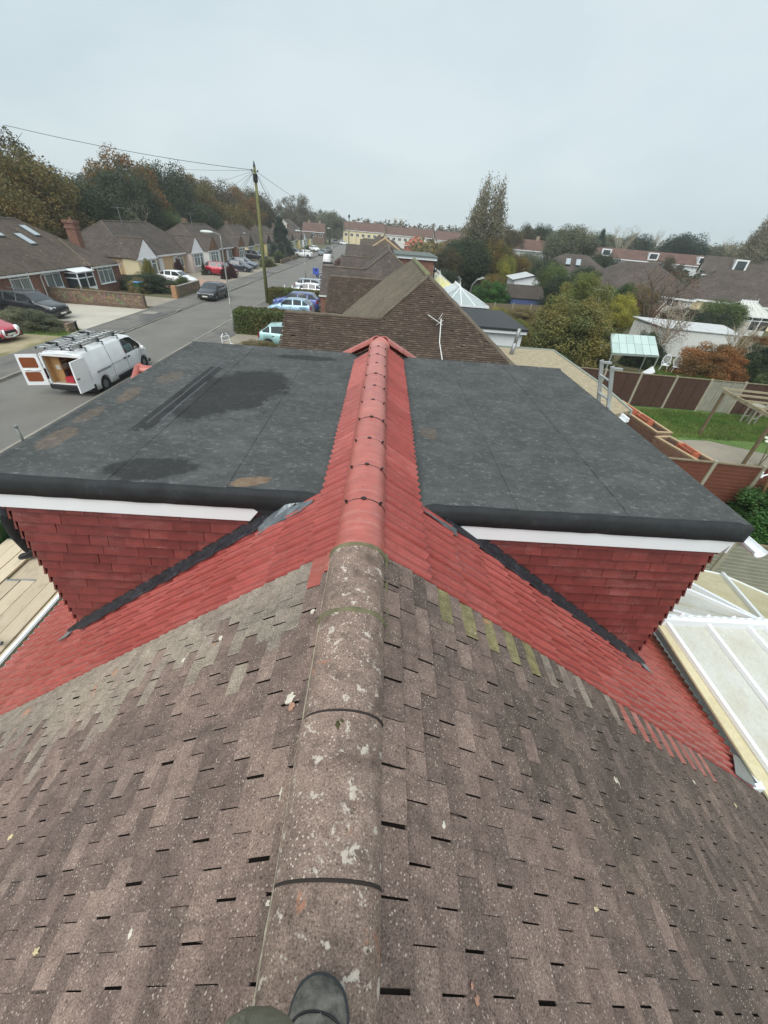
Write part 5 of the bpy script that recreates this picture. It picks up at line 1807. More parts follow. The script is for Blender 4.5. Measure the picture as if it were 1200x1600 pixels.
def rooflight_on(hs, x, y, z, w, l, pitch, axis='y'):
    m = MB(); m.b2((-w/2, -l/2, 0), (w/2, l/2, 0.07)); a = m.build('rooflight', plain('rooflight_frame', (96, 100, 102), 0.5), hs)
    a.location = (x, y, z); a.rotation_euler = pitch
    m = MB(); m.b2((-w/2+.06, -l/2+.07, 0.07), (w/2-.06, l/2-.07, 0.085))
    g = m.build('pane', M_SKYGLASS, a)
    return a
M_SKYGLASS = NT('rooflight_glass').out((0.55, 0.6, 0.62), 0.05, Metallic=0.6)
for ob in list(COL.objects):
    if ob.get('label') == 'grey hipped bungalow roof with two rooflights below the willow':
        for xx in (-1.2, 0.6):
            rooflight_on(ob, xx, -2.9, 4.5, 0.9, 1.8, (R(31), 0, 0))
    if ob.get('label') == 'cream bungalow pair with a rooflight, behind the telegraph pole':
        rooflight_on(ob, 2.2, -1.0, 3.95, 1.6, 0.8, (0, R(33), 0))

# ---- brick bungalow with rooflights, nearest across the road
oA = Vector((-32, 35, 0))
hA = empty('brick_bungalow', oA, 0, 'red brick bungalow with bright rooflights and a white porch, nearest across the road', 'house')
xf, xb = -27.85, -38.2
m = MB(oA)
ya0, ya1 = 20, 46.6
a, b = (-33, 25, 5.5), (-33, 42.6, 5.5)
m.poly([a, (xf+.2, ya0, 2.4), (xf+.2, ya1, 2.4), b])
m.poly([b, (xf+.2, ya1, 2.4), (xb, ya1, 2.4)])
m.poly([a, b, (xb, ya1, 2.4), (xb, ya0, 2.4)]); m.poly([a, (xb, ya0, 2.4), (xf+.2, ya0, 2.4)])
# forward part with its own small hip
m.poly([(-30.6, 43.9, 4.10), (-26.9, 41.6, 2.4), (-26.9, 46.4, 2.4)])
m.poly([(-30.6, 43.9, 4.10), (-28.6, 41.6, 2.4), (-26.9, 41.6, 2.4)])
m.poly([(-30.6, 43.9, 4.10), (-26.9, 46.4, 2.4), (-30.6, 46.65, 2.5)])
rA = m.build('roof', M_FR, hA, uv=True)
m = MB(oA)
ridge_line(m, a, b, 0.11, 5); ridge_line(m, b, (xf+.2, ya1, 2.4), 0.08, 5); ridge_line(m, (-30.6, 43.9, 4.13), (-26.9, 41.6, 2.42), 0.09, 5)
m.build('ridge', M_RDG, rA)
m = MB(oA); m.b2((xb+.3, ya0+.3, 0), (-28, ya1-.3, 2.4)); m.b2((-28.2, 41.8, 0), (-27.1, 46.2, 2.36)); m.build('wall', M_BRICK, hA, uv=True)
m = MB(oA); m.b2((-27.66, ya0, 2.22), (-27.58, 41.5, 2.34)); m.b2((-26.92, 41.5, 2.22), (-26.84, 46.4, 2.34)); m.tube([(-27.6, 36.3, 2.25), (-27.9, 36.3, 2.0), (-27.92, 36.3, 0.1)], 0.045, 6); m.build('gutter', M_WHITE2, hA)
window(hA, (-28, 34.2, 1.7), (1, 0, 0), 1.9, 1.4, oA, 2)
hA.children[-1]
window(hA, (-28, 37.75, 1.75), (1, 0, 0), 1.8, 1.4, oA, 2)
window(hA, (-27.1, 43.7, 1.65), (1, 0, 0), 2.3, 1.45, oA, 3)
window(hA, (-28, 30.5, 1.7), (1, 0, 0), 1.9, 1.4, oA, 2)
pc = MB(oA)
for yy in (39.25, 40.4, 41.45): pc.bar((-26.9, yy, 0), (-26.9, yy, 2.05), 0.09, 0.09)
for zz in (0.6, 1.65, 2.05): pc.bar((-26.9, 39.25, zz), (-26.9, 41.45, zz), 0.09, 0.08)
for zz in (0.6, 1.65, 2.05): pc.bar((-27.95, 39.25, zz), (-26.9, 39.25, zz), 0.08, 0.08)
pc.b2((-26.94, 39.3, 0), (-26.88, 40.4, 0.6)); pc.b2((-26.94, 40.45, 0), (-26.88, 41.4, 0.9)); pc.b2((-27.9, 39.24, 0), (-26.9, 39.28, .6))
po = pc.build('porch', M_WHITE, hA)
m = MB(oA); m.extrude([(-28.0, 39.1, 2.35), (-26.75, 39.1, 2.08), (-26.75, 39.1, 2.13), (-28.0, 39.1, 2.42)], (0, 2.5, 0)); m.build('porch_roof', M_WHITE, po)
m = MB(oA); m.b2((-26.93, 39.3, .6), (-26.91, 41.4, 2.0)); m.b2((-27.9, 39.26, .6), (-26.95, 39.28, 2.0)); m.build('pane', M_GLASS, po)
sl = math.atan2(3.1, 5.35)
for (x, y, z) in ((-31.6, 42.0, 4.74), (-30.72, 39.95, 4.23), (-31.6, 38.0, 4.74), (-31.4, 30, 4.6)):
    z = 2.4 + (-27.65-x)*3.1/5.35 + 0.03
    a_ = rooflight_on(hA, x-oA.x, y-oA.y, z, 1.35, 0.8, (0, sl, 0))
chm = MB(oA)
chm.b2((-31.1, 46.0, 2.0), (-30.2, 46.75, 4.95)); chm.b2((-31.18, 45.95, 4.95), (-30.12, 46.8, 5.15)); chm.b2((-31.1, 46, 5.15), (-30.2, 46.75, 5.4)); chm.b2((-31.2, 45.92, 5.4), (-30.1, 46.83, 5.62)); chm.tube([(-30.6, 46.4, 5.6), (-30.6, 46.4, 5.85)], .13, 8)
co = chm.build('chimney', M_BRICK, rA, uv=True)

# garden walls
M_STONEW = None
def mat_rubble():
    t = NT('rubble_wall'); v = t.pos()
    vo = t.n('TexVoronoi', feature='DISTANCE_TO_EDGE'); vo.inputs['Scale'].default_value = 5.5; t.link(v, vo.inputs['Vector'])
    vc = t.n('TexVoronoi'); vc.inputs['Scale'].default_value = 5.5; t.link(v, vc.inputs['Vector'])
    col = t.mix(t.ramp(t.noise(v, 3, 5), [(.35, 0), (.65, 1)]), lin((150, 130, 106)), lin((122, 106, 90)))
    col = t.mix(0.3, col, vc.outputs['Color'], 'SOFT_LIGHT')
    col = t.mix(t.ramp(vo.outputs['Distance'], [(0.02, 1), (0.07, 0)]), col, lin((78, 70, 60)))
    return t.out(col, 0.95, t.bump(t.ramp(vo.outputs['Distance'], [(0, 0), (.1, 1)]), 0.7, 0.03))
M_RUB = mat_rubble()
gw = empty('garden_wall', (-24.6, 36.85, 0), 0, 'long stone and brick garden wall beside the pale concrete drive', 'wall')
m = MB((-24.6, 36.85, 0)); m.b2((-29.2, 36.72, 0.3), (-20.4, 36.98, 1.12)); m.build('stonework', M_RUB, gw)
m = MB((-24.6, 36.85, 0)); m.b2((-29.2, 36.70, 0.0), (-20.4, 37.0, 0.3)); m.b2((-20.4, 36.68, 0), (-20.22, 37.02, 1.16)); m.build('brick_base', M_BRICKBR, gw, uv=True)
m = MB((-24.6, 36.85, 0)); m.b2((-29.2, 36.68, 1.12), (-20.4, 37.02, 1.2)); m.build('coping', M_BRICKBR, gw, uv=True)
cw = empty('garden_wall', (-20.6, 46, 0), 0, 'low corner garden wall with a brick pier, under the clipped round shrub', 'wall')
m = MB((-20.6, 46, 0)); m.b2((-20.62, 43.3, 0), (-20.4, 49.2, 1.0)); m.build('panel', M_RUB, cw)
m = MB((-20.6, 46, 0)); m.b2((-20.75, 43.0, 0), (-20.3, 43.45, 1.15)); m.build('pier', plain('sandy_brick', (172, 132, 100), 0.9, 0.15, 6), cw)
m = MB((-20.6, 46, 0)); m.b2((-20.66, 43.45, 1.0), (-20.36, 49.2, 1.07)); m.build('coping', M_KERB, cw)
lw = empty('garden_wall', (-20.7, 27.4, 0), 0, 'short low mossy wall end between the grass verge and the drive', 'wall')
m = MB((-20.7, 27.4, 0)); m.b2((-22.4, 27.9, 0), (-20.4, 28.1, 0.62)); m.b2((-20.62, 27.2, 0), (-20.4, 28.1, 0.62)); m.build('panel', M_RUB, lw)
m = MB((-20.7, 27.4, 0)); m.b2((-22.4, 27.86, .62), (-20.36, 28.14, 0.68)); m.build('coping', M_KERB, lw)
fwx = empty('garden_wall', (-20.6, 100, 0), 0, 'low brick front wall along the far pavement, beyond the parked cars', 'wall')
m = MB((-20.6, 100, 0)); m.b2((-20.7, 90, 0), (-20.45, 99, .8)); m.b2((-20.7, 101, 0), (-20.45, 108, .8)); m.build('panel', M_BRICKBR, fwx, uv=True)

# ---- garages, extensions, sheds
g1 = empty('flat_roofed_garage', (7.5, 16.5, 0), 0, 'flat roof covered in pale stone chippings beside the weathered hip roof', 'garage')
m = MB((7.5, 16.5, 0))
rs = np.random.default_rng(5)
m.extrude([(5.7, 11.2, 2.42), (9.0, 13.2, 2.42), (9.25, 16.2, 2.42), (9.2, 21.7, 2.42), (5.7, 21.5, 2.42)], (0, 0, -0.15)); m.build('chippings_roof', M_CHIP, g1)
m = MB((7.5, 16.5, 0)); m.extrude([(5.8, 11.4, 2.27), (8.9, 13.3, 2.27), (9.1, 16.2, 2.27), (9.05, 21.5, 2.27), (5.8, 21.4, 2.27)], (0, 0, -2.27)); m.build('wall', M_BRICKBR, g1, uv=True)
m = MB((7.5, 16.5, 0))
m.extrude([(9.0, 13.15, 2.47), (9.07, 13.15, 2.47), (9.32, 16.2, 2.47), (9.27, 21.75, 2.47), (9.2, 21.7, 2.47), (9.25, 16.2, 2.47)], (0, 0, -0.2)); m.b2((5.7, 21.7, 2.3), (9.25, 21.77, 2.47)); m.build('edge_trim', plain('green_grey_trim', (150, 160, 150), 0.6, 0.15, 4), g1)
e1 = empty('flat_roofed_extension', (7.4, 29, 0), 0, 'white walled extension with a smooth black flat roof', 'extension')
m = MB((7.4, 29, 0)); m.b2((5.9, 26.0, 0), (8.85, 32.3, 2.42)); m.build('wall', M_WHITE, e1)
m = MB((7.4, 29, 0)); m.b2((5.7, 25.65, 2.52), (9.05, 32.6, 2.66)); m.build('black_roof', plain('black_rubber_roof', (42, 44, 46), 0.6, 0.12, 2), e1, bevel=0.02)
m = MB((7.4, 29, 0)); m.b2((5.75, 25.72, 2.34), (9.0, 32.5, 2.51)); m.build('fascia', M_WHITE, e1)
fp = empty('flue_pipe', (6.6, 20.0, 0), 0, 'shiny grey flue pipe standing between the hip roof and the chippings roof', 'pipe')
m = MB((6.6, 20.0, 0)); m.tube([(6.55, 20.2, 2.3), (6.62, 20.2, 2.95)], 0.10, 12); m.tube([(6.62, 20.2, 2.9), (6.66, 20.2, 3.6)], 0.085, 12); m.build('pipe', M_GREYM, fp, smooth=True)

def glass_roof(name, x0, x1, y0, y1, ze, zr, xr0, xr1, glass, label, nb=5, crest=True, walls=True, group=None, rz=0.0):
    """hipped conservatory: ridge from xr0 to xr1 along x at mid y, glazing panels one by one with bars between"""
    o = Vector(((x0+x1)/2, (y0+y1)/2, 0))
    c = empty(name, o, rz, label, 'conservatory', group)
    ym = (y0+y1)/2
    bars = MB(o)
    def tri_strip(e0, e1, r0, r1, n):
        e0, e1, r0, r1 = map(Vector, (e0, e1, r0, r1))
        for i in range(n):
            a, b = i/n, (i+1)/n
            P = [e0.lerp(e1, a), e0.lerp(e1, b), r0.lerp(r1, b), r0.lerp(r1, a)]
            if (P[2]-P[3]).length < 1e-4: P = P[:3]
            nn = (P[1]-P[0]).cross(P[2]-P[0])
            if nn.z < 0: P = P[::-1]
            g = MB(o); g.extrude(P, (0, 0, -0.025)); g.build('roof_panel', glass, c)
        for i in range(n+1):
            a = i/n
            bars.bar(e0.lerp(e1, a)+Vector((0, 0, .02)), r0.lerp(r1, a)+Vector((0, 0, .02)), 0.06, 0.07)
    tri_strip((x0, y0, ze), (x1, y0, ze), (xr0, ym, zr), (xr1, ym, zr), nb)
    tri_strip((x0, y1, ze), (x1, y1, ze), (xr0, ym, zr), (xr1, ym, zr), nb)
    tri_strip((x1, y0, ze), (x1, y1, ze), (xr1, ym, zr), (xr1, ym, zr), 4)
    bars.bar((xr0-.05, ym, zr+.05), (xr1+.1, ym, zr+.05), 0.16, 0.12)
    for P, Q in (((x0, y0, ze), (x1, y0, ze)), ((x0, y1, ze), (x1, y1, ze)), ((x1, y0, ze), (x1, y1, ze))):
        bars.bar(Vector(P)-Vector((0, 0, .05)), Vector(Q)-Vector((0, 0, .05)), 0.12, 0.13)
    bars.build('glazing_bars', M_WHITE, c)
    if crest:
        cr_ = MB(o); n = max(4, int((xr1-xr0)/0.16))
        for i in range(n+1):
            x = xr0 + (xr1-xr0)*i/n
            cr_.blob((x, ym, zr+0.15), (0.045, 0.02, 0.05 if i % 3 else 0.10), 6, 4)
        cr_.tube([(xr1+.05, ym, zr+.1), (xr1+.05, ym, zr+.4)], [0.03, 0.008], 6)
        cr_.build('cresting', M_WHITE, c)
    if walls:
        w = MB(o); w.b2((x0+.05, y0+.08, 0), (x1-.08, y0+.2, 0.6)); w.b2((x1-.2, y0+.08, 0), (x1-.08, y1-.08, 0.6)); w.b2((x0+.05, y1-.2, 0), (x1-.08, y1-.08, .6))
        w.build('dwarf_wall', M_WHITE2, c)
        fr = MB(o); gl = MB(o)
        n = 4
        for i in range(n+1):
            x = x0+.08+(x1-x0-.2)*i/n
            fr.bar((x, y0+.12, .6), (x, y0+.12, ze-.1), .1, .1); fr.bar((x, y1-.12, .6), (x, y1-.12, ze-.1), .1, .1)
            y = y0+.12+(y1-y0-.24)*i/n
            fr.bar((x1-.12, y, .6), (x1-.12, y, ze-.1), .1, .1)
        fr.bar((x0, y0+.12, ze-.45), (x1-.1, y0+.12, ze-.45), .07, .07)
        fr.build('window_frame', M_WHITE, c)
        gl.b2((x0+.1, y0+.11, .6), (x1-.12, y0+.13, ze-.1)); gl.b2((x1-.13, y0+.12, .6), (x1-.11, y1-.12, ze-.1)); gl.build('window_glass', M_GLASS, c)
    return c
def polycarb(name, rgb, dirt):
    t = NT(name); v = t.pos()
    n = t.noise(v, 2.2, 5, 0.65)
    col = t.mix(t.ramp(n, [(0.4, 0), (0.7, 0.8)]), lin(rgb), lin(dirt))
    w = t.n('TexWave'); w.inputs['Scale'].default_value = 30; t.link(v, w.inputs['Vector'])
    fine = t.noise(t.pos((1, 1, 1)), 24, 4, 0.7)
    col = t.mix(1.0, col, t.ramp(fine, [(0.3, 0.9), (0.7, 1.06)]), 'MULTIPLY')
    return t.out(col, 0.25)
M_POLY = polycarb('white_polycarbonate', (196, 198, 190), (180, 176, 158))
M_POLYD = polycarb('stained_polycarbonate', (206, 198, 164), (182, 172, 132))
M_POLYG = polycarb('grey_polycarbonate', (168, 178, 178), (150, 160, 158))
M_POLYY = polycarb('yellowed_polycarbonate', (222, 218, 150), (204, 200, 140))
glass_roof('conservatory', 4.0, 9.2, 36.6, 41.2, 2.35, 3.4, 4.0, 7.2, M_POLYG, 'white framed conservatory with grey roof panels, next to the black flat roof', 4, rz=R(-90))
glass_roof('conservatory', 3.4, 7.6, 43.2, 47.4, 2.5, 3.8, 3.4, 6.0, M_POLYY, 'conservatory with yellowed roof panels and spiky ridge behind the grey one', 4, rz=R(-90))
glass_roof('conservatory', 4.4, 7.4, 66, 70, 2.9, 4.4, 4.4, 5.6, M_POLYG, 'pale blue glazed roof beside the far flat dormer', 3)
glass_roof('conservatory', 39.5, 44, 48, 52, 2.0, 3.2, 41, 42.8, M_POLY, 'cream tent shaped conservatory with two finials at far right', 5)

# the neighbouring conservatory tight under our eaves
oc = Vector((6.3, 3.2, 0))
nc = empty('conservatory', oc, 0, 'large white conservatory roof right below the red tiled eaves', 'conservatory')
def panel(P, mat, nm='roof_panel', th=0.03):
    g = MB(oc)
    P = [Vector(p) for p in P]
    n = (P[1]-P[0]).cross(P[2]-P[0])
    if n.z < 0: P = P[::-1]
    g.extrude(P, (0, 0, -th)); return g.build(nm, mat, nc)
zc_e, zc_r = 2.02, 2.75
yr = 3.55          # ridge runs along x
xa, xbk = 4.86, 8.3
bar_m = MB(oc)
ye = 1.62
xs = [4.86, 5.10, 5.95, 6.8, 7.65, 8.5]
rx = [4.60, 4.62, 5.20, 5.78]
def R3(x): return Vector((x, yr, zc_r))
def E3(x): return Vector((x, ye, zc_e))
pe = [(4.88, M_POLYD), (5.12, M_POLY), (5.95, M_POLY), (6.78, M_POLY), (7.6, M_POLY)]
px_e = [4.80, 5.02, 5.66, 6.40, 7.1]
px_r = [4.18, 4.30, 4.90, 5.50, 5.75]
for i in range(4):
    panel([(px_e[i]+.0, ye, zc_e), (px_e[i+1], ye, zc_e), (px_r[i+1], yr, zc_r), (px_r[i], yr, zc_r)], M_POLYD if i == 0 else M_POLY)
for i in range(1, 5):
    bar_m.bar((px_e[i], ye-.03, zc_e+.03), (px_r[i], yr, zc_r+.03), 0.055, 0.06)
bar_m.bar((4.25, yr, zc_r+.03), (5.95, yr, zc_r+.03), 0.11, 0.12)
bar_m.bar((4.9, ye-.04, zc_e-.02), (8.0, ye-.04, zc_e-.02), 0.08, 0.09)
hubx = 5.82
fan = [(4.35, 4.35, 2.55), (5.0, 5.15, 2.25), (5.35, 5.65, 2.12), (6.9, 5.35, 2.05), (8.2, 4.2, 2.05), (8.2, 3.0, 2.05), (7.1, ye, zc_e)]
hub = Vector((hubx, yr, zc_r))
for i in range(1, len(fan)):
    panel([hub, fan[i-1], fan[i]], M_POLYD if i in (3, 4) else M_POLY)
    bar_m.bar(hub+Vector((0, 0, .03)), Vector(fan[i])+Vector((0, 0, .03)), 0.055, 0.06)
panel([(4.30, yr, zc_r), hub, (4.35, 4.6, 2.42)], M_POLY)
bar_m.bar((4.95, yr, zc_r+.03), (4.4, 4.05, 2.55), 0.05, 0.06)
bar_m.bar((5.65, 5.66+.02, 2.12), (8.2, 4.25, 2.03), 0.05, 0.09) if False else None
bar_m.build('glazing_bars', M_WHITE, nc)
m = MB(oc)
for i in range(11):
    x = 4.5+0.125*i
    m.blob((x, yr, zc_r+.12), (.042, .018, .035 if i % 3 else .07), 8, 5)
m.tube([(4.35, yr, zc_r+.1), (5.9, yr, zc_r+.1)], 0.012, 6)
m.build('cresting', M_WHITE, nc)
m = MB(oc)
for P, Q in ((fan[2], fan[3]), (fan[3], fan[4]), (fan[4], fan[5])):
    m.bar(Vector(P)-Vector((0, 0, .03)), Vector(Q)-Vector((0, 0, .03)), 0.05, 0.08)
m.build('eaves_beam', M_WHITE2, nc)
m = MB(oc)
pts = [(4.7, ye+.05), (8.0, ye+.05), (8.1, 4.2), (6.8, 5.2), (5.3, 5.5), (4.7, 5.0)]
m.extrude([(x, y, 0) for x, y in pts], (0, 0, .6)); m.build('dwarf_wall', M_WHITE2, nc)
m = MB(oc)
for i in range(5):
    x = 4.9+0.75*i
    m.bar((x, ye+.04, .6), (x, ye+.04, zc_e-.05), .07, .07)
for x, y in ((8.1, 4.2), (6.8, 5.2), (5.3, 5.5), (8.1, 3.0)): m.bar((x, y, .6), (x, y, zc_e-.03), .08, .08)
m.bar((4.9, ye+.04, 1.5), (8, ye+.04, 1.5), .05, .05)
m.bar((5.2, ye+.1, 0.8), (6.4, ye+.1, 1.95), .06, .1)
m.build('window_frame', M_WHITE2, nc)

def shed(name, P, z, wall, roof, label, zt=0.25, cat='shed'):
    """low shed with one falling roof over plan corners P"""
    cx = sum(p[0] for p in P)/len(P); cy = sum(p[1] for p in P)/len(P)
    o = Vector((cx, cy, 0)); s = empty(name, o, 0, label, cat)
    w = MB(o)
    w.extrude([(cx+(x-cx)*.95, cy+(y-cy)*.95, 0) for x, y in P], (0, 0, z)); w.build('wall', wall, s, uv=True)
    r = MB(o)
    zs = [z+zt, z+zt, z+0.05, z+0.05][:len(P)]
    r.extrude([(x, y, q) for (x, y), q in zip(P, zs)], (0, 0, 0.06)); r.build('roof', roof, s)
    return s
M_CORR = plain('pale_fibre_cement', (186, 190, 190), 0.8, 0.12, 2)
M_GLROOF = polycarb('green_tinted_panels', (158, 190, 178), (178, 196, 186))
shed('long_shed', [(22.4, 38.2), (29.9, 37.0), (29.2, 33.6), (23.2, 34.4)], 2.0, M_WHITE2, M_CORR, 'long pale shed with a white corrugated roof among bare trees')
block('garage', 20.6, 64, 6, 5, 2.8, 3.4, M_WHITE, M_CORR, 'white garage with a shallow pale roof in the middle gardens', 'garage', rz=R(84))
shed('garden_shed', [(14.4, 53.2), (18.9, 53.4), (18.6, 49.6), (14.4, 49.4)], 1.7, plain('blue_boards', (78, 94, 136), 0.8, 0.1, 3), M_FR2, 'low blue shed with a grey tiled roof beside the laurel', 1.05)
shed('small_shed', [(8.4, 66), (11.0, 66.3), (11.0, 63.6), (8.4, 63.4)], 1.9, M_WHITE2, plain('slate_felt', (112, 122, 124), 0.8, 0.1, 3), 'small grey roofed shed left of the polytunnel')
shed('garden_shed', [(17.4, 12.6), (19.8, 12.4), (19.6, 10.2), (17.3, 10.4)], 1.9, M_WOOD, plain('dark_felt', (64, 58, 56), 0.9, 0.1, 3), 'small brown shed roof peeping out below the gutter end at right')

# polytunnel, timber frame
pt = empty('polytunnel', (14.6, 66, 0), R(-10), 'small green arched polytunnel behind the laurel', 'polytunnel')
for i in range(5):
    m = MB(); m.tube([(-1.6, i*0.9, 0), (-1.5, i*.9, 1.1), (-.9, i*.9, 1.9), (0, i*.9, 2.2), (.9, i*.9, 1.9), (1.5, i*.9, 1.1), (1.6, i*.9, 0)], .04, 5); m.build('hoop', M_GREYM, pt)
m = MB(); V = []; F = []
for j in (0, 3.6):
    for k in range(11):
        a = math.pi*k/10; V.append((-1.55*math.cos(a), j, 2.15*math.sin(a)**.8))
for k in range(10): F.append((k, k+1, 12+k, 11+k))
m.add(V, F); m.build('cover', plain('green_netting', (112, 130, 108), 0.7, 0.15, 3), pt)
pf = empty('timber_frame', (17.6, 75, 0), R(-10), 'bare timber beam frame standing behind the polytunnel', 'frame')
m = MB()
m.bar((-3, 0, 2.2), (3.2, 0, 2.2), .25, .2)
m.build('beam', plain('new_timber', (190, 164, 112), .9, .1, 3), pf)
for x in (-2.6, 0, 2.6):
    m = MB(); m.bar((x, 0, 0), (x, 0, 2.2), .15, .15); m.build('post', plain('new_timber', (190, 164, 112)), pf)
# ------------------------------------------------------------------ vehicles
def paint(name, rgb, rough=0.28, metallic=0.25):
    if name in MATS: return MATS[name]
    t = NT(name)
    c = lin(rgb)
    n = t.noise(t.pos(), 2.0, 4)
    col = t.mix(1.0, c, t.ramp(n, [(0.3, 0.93), (0.7, 1.05)]), 'MULTIPLY')
    MATS[name] = t.out(col, rough, None, Metallic=metallic, Coat_Weight=0.8, Coat_Roughness=0.08)
    return MATS[name]
M_TYRE = plain('tyre_rubber', (30, 30, 31), 0.85)
M_RIM = plain('alloy_rim', (150, 153, 156), 0.35, 0.05, metallic=0.7)
M_LAMP = NT('clear_lamp').out((0.75, 0.78, 0.8), 0.08, Metallic=0.3)
M_TAIL = NT('red_lamp').out((0.35, 0.015, 0.015), 0.15)
M_PLATE = plain('plate_white', (225, 225, 215), 0.5)
M_PLATEY = plain('plate_yellow', (222, 196, 70), 0.5)
M_TRIM = plain('black_trim', (32, 33, 35), 0.6)
M_CARGLASS = NT('car_glass').out((0.02, 0.025, 0.03), 0.04, Specular_IOR_Level=0.9, Coat_Weight=0.5)
M_SEAL = M_TRIM

def interp(tab, x):
    if x <= tab[0][0]: return tab[0][1]
    for (a, p), (b, q) in zip(tab, tab[1:]):
        if x <= b:
            t = (x-a)/(b-a) if b > a else 0
            return p+(q-p)*t
    return tab[-1][1]

def car_kind(L, W, H, wb, fo, hood, cowl, roof_f, roof_r, tail, pillars, wr=0.31, gc=0.20, belt=(0.62, 0.66), tailz=None, rakeR=0.0):
    """all lengths in m. x runs from front (0) to rear (L)."""
    return dict(L=L, W=W, H=H, wb=wb, fo=fo, hood=hood, cowl=cowl, rf=roof_f, rr=roof_r, tail=tail, pil=pillars, wr=wr, gc=gc, belt=belt, tailz=tailz)
KINDS = {
    # hood = (front height, cowl height), cowl = x of windscreen foot, rf/rr = roof front/rear x, tail = x of rear window foot
    'hatch': car_kind(4.0, 1.74, 1.46, 2.5, 0.82, (0.70, 0.98), 1.05, 1.75, 3.30, 3.86, (2.35, 3.15)),
    'suv': car_kind(4.35, 1.80, 1.62, 2.62, 0.88, (0.86, 1.10), 1.12, 1.82, 3.75, 4.22, (2.45, 3.35), wr=0.34, gc=0.24),
    'mpv': car_kind(4.4, 1.80, 1.64, 2.7, 0.90, (0.78, 1.06), 0.92, 1.85, 3.85, 4.28, (2.45, 3.45), wr=0.32),
    'estate': car_kind(4.6, 1.78, 1.48, 2.7, 0.90, (0.72, 0.98), 1.30, 2.05, 3.95, 4.50, (2.65, 3.55)),
    'pickup': car_kind(4.9, 1.85, 1.75, 3.0, 0.90, (0.98, 1.18), 1.25, 1.90, 4.45, 4.80, (2.7, 3.7), wr=0.38, gc=0.3),
}
CARMESH = {}
def car_meshes(kind):
    if kind in CARMESH: return CARMESH[kind]
    k = KINDS[kind]
    L_, W_, H_ = k['L'], k['W'], k['H']
    xw = (k['fo'], k['fo']+k['wb'])
    beltf, beltr = k['hood'][1]-0.02, k['hood'][1]+0.06
    top = [(0, k['hood'][0]-0.14), (0.06, k['hood'][0]-0.02), (0.25, k['hood'][0]+0.06), (k['cowl'], k['hood'][1]), (k['rf'], H_-0.05), ((k['rf']+k['rr'])/2, H_), (k['rr'], H_-0.06), (k['tail'], k['hood'][1]+0.06), (L_-0.03, k['hood'][1]-0.05), (L_, k['hood'][1]-0.35)]
    belt = [(0, k['hood'][0]-0.22), (0.3, k['hood'][0]-0.04), (k['cowl'], beltf), (k['tail'], beltr), (L_, beltr-0.42)]
    hw = [(0, W_*0.36), (0.10, W_*0.44), (0.45, W_*0.49), (1.2, W_*0.5), (L_-0.8, W_*0.5), (L_-0.12, W_*0.46), (L_, W_*0.41)]
    bot = [(0, 0.28), (0.12, k['gc']+0.01), (L_-0.2, k['gc']+0.03), (L_, 0.36)]
    xs = set([0, 0.06, 0.12, 0.25, 0.4, k['cowl'], k['rf'], k['rr'], k['tail'], L_-0.12, L_-0.03, L_])
    for a, b in ((k['cowl'], k['rf']), (k['rr'], k['tail'])):
        for q in (0.12, 0.5, 0.88): xs.add(a+(b-a)*q)
    for p in k['pil']:
        xs.add(p-0.045); xs.add(p+0.045)
    for c in xw:
        for i in range(13):
            a = math.pi*i/12; xs.add(c - (k['wr']+0.05)*math.cos(a))
    x = 0.6
    while x < L_:
        xs.add(x); x += 0.35
    xs = sorted(xs); xx = [xs[0]]
    for q in xs[1:]:
        if q-xx[-1] > 0.012: xx.append(q)
    xs = xx
    rows = []
    for x in xs:
        w = interp(hw, x); zt = interp(top, x); zb = interp(belt, x); b = interp(bot, x)
        for c in xw:
            dx = abs(x-c); ar = k['wr']+0.05
            if dx < ar: b = max(b, k['wr'] + math.sqrt(ar*ar-dx*dx))
        zb = min(zb, zt-0.01)
        b = min(b, zb-0.05)
        gh = zt-zb
        in_g = gh > 0.06
        tw = w*0.97 - 0.36*max(0, gh) if in_g else w*0.86
        ins = w-0.24
        row = [(0, k['gc']+0.02), (ins, k['gc']+0.02), (ins, b), (w*0.985, b), (w, min(zb-0.02, max(b+0.02, 0.52))), (w*0.975, zb-0.015), (w*0.955, zb), (tw+0.02, zt-0.035 if in_g else zt-0.015), (tw-0.05, zt-0.004 if in_g else zt-0.004), (tw*0.5, zt+0.018), (0, zt+0.028)]
        rows.append(row)
    n = len(rows[0])
    V = []
    for x, row in zip(xs, rows):
        for (yy, zz) in row: V.append((x-L_/2, yy, zz))
        for (yy, zz) in row: V.append((x-L_/2, -yy, zz))
    body = []; side = {}; ws = []; rw = []
    for i in range(len(xs)-1):
        xm = (xs[i]+xs[i+1])/2
        gl_side = k['cowl']+0.16*(k['rf']-k['cowl']) < xm < k['rr']+0.75*(k['tail']-k['rr'])
        near_p = any(abs(xm-p) < 0.05 for p in k['pil'])
        for sgn in (0, 1):
            o0 = i*2*n + sgn*n; o1 = (i+1)*2*n + sgn*n
            for j in range(n-1):
                f = (o0+j, o1+j, o1+j+1, o0+j+1) if sgn else (o0+j, o0+j+1, o1+j+1, o1+j)
                if j == 6 and gl_side and not near_p and interp(top, xm)-interp(belt, xm) > 0.14:
                    seg = sum(1 for p in k['pil'] if xm > p)
                    side.setdefault((sgn, seg), []).append(f)
                elif j >= 8 and k['cowl']+0.10*(k['rf']-k['cowl']) < xm < k['cowl']+0.9*(k['rf']-k['cowl']):
                    ws.append(f)
                elif j >= 8 and k['rr']+0.1*(k['tail']-k['rr']) < xm < k['rr']+0.9*(k['tail']-k['rr']):
                    rw.append(f)
                else: body.append(f)
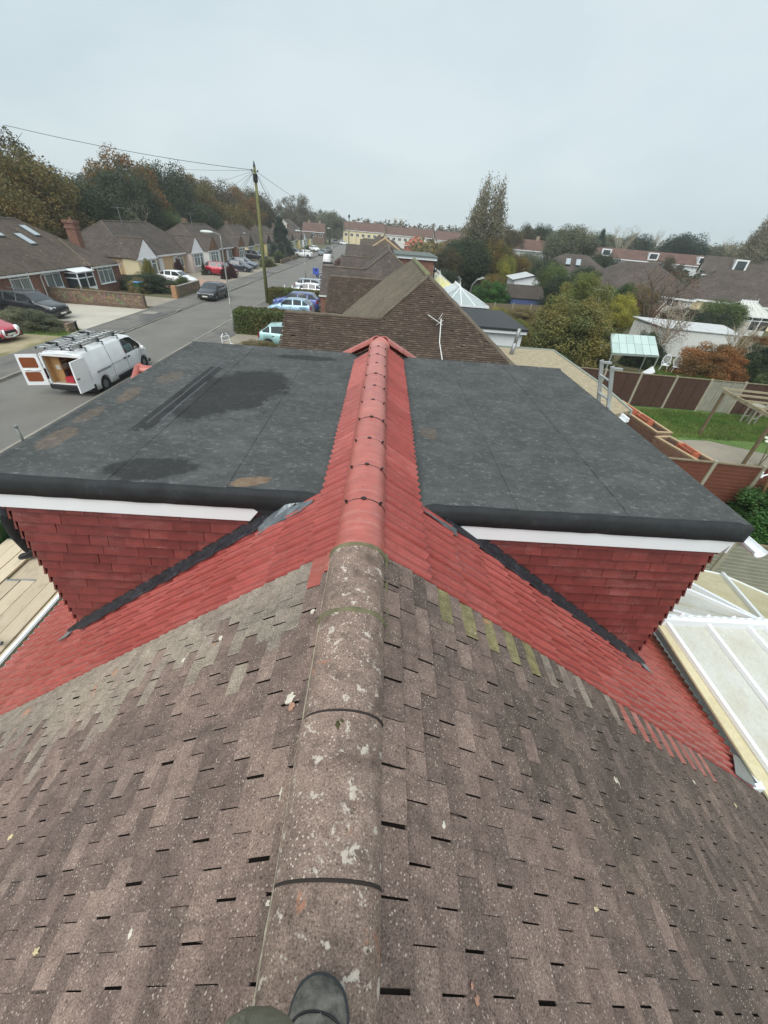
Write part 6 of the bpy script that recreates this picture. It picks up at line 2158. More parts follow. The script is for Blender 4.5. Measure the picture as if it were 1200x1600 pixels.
    for e, idx in ((0, 0), (1, len(xs)-1)):
        o0 = idx*2*n
        for j in range(n-1):
            a, b, c, d = o0+j, o0+j+1, o0+n+j+1, o0+n+j
            body.append((a, b, c, d) if e else (a, d, c, b))
    def mk(nm, F, smooth=True):
        used = sorted(set(q for f in F for q in f)); mp_ = {q: i for i, q in enumerate(used)}
        me = mesh_from(nm, [V[q] for q in used], [tuple(mp_[q] for q in f) for f in F], smooth)
        return me
    R_ = {'body': mk('body', body), 'windscreen': mk('windscreen', ws), 'rear_window': mk('rear_window', rw), 'side': [mk('side_window', f) for f in side.values()]}
    wm = MB(); r = k['wr']
    m = MB()
    prof = [(r*0.62, -0.10), (r*0.93, -0.105), (r, -0.07), (r, 0.07), (r*0.93, 0.105), (r*0.62, 0.10)]
    V2 = []; F2 = []; N = 24
    for i in range(N):
        a = 2*math.pi*i/N
        for rr, yy in prof: V2.append((rr*math.cos(a), yy, rr*math.sin(a)))
    for i in range(N):
        for j in range(len(prof)-1):
            F2.append((i*6+j, ((i+1) % N)*6+j, ((i+1) % N)*6+j+1, i*6+j+1))
    m.add(V2, F2); R_['tyre'] = m.mesh('tyre', True); R_['tyre'].materials.append(M_TYRE)
    m = MB(); m.tube([(0, -0.09, 0), (0, 0.09, 0)], r*0.16, 10)
    for i in range(5):
        a = 2*math.pi*i/5
        for s in (-1, 1):
            m.bar((0, s*0.085, 0), (r*0.60*math.cos(a), s*0.075, r*0.60*math.sin(a)), 0.07, 0.02, up=(0, 1, 0))
    m.tube([(0, -0.06, 0), (0, 0.06, 0)], r*0.63, 16)
    R_['rim'] = m.mesh('rim', False); R_['rim'].materials.append(M_RIM)
    m = MB()
    z0 = k['hood'][0]
    R_['k'] = k
    for nm, fn in (('headlight', lambda: m.box((0, 0, 0), (0.20, 0.34, 0.13))),):
        fn()
    R_['headlight'] = m.mesh('headlight'); R_['headlight'].materials.append(M_LAMP)
    m = MB(); m.box((0, 0, 0), (0.10, 0.16, 0.30)); R_['tail_light'] = m.mesh('tail_light'); R_['tail_light'].materials.append(M_TAIL)
    m = MB(); m.box((0, 0, 0), (0.02, 0.52, 0.11)); R_['plate'] = m.mesh('number_plate'); R_['plate'].materials.append(M_PLATE)
    m = MB(); m.box((0, 0, 0), (0.03, W_*0.42, 0.16)); R_['grille'] = m.mesh('grille'); R_['grille'].materials.append(M_TRIM)
    m = MB(); m.blob((0, 0, 0), (0.07, 0.11, 0.08), 10, 6); R_['mirror'] = m.mesh('door_mirror', True)
    m = MB(); m.box((0, 0, 0), (0.17, 0.025, 0.035)); R_['handle'] = m.mesh('door_handle'); R_['handle'].materials.append(M_TRIM)
    m = MB(); m.box((0, 0, 0), (L_*0.98, W_*0.9, 0.16)); R_['under'] = m.mesh('underbody'); R_['under'].materials.append(M_TRIM)
    m = MB(); m.bar((-1.2, 0, 0), (1.2, 0, 0), .04, .05); R_['rail'] = m.mesh('roof_rail'); R_['rail'].materials.append(M_RIM)
    CARMESH[kind] = R_
    return R_

def car(name, kind, x, y, heading, mat, label, rails=False, bumper=None, hood_mat=None, cat='car', z=0.0, group=None):
    """heading: direction the front points to, degrees from +x"""
    me = car_meshes(kind); k = me['k']
    r = empty(name, (x, y, z), R(heading+180), label, cat, group)
    b = put('body', me['body'], mat, r)
    b.material_slots[0].link = 'OBJECT'; b.material_slots[0].material = mat
    for nm in ('windscreen', 'rear_window'):
        put(nm, me[nm], M_CARGLASS, r)
    for s in me['side']: put('side_window', s, M_CARGLASS, r)
    L_, W_ = k['L'], k['W']
    put('underbody', me['under'], None, r, (0, 0, k['gc']+0.10))
    for cx in (k['fo']-L_/2, k['fo']+k['wb']-L_/2):
        for s in (-1, 1):
            w = put('wheel', me['tyre'], None, r, (cx, s*(W_/2-0.12), k['wr']))
            put('rim', me['rim'], None, w)
    for s in (-1, 1):
        put('headlight', me['headlight'], None, r, (-L_/2+0.17, s*(W_/2-0.26), k['hood'][0]-0.07), (0, R(-12), -s*R(24)))
        put('tail_light', me['tail_light'], None, r, (L_/2-0.085, s*(W_/2-0.15), k['hood'][1]-0.13), (0, R(-8), s*R(20)))
        mr = put('door_mirror', me['mirror'], mat, r, (k['cowl']+0.32-L_/2, s*(W_/2+0.07), k['hood'][1]+0.03))
        mr.material_slots[0].link = 'OBJECT'; mr.material_slots[0].material = mat
        for hx in (k['pil'][0]-0.22, k['pil'][1]-0.15):
            put('door_handle', me['handle'], None, r, (hx-L_/2, s*(W_/2+0.002), k['hood'][1]-0.13))
        if rails: put('roof_rail', me['rail'], None, r, (k['rf']-L_/2+1.15, s*(W_/2-0.27), k['H']+0.03))
    put('number_plate', me['plate'], None, r, (-L_/2-0.012, 0, 0.42))
    o = put('number_plate', me['plate'], None, r, (L_/2+0.012, 0, 0.62))
    put('grille', me['grille'], None, r, (-L_/2+0.005, 0, k['hood'][0]-0.16))
    g = put('lower_grille', me['grille'], None, r, (-L_/2+0.01, 0, 0.33)); g.scale = (1, 1.5, 0.9)
    if bumper:
        m = MB()
        for s in (-1, 1):
            m.tube([(-L_/2+0.02, s*0.42, 0.70), (-L_/2-0.01, s*0.50, 0.5), (-L_/2+0.03, s*0.46, 0.34), (-L_/2+0.0, 0, 0.27)], [0.05, 0.07, 0.06, 0.05], 8)
            m.blob((-L_/2+0.16, s*0.62, 0.62), (0.16, 0.16, 0.20), 10, 6)
        m.build('bumper', bumper, r, smooth=True)
    return r
P_BLACK = paint('black_paint', (34, 38, 44)); P_NAVY = paint('navy_paint', (34, 42, 62)); P_RED = paint('red_paint', (168, 28, 50))
P_PINK = paint('faded_red_paint', (196, 66, 84)); P_WHITE = paint('white_paint', (242, 244, 245), 0.35, 0.0); P_SILVER = paint('silver_paint', (168, 176, 182), 0.3, 0.5)
P_BLUE = paint('blue_paint', (62, 84, 150)); P_TURQ = paint('turquoise_paint', (158, 198, 197)); P_GREY = paint('grey_paint', (112, 120, 128), 0.3, 0.5)
P_LBLUE = paint('pale_blue_paint', (150, 182, 204), 0.3, 0.4)
car('parked_car', 'suv', -25.3, 31.1, -4, P_BLACK, 'black four by four parked on the pale concrete drive, nose to the road', rails=True, z=0.095)
car('parked_car', 'hatch', -23.8, 24.55, -4, P_PINK, 'faded red small car with white bumper corners at the left edge', bumper=P_WHITE, z=0.09)
car('parked_car', 'hatch', -17.45, 45.0, -93, P_BLACK, 'black hatchback parked half on the far pavement facing the camera', z=0.03)
car('parked_car', 'hatch', -23.9, 52.0, -6, P_WHITE, 'white hatchback half hidden behind the clipped shrub and corner wall', z=0.09)
car('parked_car', 'mpv', -23.2, 64.2, -4, P_RED, 'bright red people carrier parked on a front drive', z=0.09)
car('parked_car', 'hatch', -22.9, 71.6, -5, P_NAVY, 'navy blue hatchback parked right of the red people carrier', z=0.09)
car('parked_car', 'estate', -23.8, 77.2, -5, paint('slate_paint', (70, 82, 100)), 'slate blue car with bright bonnet behind the navy hatchback', z=0.09)
car('parked_car', 'pickup', -26.3, 92.3, -6, P_BLACK, 'black off roader parked behind the telegraph pole', z=0.09)
car('parked_car', 'suv', -20.0, 112.6, 172, P_WHITE, 'white car standing across the pavement down the road', z=0.09)
car('parked_car', 'hatch', -23.0, 118.5, -20, P_NAVY, 'dark car beside the spruce, behind the white crossways car', z=0.09)
car('parked_car', 'hatch', -21.8, 142, -50, P_WHITE, 'white car nosing out of a drive beyond the white crossways car', z=0.09)
car('parked_car', 'hatch', -17.3, 127, -95, P_GREY, 'grey car parked on the far kerb behind the distant white van', z=0.03)
car('parked_car', 'suv', -17.2, 140, -95, P_BLACK, 'dark car parked directly behind the grey one at the far kerb', z=0.03)
car('parked_car', 'hatch', -23.5, 218, 10, P_WHITE, 'tiny white car at the far bend, left one', z=0.0)
car('parked_car', 'hatch', -19.3, 214, 10, P_WHITE, 'tiny white car at the far bend, right one', z=0.0)
car('parked_car', 'suv', -8.2, 41.5, 177, P_BLUE, 'blue car parked in front of the hedge on the near side', z=0.1)
car('parked_car', 'hatch', -8.2, 38.7, 177, P_LBLUE, 'pale silver blue car mostly hidden in front of the blue one', z=0.1)
car('parked_car', 'hatch', -6.0, 27.6, 2, P_TURQ, 'turquoise hatchback seen from behind at the edge of the tiled roof', z=0.1)
car('parked_car', 'estate', -8.5, 54.3, 3, P_SILVER, 'silver car right behind the second clipped hedge', z=0.1)
car('parked_car', 'hatch', -8.7, 50.2, 176, P_WHITE, 'white car whose roof shows just above the second hedge', z=0.1)
car('parked_car', 'estate', -7.0, 60.2, 3, P_GREY, 'grey estate car behind the silver one', z=0.1)
car('parked_car', 'suv', -8.2, 67.8, 182, P_NAVY, 'dark car with pale roof rails beside the blue sign', rails=True, z=0.1)
car('parked_car', 'hatch', -6.6, 76, 2, P_LBLUE, 'pale blue car beyond the dark railed car', z=0.1)
car('parked_car', 'hatch', -5.2, 84.5, 2, P_RED, 'dull red car farthest along the near side drives', z=0.1)

# ---- vans
def van_sections(L_, W_, H_, fo, wb, wr, open_rear):
    """returns body mesh pieces; x from rear (0) to front (L)"""
    top = [(0, H_-0.10), (0.06, H_-0.02), (0.4, H_), (L_-1.75, H_-0.01), (L_-1.45, H_-0.06), (L_-0.72, 1.28), (L_-0.62, 1.16), (L_-0.20, 0.98), (L_-0.05, 0.82), (L_, 0.60)]
    belt = [(0, 1.12), (L_-1.4, 1.12), (L_-0.75, 1.08), (L_-0.2, 0.84), (L_, 0.50)]
    hw = [(0, W_*0.485), (0.2, W_*0.495), (1, W_*0.5), (L_-1.6, W_*0.5), (L_-0.6, W_*0.485), (L_-0.25, W_*0.44), (L_-0.08, W_*0.36), (L_, W_*0.28)]
    xw = (L_-fo-wb, L_-fo)
    xs = set([0, .06, .2, .4, 1.0, L_-1.75, L_-1.45, L_-1.3, L_-0.86, L_-0.72, L_-.62, L_-.4, L_-.2, L_-.1, L_-.05, L_, L_-2.42, L_-2.36, L_-1.0])
    for c in xw:
        for i in range(13):
            xs.add(c-(wr+.06)*math.cos(math.pi*i/12))
    x = .6
    while x < L_: xs.add(x); x += .4
    xs = sorted(xs); xx = [xs[0]]
    for q in xs[1:]:
        if q-xx[-1] > .012: xx.append(q)
    xs = xx
    rows = []
    for x in xs:
        w = interp(hw, x); zt = interp(top, x); zb = min(interp(belt, x), zt-.02); b = 0.26
        for c in xw:
            dx = abs(x-c)
            if dx < wr+.06: b = max(b, wr+math.sqrt((wr+.06)**2-dx*dx))
        b = min(b, zb-.05)
        tw = w - 0.13*max(0, (zt-zb))/0.8 - 0.02
        rows.append([(0, .24), (w-.25, .24), (w-.25, b), (w*.99, b), (w, min(zb-.03, max(b+.02, .55))), (w*.985, zb), (w*.975, zb+.02), (tw+.005, zt-.09 if zt-zb > .3 else zt-.02), (tw-.04, zt-.02 if zt-zb > .3 else zt-.01), (tw*.6, zt+.012), (0, zt+.02)])
    return xs, rows
def van(name, x, y, heading, label, detail=True, L_=5.3, W_=1.88, H_=1.88, group=None):
    wr = .335
    xs, rows = van_sections(L_, W_, H_, .88, 3.5 if detail else 3.0, wr, detail)
    n = len(rows[0]); V = []
    for xq, row in zip(xs, rows):
        for yy, zz in row: V.append((xq-L_/2, yy, zz))
        for yy, zz in row: V.append((xq-L_/2, -yy, zz))
    body = []; ws = []; cab = {0: [], 1: []}; bump = []
    for i in range(len(xs)-1):
        xm = (xs[i]+xs[i+1])/2
        for sgn in (0, 1):
            o0 = i*2*n+sgn*n; o1 = (i+1)*2*n+sgn*n
            for j in range(n-1):
                f = (o0+j, o0+j+1, o1+j+1, o1+j) if sgn else (o0+j, o1+j, o1+j+1, o0+j+1)
                if j == 6 and L_-2.36 < xm < L_-0.88 and L_-2.30 < xm: cab[sgn].append(f)
                elif j >= 8 and L_-1.45 < xm < L_-.72: ws.append(f)
                elif xm < .2 and j in (3,) : bump.append(f)
                else: body.append(f)
    o0 = (len(xs)-1)*2*n
    for j in range(n-1): body.append((o0+j, o0+n+j, o0+n+j+1, o0+j+1))
    if not detail:
        for j in range(n-1): body.append((j, j+1, n+j+1, n+j))
    r = empty(name, (x, y, 0), R(heading), label, 'van', group)
    def mk(nm, F, mat, par=r, smooth=True):
        if not F: return None
        used = sorted(set(q for f in F for q in f)); mp_ = {q: i for i, q in enumerate(used)}
        return put(nm, mesh_from(nm, [V[q] for q in used], [tuple(mp_[q] for q in f) for f in F], smooth), mat, par)
    b = mk('body', body, P_WHITE)
    mk('windscreen', ws, M_CARGLASS)
    for sgn in (0, 1): mk('side_window', cab[sgn], M_CARGLASS)
    mk('bumper_corner', bump, M_TRIM)
    hm = car_meshes('pickup')
    kk = wr/.38
    for cx in (L_-.88-(3.5 if detail else 3.0)-L_/2, L_-.88-L_/2):
        for s in (-1, 1):
            w = put('wheel', hm['tyre'], None, r, (cx, s*(W_/2-.13), wr)); w.scale = (kk, 1, kk)
            put('rim', hm['rim'], None, w)
    m = MB(); m.box((0, 0, .30), (L_*.96, W_*.88, .14)); m.build('underbody', M_TRIM, r)
    for s in (-1, 1):
        m = MB(); m.b2((-L_/2+1.9, s*(W_/2-.02), .27), (L_/2-1.35, s*(W_/2+.012), .40)); m.build('sill', M_TRIM, r)
        m = MB(); m.blob((L_/2-1.02, s*(W_/2+.12), 1.14), (.08, .12, .13), 10, 6); m.build('door_mirror', M_TRIM if not detail else P_WHITE, r, smooth=True)
        m = MB(); m.box((L_/2-.42, s*(W_/2-.22), .86), (.34, .30, .16), M=Matrix.Rotation(-s*.4, 3, 'Z')); m.build('headlight', M_LAMP, r)
        m = MB(); m.b2((-L_/2-.015, s*(W_/2-.10), .72), (-L_/2+.06, s*(W_/2+.0), 1.16)); m.build('tail_light', M_TAIL, r)
    m = MB(); m.b2((L_/2-.14, -W_*.34, .28), (L_/2+.015, W_*.34, .52)); m.build('front_bumper', M_TRIM, r, bevel=.03)
    m = MB(); m.b2((-L_/2-.10, -W_/2+.03, .30), (-L_/2+.06, W_/2-.03, .50)); m.build('rear_bumper', M_TRIM, r, bevel=.03)
    return r, L_, W_, H_
v, vL, vW, vH = van('delivery_van', -13.53, 19.62, 90, 'white van with rear doors open and aluminium ladders on its roof')
# local frame of the van: +x forward, +y left (towards the far kerb)
# door seams, slots and panel lines as thin dark grooves standing 2 mm proud strips of shadow gap
for s in (-1, 1):
    m = MB()
    yy = s*(vW/2+.0005)
    for xx in (vL/2-1.02, vL/2-2.34, vL/2-3.55):
        m.b2((xx-.006, yy-.004, .42), (xx+.006, yy+.004, 1.14))
    for xx in (vL/2-2.34, vL/2-3.55):
        m.bar((xx, s*(vW/2-.012), 1.16), (xx, s*(vW/2-.135), vH-.1), .012, .012)
    m.b2((-vL/2+.55, yy-.004, .985), (vL/2-2.36, yy+.004, .997))
    m.build('panel_gap', plain('panel_gap', (120, 124, 126), .6), v)
    for xx in (vL/2-2.16, vL/2-2.52):
        m = MB(); m.b2((xx-.09, s*(vW/2), .98), (xx+.09, s*(vW/2+.03), 1.03)); m.build('door_handle', M_TRIM, v)
m = MB(); m.b2((-vL/2+.55, -vW/2-.012, 0.93), (-vL/2+1.6, -vW/2+.0, 0.955)); m.build('sliding_rail', M_TRIM, v)
# load space: floor, lined walls, tools
li = MB()
hx = -vL/2
li.b2((hx+.05, -.78, .50), (hx+2.5, .78, .54))
lo = li.build('load_floor', plain('van_floor', (150, 140, 124), .8, .15, 6), v)
m = MB(); m.b2((hx+.04, -.78, .50), (hx+2.5, -.76, 1.62)); m.b2((hx+.04, .76, .50), (hx+2.5, .78, 1.62)); m.b2((hx+2.48, -.76, .5), (hx+2.52, .76, 1.62)); m.b2((hx+.04, -.74, 1.66), (hx+2.5, .74, 1.69)); m.build('ply_lining', plain('ply_lining', (186, 146, 96), .8, .1, 4), v)
m = MB()
for a, b in (((-.90, .48), (-.90, 1.74)), ((.90, .48), (.90, 1.74)), ((-.90, 1.74), (.90, 1.74)), ((-.9, .48), (.9, .48))):
    m.bar((hx+.03, a[0]*.97, a[1]), (hx+.03, b[0]*.97, b[1]), .09, .09)
m.build('door_frame', P_WHITE, v)
m = MB(); m.b2((hx+.3, .38, .54), (hx+2.3, .77, .60)); m.b2((hx+.3, .38, 1.0), (hx+2.3, .77, 1.05)); m.b2((hx+.3, .36, 1.35), (hx+2.3, .77, 1.4)); m.b2((hx+.28, .36, .54), (hx+.34, .77, 1.6)); m.build('shelving', plain('shelf_ply', (176, 136, 88), .8, .1, 4), v)
cols = [((150, 40, 38), 'red_toolbox'), ((60, 62, 66), 'grey_crate'), ((178, 44, 60), 'red_bag'), ((40, 44, 48), 'black_box'), ((196, 190, 176), 'white_bucket'), ((150, 84, 50), 'tan_board')]
stuff_boxes = [((.35, -.45, .54), (.40, .34, .26), 0), ((.8, -.1, .54), (.5, .45, .42), 1), ((.28, .12, .54), (.3, .36, .22), 2), ((.9, -.55, .54), (.6, .35, .55), 3), ((1.5, .0, .54), (.6, .9, .9), 3), ((.5, .5, 1.05), (.5, .2, .2), 4), ((.6, -.62, .80), (.5, .12, .5), 5), ((1.1, .5, .6), (.6, .22, .34), 0)]
vanloc = v.matrix_basis
for (p, d, ci) in stuff_boxes:
    c, nm = cols[ci]
    wp = Matrix.Translation((-13.53, 19.62, 0)) @ Matrix.Rotation(R(90), 4, 'Z') @ Vector((hx+p[0], p[1], p[2]))
    m = MB(); m.box((0, 0, d[2]/2), d); 
    m.box((0, 0, d[2]+.012), (d[0]*.3, d[1]*.16, .024))
    labels = {0: 'red toolbox inside the open van', 1: 'grey crate on the floor of the open van', 2: 'red tool bag at the sill of the open van', 3: 'black storage box inside the open van', 4: 'pale tub on the shelf inside the open van', 5: 'tan board leaning inside the open van'}
    o = m.build(nm if nm != 'tan_board' else 'tan_board', plain(nm+'_plastic', c, .6), None, bevel=.015)
    o.location = wp; o.rotation_euler = (0, 0, R(90))
    lb_ = labels[ci]
    if p[0] == 1.5: lb_ = 'large black storage box at the back of the open van'
    if p[0] == 1.1: lb_ = 'red toolbox up on the lower shelf of the open van'
    tag(o, lb_, 'box')
# rear doors
def van_door(hinge_y, ang, s):
    d = empty('rear_door', (0, 0, 0)); d.parent = v; d.location = (hx-.01, hinge_y, 0); d.rotation_euler = (0, 0, ang)
    return d
def door_mesh(inner):
    m = MB()
    # local: x away from hinge, y thickness, z up; outer face at -y
    out = [(0.0, .46), (.82, .46), (.82, 1.16), (.80, 1.74), (.03, 1.76), (0.0, 1.14)]
    m.extrude([(x, 0, z) for x, z in out], (0, .06, 0))
    return m
for hy, ang, s in ((.93, R(110), 1), (-.93, R(-174), -1)):
    dmesh = door_mesh(True)
    if s > 0:
        # far side door: swung out square to the van, inside lining seen from behind
        me_ = dmesh.mesh('rear_door')
        dob = put('rear_door', me_, P_WHITE, v, (hx-.02, hy, 0), (0, 0, R(104)))
        ys = .062
    else:
        me_ = dmesh.mesh('rear_door')
        dob = put('rear_door', me_, P_WHITE, v, (hx-.02, hy, 0), (0, 0, R(176)))
        ys = -.002
    m = MB()
    for z0, z1, x0 in ((1.20, 1.62, .16), (.62, 1.02, .18)):
        m.extrude([(x0, 0, z0), (.70, 0, z0), (.72, 0, z0+.05), (.72, 0, z1-.05), (.68, 0, z1), (x0, 0, z1), (x0-.04, 0, z1-.05), (x0-.04, 0, z0+.05)], (0, .012, 0))
    pl = m.build('lining_panel', plain('brown_hardboard', (134, 70, 30), .7, .1, 5), dob)
    pl.location = (0, .056 if s > 0 else -.008, 0)
    m = MB(); q_ = -.02 if s > 0 else .06; m.b2((.62, q_, 1.02), (.76, q_+.02, 1.06)); m.build('door_handle', M_TRIM, dob)
    m = MB() if s > 0 else MB()
    if s > 0: m.tube([(.1, .09, 1.12), (.3, .10, 1.08), (.5, .09, 1.12), (.7, .09, 1.1)], .018, 6); m.build('cable', M_WHITE2, dob) if s > 0 else None
# tail lamps already; roof rack with ladders
m = MB()
for xx in (hx+.55, hx+1.75, hx+2.95):
    m.bar((xx, -.80, vH+.10), (xx, .80, vH+.10), .05, .04)
    for s in (-1, 1): m.bar((xx, s*.78, vH-.04), (xx, s*.78, vH+.12), .05, .05)
m.tube([(hx-.05, -.7, vH+.13), (hx-.05, .7, vH+.13)], .03, 8)
m.build('roof_rack', M_GREYM, v)
def ladder_mesh(L_, w=.36, n=11):
    m = MB()
    for s in (-1, 1): m.bar((0, s*w/2, 0), (L_, s*w/2, 0), .028, .075)
    for i in range(n): m.tube([(.18+i*(L_-.36)/(n-1), -w/2, 0), (.18+i*(L_-.36)/(n-1), w/2, 0)], .016, 6)
    return m
base = Matrix.Translation((-13.53, 19.62, 0)) @ Matrix.Rotation(R(90), 4, 'Z')
M_ALU = plain('aluminium', (188, 192, 192), .35, .08, 8, metallic=.6)
for nm, yy, L_, zz, lb in (('ladder', .58, 3.4, .17, 'aluminium ladder strapped on the far side of the van roof'), ('ladder', -.46, 3.7, .17, 'long aluminium ladder strapped on the near side of the van roof'), ('ladder', -.44, 3.3, .26, 'upper aluminium ladder laid on top of the near side one on the van roof')):
    lm_ = ladder_mesh(L_)
    rt = empty('ladder', base @ Vector((hx-.15, yy, vH+zz)), R(90), lb, 'ladder', 'ladders on the van roof')
    m = MB()
    for s in (-1, 1):
        mm = MB(); mm.bar((0, s*.18, 0), (L_, s*.18, 0), .028, .075); mm.build('stile', M_ALU, rt)
        mm = MB(); mm.blob((0, s*.18, 0), (.04, .03, .05), 8, 5); mm.build('rubber_foot', M_BLACK, rt)
    for i in range(11):
        mm = MB(); q = .18+i*(L_-.36)/10; mm.tube([(q, -.18, 0), (q, .18, 0)], .016, 6); mm.build('rung', M_ALU, rt)
for i, (p, yy) in enumerate([(.5, -.46), (1.7, -.46), (2.9, -.46), (.55, .58), (1.6, .58), (2.7, .58)]):
    m = MB(); m.b2((-.03, -.24, -.04), (.03, .24, .12))
    o = m.build('ladder_clamp', M_BLACK, v); o.location = (hx+p, yy, vH+.12)
van('delivery_van', -12.6, 101, 90, 'small white van driving away down the road', False, 4.2, 1.72, 1.85)
m = MB(); 
for s in (-1, 1): m.b2((-2.12, s*.42-.30, 1.15), (-2.10, s*.42+.30, 1.6))
dv = [o for o in COL.objects if o.get('label') == 'small white van driving away down the road'][0]
m.build('rear_window', M_CARGLASS, dv)
m = MB(); m.box((-2.13, 0, .62), (.02, .52, .11)); m.build('number_plate', M_PLATEY, dv)
# ------------------------------------------------------------------ poles, lamps, wires
M_POLEW = plain('mossy_pole_wood', (110, 112, 70), .95, .25, 3)
M_LAMPP = plain('lamp_post_grey', (134, 138, 132), .6, .12, 4)
tp = empty('telegraph_pole', (-11.8, 44.4, 0), 0, 'tall mossy wooden telegraph pole with wires fanning from its top', 'pole')
m = MB(); m.tube([(0, 0, 0), (0, 0, 5), (0, 0, 10.6)], [.17, .15, .11], 10); m.build('pole', M_POLEW, tp, smooth=True)
m = MB(); m.tube([(0, 0, 10.55), (0, 0, 10.95)], [.12, .03], 8); m.build('pole_cap', M_BLACK, tp)
m = MB(); m.tube([(0, 0, 9.55), (0, 0, 10.1)], .20, 10); m.box((0, -.18, 9.85), (.22, .16, .45)); m.build('junction_box', M_BLACK, tp)
for a in range(6):
    m = MB(); m.tube([(.2*math.cos(a), .2*math.sin(a), 10.25), (.3*math.cos(a), .3*math.sin(a), 10.3), (.3*math.cos(a), .3*math.sin(a), 10.4)], .03, 5); m.build('insulator', M_BLACK, tp)
for i in range(8):
    m = MB(); m.tube([((-1)**i*.12, 0, 3+i*.4), ((-1)**i*.32, 0, 3+i*.4)], .014, 4); m.build('climbing_step', M_GREYM, tp)
def lamp_post(x, y, h, label):
    r = empty('street_lamp', (x, y, 0), 0, label, 'street lamp', 'street lamps on the near pavement')
    m = MB(); m.tube([(0, 0, 0), (0, 0, 1.1), (0, 0, 1.15), (0, 0, h-.4), (0, 0, h-.1)], [.09, .09, .055, .045, .04], 8); m.build('post', M_LAMPP, r, smooth=True)
    m = MB(); m.tube([(0, 0, h-.12), (-.1, 0, h), (-.5, 0, h+.08)], .028, 6); m.build('arm', M_LAMPP, r)
    m = MB(); m.blob((-.85, 0, h+.06), (.46, .17, .10), 12, 6); m.build('lantern', plain('lantern_grey', (196, 202, 198), .5), r, smooth=True)
    m = MB(); m.b2((-.02, -.10, 1.9), (.02, .10, 2.3)); m.build('number_sign', M_PLATE, r)
    return r
lamp_post(-10.95, 31.1, 6.0, 'nearest street lamp, its foot beside the clipped hedge')
lamp_post(-12.2, 69.6, 5.9, 'second street lamp, beside the small blue board')
lamp_post(-13.6, 118, 6.2, 'third street lamp, far down the near pavement')
t2 = empty('telegraph_pole', (-12.0, 150, 0), 0, 'distant telegraph pole at the end of the road, against the sky', 'pole')
m = MB(); m.tube([(0, 0, 0), (0, 0, 9.6)], [.17, .12], 8); m.build('pole', M_POLEW, t2)
m = MB(); m.blob((0, 0, 9.5), (.3, .3, .5), 8, 5); m.build('pole_cap', M_BLACK, t2)
t3 = empty('telegraph_pole', (-6.2, 96, 0), 0, 'thin pale pole rising above the near side roofs', 'pole')
m = MB(); m.tube([(0, 0, 0), (0, 0, 6.8)], .07, 6); m.build('pole', plain('pale_pole', (190, 168, 160), .7), t3)
m = MB(); m.tube([(0, 0, 6.8), (0, 0, 6.95)], [.09, .03], 6); m.build('pole_cap', M_BLACK, t3)
M_WIRE = plain('cable_grey', (70, 74, 78), .7)
def wire(a, b, sag, r, label):
    a = Vector(a); b = Vector(b); n = 24
    m = MB(); o = a
    m.tube([a.lerp(b, i/n) - a - Vector((0, 0, sag*4*(i/n)*(1-i/n))) for i in range(n+1)], r, 5)
    w = m.build('overhead_wire', M_WIRE, None, smooth=True); w.location = a
    return tag(w, label, 'wire', 'wires fanning out from the telegraph pole')
top = (-11.8, 44.4, 10.35)
wl_ = 'thin overhead wire fanning out from the telegraph pole to a house across the road'
wire(top, (-31, 42.8, 11.6), .25, .018, 'thickest overhead wire, crossing the sky to the left picture edge')
for e, s, lb_ in (((-29, 52.5, 4.0), .5, 'to the first white gable'), ((-28.5, 61.5, 3.2), .5, 'to the white fascia between two gables'), ((-27.5, 67, 4.0), .5, 'to the second white gable'), ((-28.2, 73.5, 3.9), .4, 'to the nearer brown gable'), ((-28.2, 87.5, 3.9), .5, 'to the farther brown gable'), ((-28.2, 95, 3.6), .5, 'to the cream bungalow pair behind it')):
    wire(top, e, s, .009, 'thin overhead wire from the telegraph pole ' + lb_)
wire(top, (-36, 61, 11.2), .3, .010, 'fine overhead wire just below the thickest one')
wire(top, (-34, 75, 9.8), .5, .010, 'fine overhead wire third from the top on the left')
wire(top, (-12.0, 150, 9.4), 1.4, .014, 'sagging wire from the telegraph pole down the road')
wire(top, (-13.2, 70, 4.6), .7, .022, 'thick pale wire dropping right of the telegraph pole')
wire(top, (-2.9, 33.2, 2.4), .3, .009, 'thin wire from the pole to the near side bungalow pair')
wire((-12.9, 70, 4.6), (-10.0, 66.3, 1.7), .1, .012, 'short stay wire running down to the blue board')

# blue board
sb = empty('sale_board', (-10.2, 66.3, 0), R(10), 'small blue board on a post beside the near pavement', 'sign')
m = MB(); m.bar((0, 0, 0), (0, 0, 1.9), .06, .06); m.build('post', M_WHITE2, sb)
m = MB(); m.box((.1, -.04, 1.35), (.85, .03, .85)); m.build('board', plain('blue_board', (70, 96, 190), .5), sb)
m = MB(); m.blob((.14, -.06, 1.5), (.14, .01, .14), 10, 6); m.build('board_mark', M_BLACK, sb)
# verge bollard
bo = empty('bollard', (-12.25, 12.2, 0), 0, 'short grey metal post at the pavement edge, lower left', 'post')
m = MB(); m.tube([(0, 0, 0), (0, 0, .72)], .045, 10); m.build('post', M_LAMPP, bo, smooth=True)
m = MB(); m.tube([(0, 0, .70), (0, 0, .76)], .07, 10); m.build('cap', M_GREYM, bo)
# low garden fence posts near silver car
for i, (x, y) in enumerate([(-11.2, 50.0), (-10.3, 49.9)]):
    r = empty('gate_post', (x, y, 0), 0, ['white wooden gate post nearest the road beside the second hedge', 'white wooden gate post nearest the silver car'][i], 'post')
    m = MB(); m.box((0, 0, .55), (.12, .12, 1.1)); m.build('post', M_WHITE, r); m = MB(); m.blob((0, 0, 1.14), (.08, .08, .06), 8, 5); m.build('cap', M_WHITE, r)

